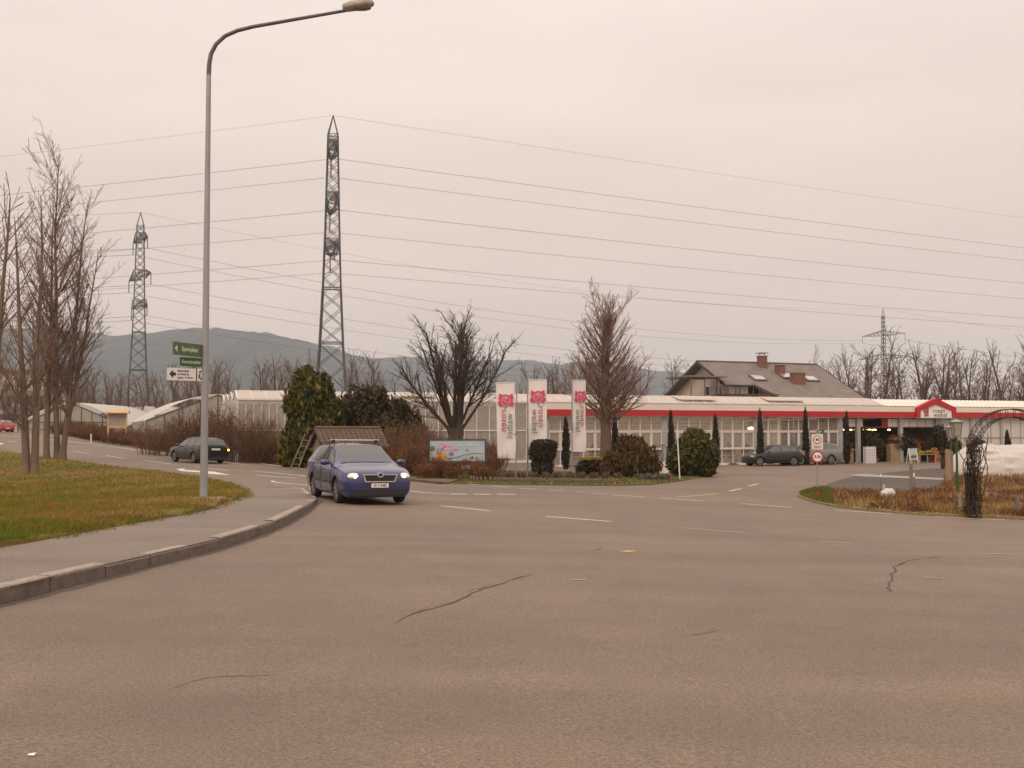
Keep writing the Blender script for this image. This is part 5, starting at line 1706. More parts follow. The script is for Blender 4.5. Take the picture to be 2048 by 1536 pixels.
def pylon(name, xy, h, arms, yaw, label, arm_dir, legs_w=None):
    zg = -.9
    prof = legs_w or [(0, 5.4), (7.5, 4.1), (14, 3.2), (22, 2.45), (30, 1.95), (43.3, 1.35)]
    k_ = h / 46.0

    def w(z):
        z /= k_
        for i in range(len(prof) - 1):
            a, b = prof[i], prof[i + 1]
            if z <= b[0]: return a[1] + (b[1] - a[1]) * (z - a[0]) / (b[0] - a[0])
        return prof[-1][1]
    root = empty(name, (xy[0], xy[1], zg), yaw)
    ztop = 43.3 * k_
    def corner(i, z): return V(((-1, 1, 1, -1)[i] * w(z) / 2, (-1, -1, 1, 1)[i] * w(z) / 2, z))
    zl = [0.0]
    while zl[-1] < ztop: zl.append(min(ztop, zl[-1] + max(1.5, w(zl[-1]) * .82)))
    for i in range(4):
        b_ = MB()
        for a, b in zip(prof[:-1], prof[1:]): b_.beam(corner(i, a[0] * k_), corner(i, b[0] * k_), .2 if a[0] < 20 else .16)
        b_.beam(corner(i, ztop), (0, 0, h), .11)
        b_.build('leg', M['lattice'], root)
    b_ = MB()
    for a, b in zip(zl[:-1], zl[1:]):
        for i in range(4):
            j = (i + 1) % 4
            b_.beam(corner(i, a), corner(j, b), .085); b_.beam(corner(j, a), corner(i, b), .085)
            if b > ztop - .1: b_.beam(corner(i, b), corner(j, b), .09)
    for z in (14.5 * k_, 22 * k_):
        for i in range(4): b_.beam(corner(i, z), corner((i + 1) % 4, z), .16)
    b_.build('bracing', M['lattice'], root)
    rot = Matrix.Rotation(-yaw, 3, 'Z')
    ad = rot @ V((arm_dir[0], arm_dir[1], 0)).normalized()
    sd = V((-ad.y, ad.x, 0))
    tips = []
    for z, a in arms:
        for s in (-1, 1):
            b_ = MB()
            tip = ad * a * s + V((0, 0, z + .35))
            wz = w(z) / 2
            b0 = [sd * wz * q + ad * wz * s + V((0, 0, z)) for q in (-1, 1)]
            b1 = [sd * wz * q + ad * wz * s + V((0, 0, z + 1.9)) for q in (-1, 1)]
            for p in b0 + b1: b_.beam(p, tip, .12)
            for t in (.2, .4, .6, .8):
                qs = [p.lerp(tip, t) for p in b0 + b1]
                b_.beam(qs[0], qs[1], .07); b_.beam(qs[2], qs[3], .07); b_.beam(qs[0], qs[2], .07); b_.beam(qs[1], qs[3], .07); b_.beam(qs[0], qs[3], .06)
                q2 = [p.lerp(tip, t - .2) for p in b0 + b1]
                b_.beam(q2[0], qs[1], .06); b_.beam(q2[2], qs[0], .06); b_.beam(q2[3], qs[1], .06)
            b_.build('cross_arm', M['lattice'], root)
            ins = MB(); ins.tube(tip, tip - UP * 2.4, .09, n=6); ins.build('insulator', M['insul'], root)
            tips.append(V((xy[0], xy[1], zg)) + Matrix.Rotation(yaw, 3, 'Z') @ (tip - UP * 2.4))
    tips.append(V((xy[0], xy[1], zg + h)))
    tag(root, label, 'pylon')
    return tips


P1, P2, P3 = (-25.0, 145.0), (-75.6, 212.0), (134.8, 380.0)
t1_ = pylon('lattice_pylon', P1, 46.6, [(41.2, 5.3), (33.7, 8.0), (27.4, 5.9)], math.radians(8), 'tall steel lattice pylon rising behind the golden thuja', (-.215, .977))
t2_ = pylon('lattice_pylon', P2, 47.0, [(41.0, 5.0), (33.4, 7.6), (27.4, 5.4)], math.radians(20), 'lattice pylon standing between the bare alders and the street lamp', (-.582, .813))
t3_ = pylon('lattice_pylon', P3, 47.0, [(37.0, 8.6), (28.6, 10.6), (21.6, 8.2)], math.radians(30), 'distant lattice pylon with wide cross-arms behind the trees beside the house', (-.62, .78), [(0, 4.0), (7.5, 2.6), (14, 1.9), (22, 1.5), (30, 1.2), (43.3, .8)])


def cable(a, b, sag, label, group, r=.045, n=26):
    a, b = V(a), V(b)
    pts = [a.lerp(b, k / n) - UP * sag * 4 * (k / n) * (1 - k / n) for k in range(n + 1)]
    mb = MB(); mb.path(pts, r, 4)
    tag(mb.build('power_cable', M['wire']), label, 'cable', group)


LE = V((-210 + 25, 206 - 145, 0)); RE = V((254 + 25, 286 - 145, 0))
for i, t in enumerate(t1_):
    top = i == 6
    cn_ = ('near upper-arm cable', 'far upper-arm cable', 'near middle-arm cable', 'far middle-arm cable', 'near lower-arm cable', 'far lower-arm cable', 'thin peak earth wire')[i]
    cable(t, t + LE, 1.2, cn_ + ' from the tall pylon over the bare alders', 'cables of the tall pylon towards the alders', .016 if top else .026)
    cable(t, t + RE, 1.2, cn_ + ' from the tall pylon over the shop', 'cables of the tall pylon over the shop', .016 if top else .026)
for i, (a, b) in enumerate(zip(t2_, t3_)):
    cn_ = ('far upper-arm cable', 'near upper-arm cable', 'far middle-arm cable', 'near middle-arm cable', 'far lower-arm cable', 'near lower-arm cable', 'thin peak earth wire')[i]
    cable(a, b, 6, cn_ + ' strung between the two farther pylons', 'cables between the farther pylons', .02 if i == 6 else .032)
    cable(a, a + V((-150, -10, 0)), 2.5, cn_ + ' leaving the alder pylon away from the shop', 'cables beyond the alder pylon', .03 if i == 6 else .045)
for i, b in enumerate(t3_):
    cn_ = ('far upper-arm cable', 'near upper-arm cable', 'far middle-arm cable', 'near middle-arm cable', 'far lower-arm cable', 'near lower-arm cable', 'thin peak earth wire')[i]
    cable(b, b + V((240, 130, -2)), 5, cn_ + ' leaving the distant pylon away from the house', 'cables beyond the distant pylon', .03 if i == 6 else .05)

# ================================================================== STREET LAMP AND ITS SIGNS
lp = G(407, 1020)
lp.z = verge_z(lp.x, lp.y)
YL = lp.y
lamp = empty('street_lamp', lp)
def LP(px, py): return P(px, py, YL) - lp
b_ = MB()
pts = [(0, 0, -.1), LP(407.5, 900), LP(410, 700), LP(412.5, 500), LP(415, 320), LP(417.5, 150)]
pts = [V((0, 0, -.1))] + [V((LP(417.5, 150).x * (p.z / LP(417.5, 150).z), 0, p.z)) for p in [LP(407.5, 900), LP(410, 700), LP(412.5, 500), LP(415, 320), LP(417.5, 150)]]
b_.path(pts, [.083, .079, .072, .064, .056, .05], 14)
b_.build('pole', M['galv'], lamp, True)
arm = [LP(417.5, 150), LP(418.5, 128), LP(422, 108), LP(432, 88.5), LP(450, 72), LP(475, 61), LP(508, 53), (LP(560, 44)), LP(620, 33.5), LP(692, 21)]
b_ = MB(); b_.path(arm, [.05, .049, .047, .045, .043, .042, .040, .038, .036, .034], 12); b_.build('arm', M['galv_dark'], lamp, True)
d_ = (LP(752, 10.5) - LP(686, 22)).normalized()
q_ = d_.to_track_quat('X', 'Z').to_matrix()
c0 = LP(686, 19.5)
hd = MB()
prof = [(0, .06, .07), (.03, .11, .11), (.16, .14, .135), (.35, .15, .14), (.54, .14, .13), (.65, .095, .095), (.69, .03, .04)]
vs_ = []
for x, wy, wz in prof:
    for k in range(14):
        a = 2 * math.pi * k / 14
        zz = math.sin(a) * wz
        if zz < 0: zz *= .55
        vs_.append(c0 + q_ @ V((x, math.cos(a) * wy, zz + .02)))
fs2 = [(i * 14 + k, i * 14 + (k + 1) % 14, (i + 1) * 14 + (k + 1) % 14, (i + 1) * 14 + k) for i in range(6) for k in range(14)] + [tuple(range(13, -1, -1)), tuple(range(84, 98))]
hd.add(vs_, fs2); head = hd.build('lamp_head', mat('weathered_lamp_housing', (.34, .29, .23), .6, var=.25, scale=9), lamp, True)
gl_ = MB(); gl_.ball(c0 + q_ @ V((.38, 0, -.035)), (.24, .105, .05), 14, 8); gl_.build('lamp_lens', mat('lamp_lens', (.22, .15, .17), .25), lamp, True)
b_ = MB(); b_.box((.10, -.04, .0), (.62, .5, .06)); b_.build('footing', M['concrete'], lamp)
tag(lamp, 'tall galvanised street lamp with a curved arm on the pavement corner', 'street lamp')


def lamp_sign(name, z_top, z_bot, L, lat, depth, label, m, edge=None):
    rz = math.atan2(depth, lat)
    x_at = pts[-1].x * (z_top / pts[-1].z)
    o = empty(name, (lp.x + x_at - .055, lp.y - .03, lp.z), rz)
    b = MB(); b.box((-L / 2, 0, (z_top + z_bot) / 2), (L, .025, z_top - z_bot)); b.build('plate', m, o)
    b = MB(); b.box((-L - .012, 0, (z_top + z_bot) / 2), (.024, .035, z_top - z_bot)); b.build('edge_profile', edge or M['galv'], o)
    b = MB()
    for z in (z_top - .05, z_bot + .05): b.box((.01, .01, z), (.14, .05, .03))
    b.build('clamp', M['galv_dark'], o)
    tag(o, label, 'sign')
    return o


def zpx(py): return P(400, py, YL).z - lp.z
s_1 = lamp_sign('street_sign', zpx(690), zpx(715), .95, .36, .88, 'faded green street sign with arrow reading Sportplatz, top of the lamp post signs', M['sign_green2'])
hz1 = (zpx(690) + zpx(715)) / 2
ar = MB(); ar.plate([(-.90, hz1), (-.82, hz1 + .07), (-.82, hz1 - .07)], -.022, -.013); ar.build('arrow', M['cream'], s_1)
text_obj('Sportplatz', .125, M['cream'], s_1, (-.42, -.016, hz1), bold=.002)
s_2 = lamp_sign('street_sign', zpx(717), zpx(734), .52, .36, .37, 'dark green street sign reading Exerzierplatz on the lamp post', M['sign_green'])
text_obj('Exerzierplatz', .105, M['cream'], s_2, (-.265, -.016, (zpx(717) + zpx(734)) / 2), scale=(.78, 1, 1), bold=.002)
s_3 = lamp_sign('direction_sign', zpx(738), zpx(762.5), .80, .585, .54, 'white direction sign with a black arrow at the bottom of the lamp post signs', M['white'])
hz3 = (zpx(738) + zpx(762.5)) / 2
ar = MB(); ar.plate([(-.74, hz3), (-.66, hz3 + .085), (-.66, hz3 + .03), (-.60, hz3 + .03), (-.60, hz3 - .03), (-.66, hz3 - .03), (-.66, hz3 - .085)], -.022, -.013); ar.build('arrow', M['ink'], s_3)
text_obj('Bauernhof', .06, M['ink'], s_3, (-.56, -.016, hz3 + .07), align='LEFT')
text_obj('im Ried 3a', .06, M['ink'], s_3, (-.56, -.016, hz3), align='LEFT')
text_obj('Jagdloc 12 08 26', .06, M['text_grey'], s_3, (-.56, -.016, hz3 - .07), align='LEFT', scale=(.85, 1, 1))
b_ = MB(); b_.box((-.135, -.015, hz3), (.022, .006, zpx(738) - zpx(762.5))); b_.build('divider', M['ink'], s_3)
b_ = MB(); b_.ball((-.06, -.016, hz3 + .05), (.022, .003, .03), 8, 6); b_.ball((-.07, -.016, hz3 - .03), (.028, .003, .05), 8, 6); b_.box((-.05, -.016, hz3 - .085), (.012, .005, .06)); b_.build('pictogram', M['text_grey'], s_3)

# ================================================================== BANNERS, BILLBOARD, SIGN POST
def banner(px_pole, y, side, w_px, py0, py1, label, mirror=False, yaw=0.0, lean=0.0, py_base=None):
    g = at(px_pole, y)
    o = empty('banner', g, yaw)
    s = FPX / y
    z0 = P(px_pole, py0, y).z - g.z; z1 = P(px_pole, py1, y).z - g.z
    w = w_px / s / max(.3, math.cos(yaw))
    b = MB(); b.tube((0, 0, -.1), (lean * .3, 0, z0 + .12), .038, .03, n=10); b.build('pole', M['galv'], o, True)
    b = MB(); b.tube((0, 0, z0 + .01), (side * (w + .06), 0, z0 + .01), .016, n=6); b.build('top_bar', M['white_metal'], o)
    b = MB(); b.tube((0, 0, z1 + 1.1), (0, 0, z1 + 1.14), .05, n=10); b.build('collar', M['galv_dark'], o)
    nx, nz = 6, 22
    vs_, fs_ = [], []
    x0 = side * .05 if side > 0 else -(w + .05)
    for j in range(nz + 1):
        t = j / nz
        for i in range(nx + 1):
            u = i / nx
            vs_.append((x0 + u * w + lean * (1 - t) * .0 + lean * t * .35, .035 * math.sin(u * 5 + t * 7) * t + .014 * math.sin(t * 17 + u * 3) + .01 * math.sin(u * 11 - t * 9), z0 + (z1 - z0) * t + .012 * math.sin(u * 4) * t))
    for j in range(nz):
        for i in range(nx):
            a = j * (nx + 1) + i
            fs_.append((a, a + nx + 1, a + nx + 2, a + 1))
    b = MB(); b.add(vs_, fs_); b.build('cloth', M['cloth'], o, True)
    hgt = z0 - z1
    xm = x0 + w / 2 + lean * .17
    fl = -1 if mirror else 1
    em = rose_emblem(w * .82, M['rose'], M['cloth'], o, (xm, -.06, z0 - hgt * .235), fl)
    sz = w * .50
    dx = w * .165 * fl
    k_ = .13
    text_obj('rosen', sz, M['raspberry'], o, (xm + dx * 1.15 + lean * k_, -.066, z0 - hgt * .50), rot=(math.pi / 2, math.pi / 2, 0), scale=(1, fl, 1), space=1.05)
    text_obj('waibel', sz, M['olive_print'], o, (xm - dx * 1.0 + lean * k_, -.066, z0 - hgt * .565), rot=(math.pi / 2, math.pi / 2, 0), scale=(1, fl, 1), space=1.05)
    b = MB(); b.beam((xm + dx * .1, -.05, z0 - hgt * .31), (xm + dx * .55, -.05, z0 - hgt * .37), .012, .02); b.beam((xm - dx * .1, -.05, z0 - hgt * .30), (xm + dx * .35, -.05, z0 - hgt * .345), .012, .03)
    b.build('printed_leaf', M['olive_print'], o)
    tag(o, label, 'banner')


M['cloth'] = mat('banner_cloth', (.80, .73, .71), .75, var=.03, scale=3, transl=.2)
banner(1031, 48.4, -1, 37, 766, 917, 'white rose banner showing its lettering mirrored, beside the billboard', True, lean=.22)
banner(1055, 50.3, 1, 36.5, 760, 906, 'white rose banner hanging above the clipped square bush')
banner(1144, 51.4, 1, 27, 760, 904, 'narrow-looking white rose banner beside the cone-shaped tree', yaw=math.radians(38))

bbp = at(915, 45.5)
bb = empty('billboard', bbp, math.radians(2))
zt, zb_ = P(915, 880.5, 45.5).z - bbp.z, P(915, 923, 45.5).z - bbp.z
W2 = 56 / (FPX / 45.5)
b_ = MB()
for x in (-W2, W2): b_.box((x, 0, zt / 2 + .02), (.06, .08, zt + .04))
for z in (zt + .02, zb_ - .02): b_.box((0, 0, z), (2 * W2, .07, .06))
b_.build('frame', mat('board_frame', (.05, .055, .06), .5), bb)
b_ = MB(); b_.box((0, 0, (zt + zb_) / 2), (2 * W2 - .06, .03, zt - zb_ - .04)); b_.build('panel', mat('sky_blue_print', (.30, .40, .50), .55, col2=(.46, .51, .52), scale=1.3, stretch=(.5, 1, 1.6)), bb)
zc = (zt + zb_) / 2; hh = zt - zb_


def bx(u): return -W2 + .03 + u * (2 * W2 - .06)
def bz(v): return zb_ + .02 + v * (hh - .04)


def flower(u, v, r, cols, n, y, seed, squash=.7):
    rq = random.Random(seed)
    f_ = MB()
    for k in range(n):
        a = 2 * math.pi * k / n + rq.uniform(-.15, .15)
        L = r * rq.uniform(.8, 1.1)
        pp = []
        for t, w_ in ((0, .05), (.4, .20), (.8, .24), (1, .08)):
            pp.append((t * L, w_ * L))
        ring = [(t, w_) for t, w_ in pp] + [(t, -w_) for t, w_ in reversed(pp)]
        f_.plate([(max(-W2 + .04, min(W2 - .04, bx(u) + (t * math.cos(a) - w_ * math.sin(a)))), max(zb_ + .03, min(zt - .03, bz(v) + squash * (t * math.sin(a) + w_ * math.cos(a))))) for t, w_ in ring], y - .0015 * k - .002, y - .0015 * k, k % len(cols))
    f_.plate([(bx(u) + .16 * r * math.cos(q * .785), bz(v) + .16 * r * math.sin(q * .785)) for q in range(8)], y - .03, y - .002 * n, 0)
    f_.build('printed_flower', cols, bb)


pk1, pk2 = mat('pink_print', (.62, .22, .34), .6), mat('pale_pink_print', (.66, .36, .46), .6)
or1, or2 = mat('orange_print', (.62, .22, .015), .6), mat('amber_print', (.60, .34, .03), .6)
pu1, pu2 = mat('violet_print', (.30, .10, .34), .6), mat('lilac_print', (.42, .20, .42), .6)
gr1 = mat('leaf_print', (.16, .17, .02), .6)
flower(.27, .70, .32, [pk1, pk2, pk2], 9, -.02, 1, .5)
flower(.46, .58, .16, [pk1, pk2], 7, -.02, 2, .5)
flower(.20, .22, .30, [or1, or2, or1], 8, -.03, 3, .8)
flower(.39, .36, .15, [pu1, pu2], 7, -.02, 4, .8)
flower(.04, .60, .14, [mat('dusky_print', (.20, .13, .12), .6), gr1], 8, -.02, 5, .9)
b_ = MB(); b_.path([(bx(.33), -.02, bz(.12)), (bx(.45), -.02, bz(.17)), (bx(.55), -.02, bz(.24)), (bx(.66), -.02, bz(.33)), (bx(.78), -.02, bz(.38)), (bx(.88), -.02, bz(.38)), (bx(.985), -.02, bz(.35))], [.022, .018, .016, .016, .016, .016, .014], 5); b_.build('printed_stem', gr1, bb)
b_ = MB(); b_.path([(bx(.68) + .07 * (1 - k / 16) * math.cos(k * .75), -.02, bz(.52) + .07 * (1 - k / 16) * math.sin(k * .75)) for k in range(14)], .008, 5); b_.build('printed_tendril', pu1, bb)
text_obj('Alles blüht auf', .155, M['cloth'], bb, (bx(.70), -.022, bz(.78)), space=1.05, bold=.002)
rose_emblem(.13, M['rose_dark'], M['cloth'], bb, (bx(.765), -.02, bz(.16)))
text_obj('rosen', .075, M['text_grey'], bb, (bx(.86), -.02, bz(.20)))
text_obj('waibel', .075, M['text_grey'], bb, (bx(.865), -.02, bz(.11)))
tag(bb, 'billboard printed with pink and orange flowers on blue, among bare shrubs', 'billboard')
mbx = empty('garden_box', at(932, 44.6))
b_ = MB(); b_.box((0, 0, .22), (.26, .2, .46)); b_.build('post', mat('mossy_green', (.10, .11, .02), .8), mbx)
b_ = MB(); b_.box((0, 0, .52), (.34, .28, .14)); b_.build('lid', M['concrete'], mbx)
tag(mbx, 'small mossy green box with a pale lid under the billboard', 'box')

# traffic sign post
tp = G(1635, 977)
ts = empty('sign_post', tp)
yS = tp.y
def tz(py): return P(1635, py, yS).z - tp.z
b_ = MB(); b_.tube((0, 0, -.1), (0, 0, tz(858)), .032, n=10); b_.build('pole', M['galv'], ts, True)
tag(ts, 'slim grey sign post on the grass tip by the planting bed', 'post')


def disc(mb, r, z, y0, y1, mt=0, n=28): mb.plate([(r * math.cos(2 * math.pi * k / n), z + r * math.sin(2 * math.pi * k / n)) for k in range(n)], y0, y1, mt)
zp = empty('zone_sign', tp - V((0, .045, 0)))
b_ = MB(); b_.box((0, 0, (tz(868) + tz(899)) / 2), (.475, .02, tz(868) - tz(899))); b_.build('plate', mat('sign_white', (.66, .60, .53), .5, var=.05), zp)
zc_ = tz(879.5)
b_ = MB(); disc(b_, .175, zc_, -.018, -.011); b_.build('red_ring', M['red_plastic'], zp)
b_ = MB(); disc(b_, .138, zc_, -.022, -.019); b_.build('ring_field', M['white'], zp)
text_obj('40', .17, M['ink'], zp, (0, -.026, zc_), bold=.004)
text_obj('Zone', .13, M['text_grey'], zp, (0, -.018, tz(893.5)))
tag(zp, 'white zone sign with a red ring around 40 on the sign post', 'traffic sign')
wsn = empty('weight_sign', tp - V((0, .045, 0)))
zc_ = tz(913.5)
b_ = MB(); disc(b_, .245, zc_, -.01, .012); b_.build('red_disc', M['red_plastic'], wsn)
b_ = MB(); disc(b_, .185, zc_, -.014, -.011); b_.build('white_field', M['white'], wsn)
text_obj('3,5t', .17, M['ink'], wsn, (0, -.018, zc_), bold=.004)
tag(wsn, 'round red-rimmed weight limit sign reading 3,5t on the sign post', 'traffic sign')
gsn = empty('street_plate', tp - V((0, .04, 0)))
b_ = MB(); b_.box((.16, 0, tz(863.5)), (.27, .015, .13)); b_.build('plate', M['sign_green'], gsn)
b_ = MB(); b_.box((.12, -.01, tz(863.5)), (.10, .006, .05)); b_.build('plate_mark', M['cream'], gsn)
tag(gsn, 'tiny green plate with a pale mark on top of the sign post', 'sign')

# ------------------------------------------------------------------ posts and stakes
def simple_post(name, px, py0, py1, w, m, label, cat='post', lean=(0, 0), top=None, top_h=.08, group=None):
    g = G(px, py1)
    hgt = P(px, py0, g.y).z - g.z
    o = empty(name, g)
    b = MB(); b.path([(0, 0, -.1), (lean[0] * .5, lean[1] * .5, hgt * .5), (lean[0], lean[1], hgt - (top_h if top else 0))], w / 2, 8); b.build('shaft', m, o, True)
    if top:
        b = MB(); b.path([(lean[0], lean[1], hgt - top_h), (lean[0], lean[1], hgt)], w / 2 * 1.06, 8); b.build('top', top, o, True)
    return tag(o, label, cat, group)


simple_post('white_post', 1360, 860, 960.5, .065, M['white_metal'], 'thin white post leaning beside the round olive bush', lean=(-.13, 0))
STK = 'low red-and-white survey stake at the edge of the drive'
for px, a, b, lab in ((979, 946, 961, 'slim red-topped white stake in front of the billboard'), (1231, 956, 969, 'red-topped white stake at the end of the lavender edging'), (1342, 954, 965, 'red-topped white stake on the lawn near the leaning white post'), (1635, 984, 999, 'red-topped white stake at the foot of the sign post'), (1680, 980, 998, 'red stake at the front corner of the planting bed'), (1839, 1002, 1021, 'red-topped stake half hidden among the dry plants of the bed')):
    simple_post('marker_stake', px, a, b, .05, M['white'], lab, 'stake', top=M['red_plastic'], top_h=.17)
simple_post('marker_post', 182, 865, 886, .12, M['white'], 'white roadside marker post with black cap at the hedge', 'post', top=M['black'], top_h=.12)
og = G(102, 1034); og.z = verge_z(og.x, og.y)
b_ = MB(); b_.box((0, 0, .05), (.035, .02, .12)); o = b_.build('marker_peg', M['red_plastic']); o.location = og; tag(o, 'small orange-red marker peg in the verge grass', 'peg')
simple_post('wooden_post', 1823, 921, 988, .14, M['wood_grey'], 'weathered post between the dark lot and the planting bed', top=M['concrete'], top_h=.12)
simple_post('wooden_post', 1762, 948, 985, .05, M['wood_grey'], 'thin stake with a white cap behind the white sack', top=M['white'], top_h=.12)
simple_post('wooden_post', 1828.5, 946, 985, .06, M['wood_grey'], 'thin stake with a white cap beside the weathered post', top=M['white'], top_h=.15)
simple_post('wooden_post', 1897, 899, 967, .26, M['wood_post'], 'thick tan timber post left of the green lantern')
simple_post('wooden_post', 1904, 902, 962, .16, M['wood_grey'], 'grey timber post right behind the thick tan post')
simple_post('wooden_post', 1921, 985, 1032, .09, M['concrete'], 'short pale post at the foot of the wire rose arch')
simple_post('wooden_post', 2035, 990, 1032, .10, M['wood_grey'], 'short grey post in the straw at the roadside, right of the arch')
simple_post('wooden_post', 1975, 985, 1003, .05, M['concrete'], 'tiny pale stake inside the planting bed behind the arch')
pt = empty('wrapped_plant', G(1886, 938))
b_ = MB(); b_.path([(0, 0, 0), (0, 0, .2), (0, 0, .75)], [.10, .15, .13], 8); b_.build('dark_wrap', M['black'], pt)
v, f, c = leaf_cloud([(0, 0, 1.05, .2, .2, .32)], 260, .09, BROWN, 501, shell=.9); link('dry_twigs', np_mesh('dry_twigs', v, f, M['leaf'], c), pt)
tag(pt, 'slim dark-wrapped plant standing at the edge of the entrance drive', 'plant')


def lantern(px, py_head0, py_head1, py_base, label):
    g = G(px, py_base)
    o = empty('garden_lantern', g)
    z1 = P(px, py_head1, g.y).z - g.z; z0 = P(px, py_head0, g.y).z - g.z
    b = MB(); b.path([(0, 0, -.1), (0, 0, z1 * .55), (0, 0, z1)], [.06, .045, .03], 10); b.build('post', M['green_paint'], o, True)
    hgt = z0 - z1; w0, w1 = hgt * .19, hgt * .29
    b = MB()
    cs = [(-1, -1), (1, -1), (1, 1), (-1, 1)]
    b.add([(x * w0, y * w0, z1 + .03) for x, y in cs] + [(x * w1, y * w1, z0 - .06) for x, y in cs], [(0, 1, 5, 4), (1, 2, 6, 5), (2, 3, 7, 6), (3, 0, 4, 7)])
    b.build('glass', mat('lantern_glass', (.40, .36, .28), .3, alpha=.3), o)
    b = MB()
    for x, y in cs: b.beam((x * w0, y * w0, z1), (x * w1, y * w1, z0 - .05), .022)
    b.box((0, 0, z1 + .01), (w0 * 2.3, w0 * 2.3, .04)); b.box((0, 0, z0 - .04), (w1 * 2.3, w1 * 2.3, .04))
    b.build('frame', M['galv_dark'], o)
    b = MB(); b.add([(x * w1 * 1.25, y * w1 * 1.25, z0 - .02) for x, y in cs] + [(0, 0, z0 + .1)], [(0, 1, 4), (1, 2, 4), (2, 3, 4), (3, 0, 4), (3, 2, 1, 0)]); b.build('hood', M['galv'], o)
    tag(o, label, 'lantern')


lantern(1915, 843, 873, 986, 'green garden lantern on a tall post, taller of the pair behind the arch')
lantern(1903, 854, 877, 962, 'green garden lantern, lower of the pair beside the entrance')

# rose arch of black wire
ra = empty('rose_arch', on(11.75, 26.8), math.radians(-8))
hs, Rr, dpt = 1.75, 1.02, .42
def arch_pt(t, rad, y):
    """t in 0..1 along left leg, arc, right leg."""
    Lt = hs * 2 + math.pi * rad
    s = t * Lt
    cx = .92
    if s < hs: return V((cx - rad, y, s))
    if s < hs + math.pi * rad:
        a = math.pi - (s - hs) / rad
        return V((cx + rad * math.cos(a), y, hs + rad * math.sin(a)))
    return V((cx + rad, y, hs - (s - hs - math.pi * rad)))
b_ = MB()
for rad in (Rr, Rr - .2):
    for y in (-dpt / 2, -dpt / 6, dpt / 6, dpt / 2):
        b_.path([arch_pt(k / 48, rad, y) for k in range(49)], .007 if abs(y) < .2 else .010, 5)
b_.build('hoop_wires', M['black'], ra)
b_ = MB()
for k in range(37):
    t = k / 36
    b_.beam(arch_pt(t, Rr, -dpt / 2), arch_pt(t, Rr, dpt / 2), .009); b_.beam(arch_pt(t, Rr - .2, -dpt / 2), arch_pt(t, Rr - .2, dpt / 2), .009)
    b_.beam(arch_pt(t, Rr - .2, -dpt / 2), arch_pt(t, Rr, -dpt / 2), .012); b_.beam(arch_pt(t, Rr - .2, dpt / 2), arch_pt(t, Rr, dpt / 2), .012)
b_.build('cross_wires', M['black'], ra)
r_ = random.Random(77); sg = []
for k in range(34):
    p = V((.92 - Rr + r_.uniform(-.12, .2), r_.uniform(-.25, .25), r_.uniform(0, .25)))
    d = V((0, 0, 1)); L = r_.uniform(.8, 2.1); n = 9
    for i in range(n):
        d = (d + rnd_dir(r_) * .3 + V((.92 - Rr + .08 - p.x, -p.y, .35)) * .5).normalized()
        if p.z > 1.75: d = (d + V((.25, 0, -.1))).normalized()
        q = p + d * L / n
        sg.append((p, q, .012, .010))
        if r_.random() < .8:
            e_ = rnd_dir(r_); sg.append((q, q + e_ * r_.uniform(.06, .2), .006, .003))
        p = q
link('climbing_canes', seg_mesh('climbing_canes', sg, 4, M['twig'], (.055, .035, .022), r_), ra)
v, f, c = leaf_cloud([(.0, 0, .9, .22, .26, .95), (.02, 0, 1.8, .2, .24, .35)], 1500, .035, [(.07, .035, .02), (.05, .05, .015), (.10, .05, .025)], 78, shell=.9)
link('dry_leaves', np_mesh('dry_leaves', v, f, M['leaf'], c), ra)
tag(ra, 'black wire rose arch with dry climbing canes on its left leg', 'arch')

# white fleece tunnel
ft_ = empty('fleece_tunnel', on(24.4, 56.5), math.radians(6))
na, nl = 34, 90
vs_ = []
for j in range(nl + 1):
    x = -.9 + 26 * (j / nl) ** 1.15
    e_ = min(1, max(.02, (x + .9) / 1.5)); e_ = math.sqrt(1 - (1 - e_) ** 2)
    hoop = .06 * math.exp(-(((x + .4) % 3.2 - 1.6) / .22) ** 2)
    for i in range(na + 1):
        a = math.pi * i / na
        fold = .06 * noise.noise(V((x * .9, a * 8, 1))) + .028 * math.sin(a * 23 + x * .6 + 3 * noise.noise(V((x, a, 4))))
        rr_ = e_ * (1 + hoop * .6 + fold)
        vs_.append((x, -1.45 * math.cos(a) * rr_, 1.62 * (abs(math.sin(a)) ** .8) * rr_ + .02))
mbq = MB(); mbq.add(vs_, [(j * (na + 1) + i, (j + 1) * (na + 1) + i, (j + 1) * (na + 1) + i + 1, j * (na + 1) + i + 1) for j in range(nl) for i in range(na)])
mbq.build('fleece', M['film'], ft_, True)
for k in range(6):
    b_ = MB(); x = 1.2 + 3.2 * k
    b_.path([(x, -1.55 * math.cos(math.pi * i / 16), 1.74 * abs(math.sin(math.pi * i / 16)) ** .8 + .02) for i in range(17)], .022, 6); b_.build('hoop', M['white'], ft_)
tag(ft_, 'low tunnel covered in wrinkled white fleece', 'tunnel')

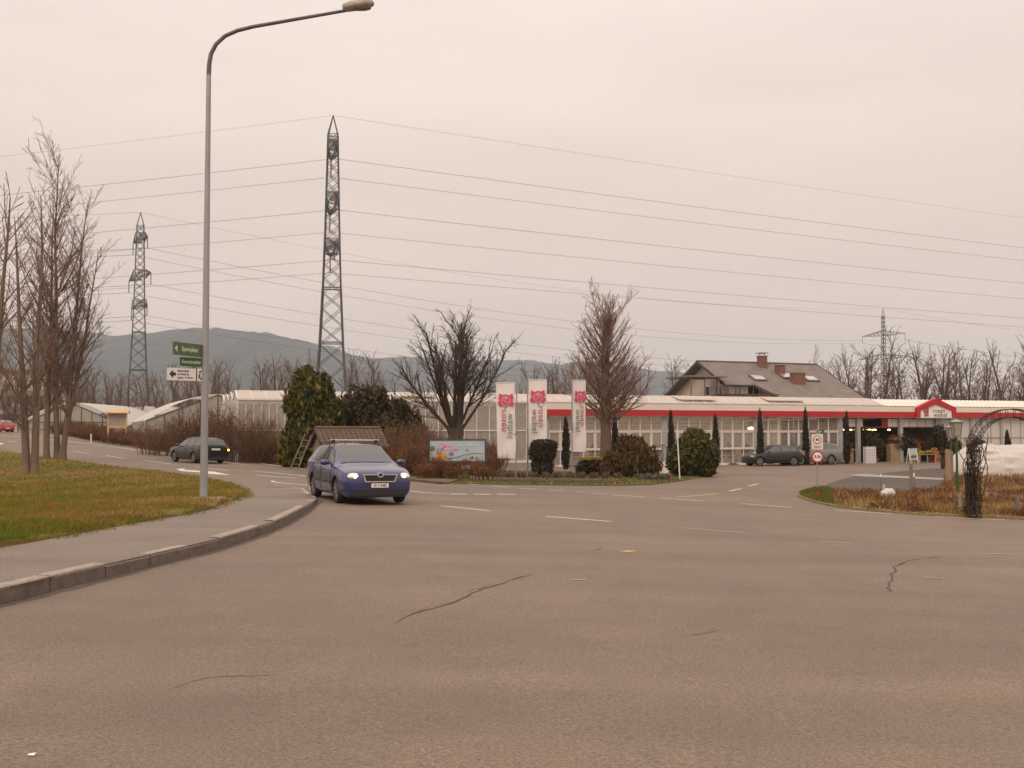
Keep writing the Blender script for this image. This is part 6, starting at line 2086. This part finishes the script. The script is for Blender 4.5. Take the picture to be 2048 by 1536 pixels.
# sack in the bed
sk = empty('white_sack', G(1775, 1001) + UP * .04, .4)
mbq = MB(); mbq.ball((0, 0, .17), (.30, .22, .2), 18, 12)
mbq.v = [tuple(V(p) * (1 + .16 * noise.noise(V(p) * 5)) + V((0, 0, .05 * noise.noise(V(p) * 9)))) for p in mbq.v]
mbq.build('sack_body', M['film'], sk, True)
b_ = MB(); b_.path([(-.12, 0, .3), (-.16, .0, .40), (-.12, .02, .48)], [.05, .025, .035], 8); b_.build('tied_neck', mat('sack_tie', (.50, .42, .28), .8), sk, True)
tag(sk, 'crumpled white sack lying in the dry planting bed', 'sack')
stn = empty('grey_stone', G(1985, 995) + UP * .03)
mbq = MB(); mbq.ball((0, 0, .06), (.35, .25, .12), 14, 8); mbq.v = [tuple(V(p) * (1 + .3 * noise.noise(V(p) * 4))) for p in mbq.v]; mbq.build('stone_body', M['galv_dark'], stn, True)
tag(stn, 'dark grey stone in the straw behind the rose arch', 'stone')

# dry plants of the bed: one mass of stalks
bedz = lambda x, y: H(x, y) + .05
DRY = [(.20, .06, .03), (.13, .055, .028), (.19, .09, .035), (.27, .16, .055), (.38, .26, .10)]
rb_plant = [p for p in rb_xy]
def bed_pts_fn(n, rs):
    out = []
    while len(out) < n:
        y = 1 / (1 / 56 + rs.random_sample() * (1 / 22.5 - 1 / 56)); x = y * rs.uniform(.27, .56)
        if not in_poly(rb_plant, x, y): continue
        d = min((x - p[0]) ** 2 + (y - p[1]) ** 2 for p in rb_plant[::3]) ** .5
        if d < .75 and rs.random_sample() < .9: continue
        if x / y < .305 and y > 30: continue
        out.append((x, y))
    return np.array(out)
blades('dry_plants', bed_pts_fn, 24000, .05, .30, .0075, DRY, 9, 'dry red-brown and straw-coloured plants of the roadside bed', bedz, lean=.28)
v, f, c = [], [], []
rs_ = np.random.RandomState(12)
cl_pts = bed_pts_fn(300, rs_)
bl = [(x, y, bedz(x, y) + .1, rs_.uniform(.12, .3), rs_.uniform(.12, .3), rs_.uniform(.08, .2)) for x, y in cl_pts if noise.noise(V((x * .5, y * .5, 2))) > -.12]
v, f, c = leaf_cloud(bl, 11000, .05, [(.15, .045, .025), (.10, .042, .022), (.19, .075, .03), (.08, .06, .02), (.26, .16, .06)], 13, shell=.95)
tag(link('dry_tufts', np_mesh('dry_tufts', v, f, M['leaf'], c)), 'rusty dry leaf tufts spread through the planting bed', 'plants', kind='stuff')
blades('bed_grass', seen_in(rb_xy, 22.5, 45), 9000, .03, .09, .008, [(.09, .09, .018), (.14, .11, .03), (.22, .16, .07)], 10, 'short grass along the edge of the planting bed', bedz)

# lavender edging in front of the banners: palisade pieces and clumps
ed = empty('bed_edging', (0, 0, 0))
E0, E1, E2 = G(942, 963), G(1090, 966.5), G(1238, 968)
el = smooth_line([E0, E1, E2], .105)
pm = MB(); pm.path([(0, 0, -.05), (0, 0, .16), (0, 0, .20)], [.05, .05, .03], 7); pme = pm.mesh('palisade', mat('old_palisade', (.19, .13, .10), .9, var=.3, scale=5))
for p in el:
    o = link('palisade', pme, ed); o.location = (p.x, p.y, H(p.x, p.y) + R.uniform(0, .03)); o.scale = (1, 1, R.uniform(.9, 1.1))
tag(ed, 'row of short round palisades edging the banner bed', 'edging')
for k in range(13):
    px = 948 + 24 * k; gp = G(px, 958.5)
    v, f, c = leaf_cloud([(0, 0, .12, .24, .2, .16)], 420, .05, [(.15, .10, .08), (.12, .09, .07), (.18, .13, .10)] + ([(.16, .10, .2)] * 2 if k < 2 else []), 520 + k, shell=.9, up=1.5, elong=2.5)
    o = link('lavender_clump', np_mesh('lavender_clump', v, f, M['leaf'], c)); o.location = gp + UP * .05
    tag(o, 'violet-flecked lavender clump at the billboard end of the edging' if k < 2 else 'grey-brown lavender clump behind the palisade edging', 'lavender', 'violet lavender clumps' if k < 2 else 'lavender clumps')
for k in range(4):
    gp = G(1280 + 17 * k, 961)
    v, f, c = leaf_cloud([(0, 0, .12, .26, .2, .16)], 420, .05, [(.15, .12, .10), (.19, .15, .12)], 540 + k, shell=.9, up=1.5, elong=2.5)
    o = link('lavender_clump', np_mesh('lavender_clump', v, f, M['leaf'], c)); o.location = gp + UP * .05
    tag(o, 'grey lavender clump in the short row below the weeping bush', 'lavender', 'lavender row below the weeping bush')


# ================================================================== CARS
WAGON = [(2.285, .38, .60, .60, .56, .48, .64, .66), (2.25, .26, .73, .68, .68, .56, .73, .75), (2.17, .21, .80, .735, .75, .61, .785, .805), (2.02, .19, .845, .78, .79, .635, .825, .85), (1.75, .19, .875, .83, .82, .66, .875, .905), (1.40, .19, .885, .88, .835, .68, .92, .95),
         (1.08, .19, .885, .91, .835, .69, .955, .985), (.62, .19, .885, .925, .84, .645, 1.19, 1.215), (.14, .19, .885, .94, .845, .605, 1.385, 1.425), (-.4, .19, .885, .95, .845, .60, 1.41, 1.455), (-1.0, .19, .885, .96, .845, .595, 1.405, 1.455),
         (-1.6, .19, .88, .975, .84, .585, 1.375, 1.43), (-1.98, .21, .865, .985, .825, .57, 1.32, 1.385), (-2.12, .24, .845, .985, .805, .60, 1.16, 1.20), (-2.225, .30, .82, .94, .785, .655, .965, .985), (-2.275, .36, .79, .78, .755, .68, .80, .81), (-2.285, .42, .74, .62, .71, .66, .635, .64)]
HATCH = [(2.0, .38, .60, .55, .56, .46, .58, .6), (1.96, .26, .72, .63, .67, .55, .66, .68), (1.86, .20, .79, .69, .74, .6, .73, .75), (1.65, .19, .83, .77, .785, .63, .81, .84), (1.3, .19, .845, .85, .80, .65, .885, .915), (1.02, .19, .845, .90, .80, .655, .94, .965),
         (.62, .19, .845, .92, .805, .61, 1.20, 1.225), (.2, .19, .845, .935, .805, .57, 1.395, 1.435), (-.35, .19, .845, .95, .805, .56, 1.42, 1.465), (-.95, .19, .84, .975, .80, .545, 1.39, 1.44), (-1.45, .19, .83, 1.0, .79, .53, 1.31, 1.37), (-1.7, .22, .815, 1.0, .775, .56, 1.16, 1.205),
         (-1.86, .28, .79, .95, .755, .62, .985, 1.0), (-1.94, .34, .76, .78, .725, .64, .80, .81), (-1.96, .40, .71, .62, .68, .62, .635, .64)]


def car(name, label, stations, loc, heading, paint, H_=1.0, rails=False, lights=False, brake=False, plate=None, bar=False, wheel_x=(1.36, -1.24), wr=.315, roll=0.0, rear_wiper=False, detail=True, group=None, rim_m=None):
    root = empty(name, loc, heading)
    # sit on the sloping ground
    f = V((math.cos(heading), math.sin(heading), 0)); l = V((-f.y, f.x, 0))
    def hz(p): return H(p.x, p.y)
    base = V(loc)
    zf, zb, zl, zr = (hz(base + f * 1.3), hz(base - f * 1.3), hz(base + l * .75), hz(base - l * .75))
    root.rotation_euler = (math.atan2(zl - zr, 1.5) + roll, -math.atan2(zf - zb, 2.6), heading)
    st = [tuple([s[0]] + [s[1]] + list(s[2:3]) + [s[3] * (H_ if s[3] > .9 else 1), s[4], s[5], s[6] * (H_ if s[6] > .9 else 1), s[7] * (H_ if s[7] > .9 else 1)]) for s in stations]

    def sect(x):
        k = 0
        while k < len(st) - 2 and st[k + 1][0] > x: k += 1
        a, b = st[k], st[k + 1]
        t = max(0, min(1, (a[0] - x) / (a[0] - b[0])))
        zb_, wm, zs, ws, wt, ze, zt = [a[i] + (b[i] - a[i]) * t for i in range(1, 8)]
        mid = max(zb_ + .06, min(.52, zs - .06))
        return [(0, zb_), (wm * .86, zb_), (wm * .965, zb_ + (mid - zb_) * .32), (wm, mid), (wm * .99, mid + (zs - mid) * .55), (ws + .02, zs - .035 * (zs > .6)), (ws, zs), (wt, ze), (wt * .7, ze + (zt - ze) * .75), (0, zt)]
    xs = []
    for a, b in zip(st[:-1], st[1:]):
        n = max(1, int((a[0] - b[0]) / .16))
        xs += [a[0] + (b[0] - a[0]) * k / n for k in range(n)]
    xs.append(st[-1][0])
    ns = 10
    ring = lambda x: [(y, z) for y, z in sect(x)] + [(-y, z) for y, z in reversed(sect(x)[1:-1])]
    body = MB(); m_ = 2 * ns - 2
    vs_ = [(x, y, z) for x in xs for y, z in ring(x)]
    fs_ = [(i * m_ + k, i * m_ + (k + 1) % m_, (i + 1) * m_ + (k + 1) % m_, (i + 1) * m_ + k) for i in range(len(xs) - 1) for k in range(m_)]
    fs_ += [tuple(range(m_ - 1, -1, -1)), tuple((len(xs) - 1) * m_ + k for k in range(m_))]
    body.add(vs_, fs_)
    bo = body.build('body', [paint, M['black']], root)
    # wheel wells
    cut = MB()
    for wx in wheel_x:
        for s in (-1, 1): cut.tube((wx, s * .55, wr), (wx, s * 1.2, wr), wr + .055, n=24)
    co = cut.build('cutter', M['black'])
    bm = bmesh.new(); bm.from_mesh(bo.data); bmesh.ops.recalc_face_normals(bm, faces=bm.faces[:]); bm.to_mesh(bo.data); bm.free()
    bm = bmesh.new(); bm.from_mesh(co.data); bmesh.ops.recalc_face_normals(bm, faces=bm.faces[:]); bm.to_mesh(co.data); bm.free()
    md = bo.modifiers.new('b', 'BOOLEAN'); md.operation = 'DIFFERENCE'; md.object = co; md.solver = 'EXACT'
    co.matrix_world = root.matrix_world.copy()
    bpy.context.view_layer.update()
    co.matrix_world = root.matrix_world
    bpy.context.view_layer.update()
    me = bpy.data.meshes.new_from_object(bo.evaluated_get(bpy.context.evaluated_depsgraph_get()))
    bo.modifiers.clear(); bo.data = me; me.name = 'body'
    bpy.data.objects.remove(co)
    while len(me.materials) < 2: me.materials.append(M['black'])
    me.materials[0] = paint; me.materials[1] = M['black']
    for p in me.polygons:
        c = p.center
        well = any(abs(math.hypot(c.x - wx, c.z - wr) - (wr + .055)) < .03 and abs(c.y) > .54 and abs(p.normal.y) < .5 for wx in wheel_x) or (abs(abs(c.y) - .55) < .01 and abs(p.normal.y) > .9)
        p.material_index = 1 if (well or c.z < .22 and p.normal.z < -.5) else 0
        p.use_smooth = True
    me.set_sharp_from_angle(angle=math.radians(34))

    def patch(name_, pts_grid, m, off=.006, flip=False, parent=None):
        """grid of points -> thin shell lifted off the body."""
        nr, nc = len(pts_grid), len(pts_grid[0])
        mb = MB(); mb.add([p for row in pts_grid for p in row], [((i * nc + j), (i * nc + j + 1), ((i + 1) * nc + j + 1), ((i + 1) * nc + j)) for i in range(nr - 1) for j in range(nc - 1)])
        me_ = mb.mesh(name_, m, True)
        bm_ = bmesh.new(); bm_.from_mesh(me_); bm_.normal_update()
        n_avg = sum((f_.normal for f_ in bm_.faces), V()); c_avg = sum((f_.calc_center_median() for f_ in bm_.faces), V()) / len(bm_.faces)
        if n_avg.dot(c_avg - V((0, 0, .75))) < 0: bmesh.ops.reverse_faces(bm_, faces=bm_.faces[:]); bm_.normal_update()
        for v_ in bm_.verts: v_.co += v_.normal * off
        bm_.to_mesh(me_); bm_.free()
        return link(name_, me_, parent or root)
    # glass
    xw0, xw1 = [s[0] for s in st if abs(s[3] - .905 * 1) < .02 or abs(s[3] - .90) < .012][0:1] or [1.05], None
    cowl = 1.06 if stations is WAGON else 1.0
    roof_f = .17 if stations is WAGON else .22
    rear_t, rear_b = (-1.99, -2.20) if stations is WAGON else (-1.47, -1.83)

    def across(x, q):
        s_ = sect(x); A, B, Cc = V((x, s_[7][0], s_[7][1])), V((x, s_[8][0], s_[8][1])), V((x, 0, s_[9][1]))
        sg_ = 1 if q >= 0 else -1; t = 1 - abs(q)
        p = A.lerp(B, t / .35) if t < .35 else B.lerp(Cc, (t - .35) / .65)
        return V((p.x, p.y * sg_, p.z))
    ws_ = patch('windscreen', [[across(cowl - .02 + (roof_f - cowl) * i / 8, -.95 + 1.9 * j / 12) for j in range(13)] for i in range(9)], M['carglass'])
    rw = patch('rear_window', [[across(rear_t + (rear_b - rear_t) * i / 6, -.9 + 1.8 * j / 10) for j in range(11)] for i in range(7)], M['carglass'])

    def side(x, t):
        s_ = sect(x)
        return V((x, s_[6][0] + (s_[7][0] - s_[6][0]) * t, s_[6][1] + (s_[7][1] - s_[6][1]) * t))
    wins = [(.86, -.20), (-.27, -1.12), (-1.19, -1.92)] if stations is WAGON else [(.82, -.22), (-.30, -1.05), (-1.10, -1.42)]
    for s in (-1, 1):
        for (xa, xb) in wins:
            gridp = []
            for i in range(6):
                x = xa + (xb - xa) * i / 5
                top = .93
                if xa > .5: top = min(.93, .20 + .75 * (xa + .06 - x) / .55)
                if xb < -1.3: top = min(.93, .93 - max(0, (-1.3 - x)) * .25)
                gridp.append([V((p.x, p.y * s, p.z)) for p in (side(x, .07 + (top - .07) * j / 4) for j in range(5))])
            patch('side_window', gridp, M['carglass'])
    # wheels
    for wx in wheel_x:
        for s in (-1, 1):
            w_ = MB(); yw_ = .845 if stations is WAGON else .80
            prf = [(-.19, wr * .66), (-.19, wr * .93), (-.16, wr), (-.03, wr), (0, wr * .94), (.004, wr * .68)]
            vs2 = []
            for dy, rr_ in prf:
                for k in range(22):
                    a = 2 * math.pi * k / 22
                    vs2.append((wx + rr_ * math.cos(a), s * (yw_ + dy), wr + rr_ * math.sin(a)))
            w_.add(vs2, [(i * 22 + k, i * 22 + (k + 1) % 22, (i + 1) * 22 + (k + 1) % 22, (i + 1) * 22 + k) for i in range(5) for k in range(22)] + [tuple(range(22))])
            wo = w_.build('wheel', M['rubber'], root, True)
            r2 = MB()
            ro = wr * .68
            for k in range(22):
                a0, a1 = 2 * math.pi * k / 22, 2 * math.pi * (k + 1) / 22
                r2.add([(wx + q * math.cos(a), s * (yw_ - .004), wr + q * math.sin(a)) for q, a in ((ro, a0), (ro, a1), (ro * .86, a1), (ro * .86, a0))], [(0, 1, 2, 3)])
            for k in range(7):
                a = 2 * math.pi * k / 7
                d = V((math.cos(a), 0, math.sin(a)))
                r2.beam(V((wx, s * (yw_ - .012), wr)) + d * .03, V((wx, s * (yw_ - .012), wr)) + d * ro * .9, .055, .02) if True else None
            r2.tube((wx, s * (yw_ - .03), wr), (wx, s * (yw_ + .002), wr), .055, n=12)
            r2.build('rim', rim_m or M['rim'], wo)
            b_ = MB(); b_.tube((wx, s * (yw_ - .10), wr), (wx, s * (yw_ - .06), wr), ro * .98, n=20); b_.build('brake_disc', M['black'], wo)
    # lamps
    Fx = st[0][0]; Rx = st[-1][0]
    zl_ = .69 if stations is WAGON else .66
    for s in (-1, 1):
        hl = MB(); hl.ball((Fx - .13, s * .60, zl_), (.125, .175, .085), 16, 10)
        ho = hl.build('headlight', M['lens_on'] if lights else M['lens'], root, True)
        ho.rotation_euler = (0, 0, 0)
        if lights:
            b_ = MB(); b_.ball((Fx - .045, s * .60, zl_), (.045, .062, .045), 12, 8); b_.build('lit_lamp', M['beam'], ho, True)
        tl = MB(); tl.ball((Rx + .09, s * .72, .80 if stations is WAGON else .84), (.085, .10, .12), 14, 10)
        to = tl.build('tail_light', M['tail'], root, True)
        if brake and s < 0:
            b_ = MB(); b_.ball((Rx + .03, s * .74, .77), (.05, .07, .06), 12, 8); b_.build('indicator_lamp', M['amber_on'], to, True)
        mr = MB(); mr.ball((.70, s * (.985 if stations is WAGON else .94), .99), (.075, .115, .075), 14, 10); mr.beam((.70, s * .84, .95), (.70, s * .93, .97), .05)
        mr.build('mirror', paint, root, True)
        for xh in ((.0, -.95) if stations is WAGON else (-.1,)):
            dh = MB(); dh.box((xh - .1, s * .885 * (1 if stations is WAGON else .955), .80), (.17, .025, .032)); dh.build('door_handle', paint if detail else M['black'], root)
        sm = MB(); sm.beam((.95, s * (.892 if stations is WAGON else .85), .50), (-.80, s * (.892 if stations is WAGON else .85), .51), .016, .05); sm.build('side_moulding', M['trim'], root)
        for xd in ((.93, .08, -.24, -1.0) if stations is WAGON else (.88, -.25)):
            pass
    if brake:
        b_ = MB(); b_.box((Rx + .335, 0, 1.375), (.04, .32, .025)); b_.build('brake_light', M['tail_on'], root)
    # grille, bumper openings, plate
    if stations is WAGON:
        gr = MB(); gr.plate([(-.34, .575), (.34, .575), (.39, .72), (-.39, .72)], -.012, .03); go = gr.build('grille', M['black'], root)
        go.location = (Fx + .012, 0, 0); go.rotation_euler = (0, 0, math.pi / 2)
        cf = MB()
        o4 = [(-.37, .555), (.37, .555), (.425, .745), (-.425, .745)]; i4 = [(-.345, .578), (.345, .578), (.39, .72), (-.39, .72)]
        for k in range(4): cf.plate([o4[k], o4[(k + 1) % 4], i4[(k + 1) % 4], i4[k]], -.03, .02)
        cf.plate([(.075 * math.cos(q * .524), .725 + .065 * math.sin(q * .524)) for q in range(12)], -.045, .02)
        cf.build('chrome_surround', M['chrome'], go)
        bd = MB(); bd.plate([(.05 * math.cos(q * .524), .725 + .043 * math.sin(q * .524)) for q in range(12)], -.05, -.044); bd.build('badge', M['trim'], go)
        for k in range(9):
            b_ = MB(); b_.box((-.32 + .08 * k, -.016, .65), (.012, .012, .12)); b_.build('grille_bar', M['trim'], go)
    lg = MB(); lg.plate([(-.66, .235), (.66, .235), (.70, .37), (-.70, .37)], -.02, .12); lo = lg.build('lower_grille', M['black'], root); lo.location = (Fx - .012, 0, 0); lo.rotation_euler = (0, 0, math.pi / 2)
    for s in (-1, 1):
        fl_ = MB(); fl_.ball((Fx - .13, s * .62, .30), (.06, .10, .055), 12, 8); fl_.build('fog_lamp', M['trim'], root, True)
    sl = MB(); sl.box((Fx - .07, 0, .215), (.10, 1.25, .05)); sl.build('front_lip', M['black'], root)
    dif = MB(); dif.box((Rx + .05, 0, .31), (.07, 1.25, .14)); dif.build('rear_bumper_trim', M['trim'], root)
    if plate:
        pf = MB(); pf.box((0, 0, 0), (.42, .02, .10)); po_ = pf.build('number_plate', M['white'], root); po_.location = (Fx + .012, 0, .475); po_.rotation_euler = (0, 0, math.pi / 2)
        text_obj(plate, .085, M['ink'], po_, (0, -.013, 0), scale=(.85, 1, 1))
    pr = MB(); pr.box((0, 0, 0), (.50, .02, .10)); pq = pr.build('rear_plate', M['white'], root); pq.location = (Rx - .012 if stations is HATCH else Rx + .012, 0, .80 if stations is WAGON else .52); pq.rotation_euler = (0, .0 if stations is HATCH else 0, -math.pi / 2)
    if rails:
        zr_ = 1.465 * H_
        for s in (-1, 1):
            b_ = MB(); b_.path([(.02, s * .575, zr_ - .06), (-.1, s * .575, zr_), (-1.6, s * .56, zr_ - .005), (-1.78, s * .555, zr_ - .07)], .018, 8); b_.build('roof_rail', M['black'], root, True)
    if bar:
        for xb in (-.2,):
            b_ = MB(); b_.box((xb, 0, 1.545), (.06, 1.30, .03)); b_.build('roof_bar', M['bar'], root)
            for s in (-1, 1):
                b_ = MB(); b_.box((xb, s * .57, 1.50), (.09, .07, .09)); b_.build('bar_foot', M['black'], root)
    if rear_wiper:
        b_ = MB(); b_.beam((Rx + .095, .02, 1.0), (Rx + .115, .40, 1.03), .02); b_.build('rear_wiper', M['black'], root)
    # door shut lines
    for s in (-1, 1):
        for xd in ((.92, -.235, -1.155) if stations is WAGON else (.86, -.26)):
            pts_ = [V((xd, s * (y + .003), z)) for y, z in sect(xd)[2:7]]
            b_ = MB(); b_.path(pts_, .006, 4); b_.build('shut_line', M['black'], root)
    tag(root, label, 'car', group)
    return root


M['blue_paint'] = mat('blue_metallic', (.025, .031, .115), .3, metal=.15, var=.05, scale=3, spec=.6)
M['black_paint'] = mat('black_metallic', (.022, .018, .020), .25, metal=.2, spec=.6)
M['plum_paint'] = mat('dark_metallic', (.026, .02, .02), .3, metal=.2, spec=.6)
M['silver_paint'] = mat('silver_metallic', (.25, .225, .205), .32, metal=.55, spec=.5)
M['car_red'] = mat('red_car_paint', (.42, .02, .012), .3, spec=.6)
M['trim'] = mat('dark_trim', (.035, .034, .04), .6)
M['bar'] = mat('aluminium_bar', (.70, .68, .66), .35, metal=.4)
M['lens'] = mat('headlight_lens', (.42, .42, .42), .12, metal=.4)
M['lens_on'] = mat('headlight_lens_lit', (.7, .62, .5), .12, metal=.2, emit=(1, .70, .40), estr=.35)
M['beam'] = mat('headlight_beam', (1, .9, .7), .3, emit=(1, .86, .62), estr=10)
M['tail'] = mat('tail_lens', (.30, .012, .012), .2)
M['tail_on'] = mat('tail_lens_lit', (.6, .05, .03), .3, emit=(1, .16, .08), estr=2.5)
M['amber_on'] = mat('indicator_lit', (.9, .35, .05), .3, emit=(1, .32, .03), estr=9)

for k_ in ('blue_paint', 'black_paint', 'plum_paint', 'car_red', 'silver_paint'):
    bs = M[k_].node_tree.nodes['Principled BSDF']
    bs.inputs['Coat Weight'].default_value = .8 if k_ in ('blue_paint', 'car_red') else .35; bs.inputs['Coat Roughness'].default_value = .06
hd_ = math.atan2(-.92, .387)
car('blue_estate_car', 'blue estate car with lit headlights and a roof bar turning at the junction', WAGON, on(-4.05, 27.3), hd_, M['blue_paint'], rails=True, lights=True, plate='SG 116482', bar=True, roll=math.radians(1.0))
car('dark_estate_car', 'dark estate car driving away on the main road with its indicator lit', WAGON, on(-17.9, 60.0), math.atan2(.76, -.65), M['plum_paint'], brake=True, rear_wiper=True, rails=True)
car('red_car', 'red car far along the main road by the pale building', HATCH, on(-62.6, 129.5), math.atan2(.78, -.62), M['car_red'], brake=False)
car('black_hatchback', 'black hatchback parked on the drive in front of the shop', HATCH, on(18.2, 73.6), math.atan2(-.25, -.97), M['black_paint'])
car('silver_estate_car', 'tall silver estate car with roof rails parked beside the black hatchback', WAGON, on(21.5, 76.0), math.atan2(-.36, -.93), M['silver_paint'], H_=1.1, rails=True, wr=.35)

# ================================================================== AIR
hzm = bpy.data.materials.new('haze_air')
hzm.use_nodes = True
nt = hzm.node_tree
nt.nodes.clear()
ho_ = nt.nodes.new('ShaderNodeOutputMaterial')
pv = nt.nodes.new('ShaderNodeVolumePrincipled')
pv.inputs['Color'].default_value = (.76, .86, 1.0, 1)
pv.inputs['Density'].default_value = .00017
pv.inputs['Anisotropy'].default_value = .15
nt.links.new(pv.outputs[0], ho_.inputs['Volume'])
b_ = MB(); b_.box((0, 2550, 210), (10400, 5500, 430))
hz_o = b_.build('haze', hzm)
tag(hz_o, kind='stuff')
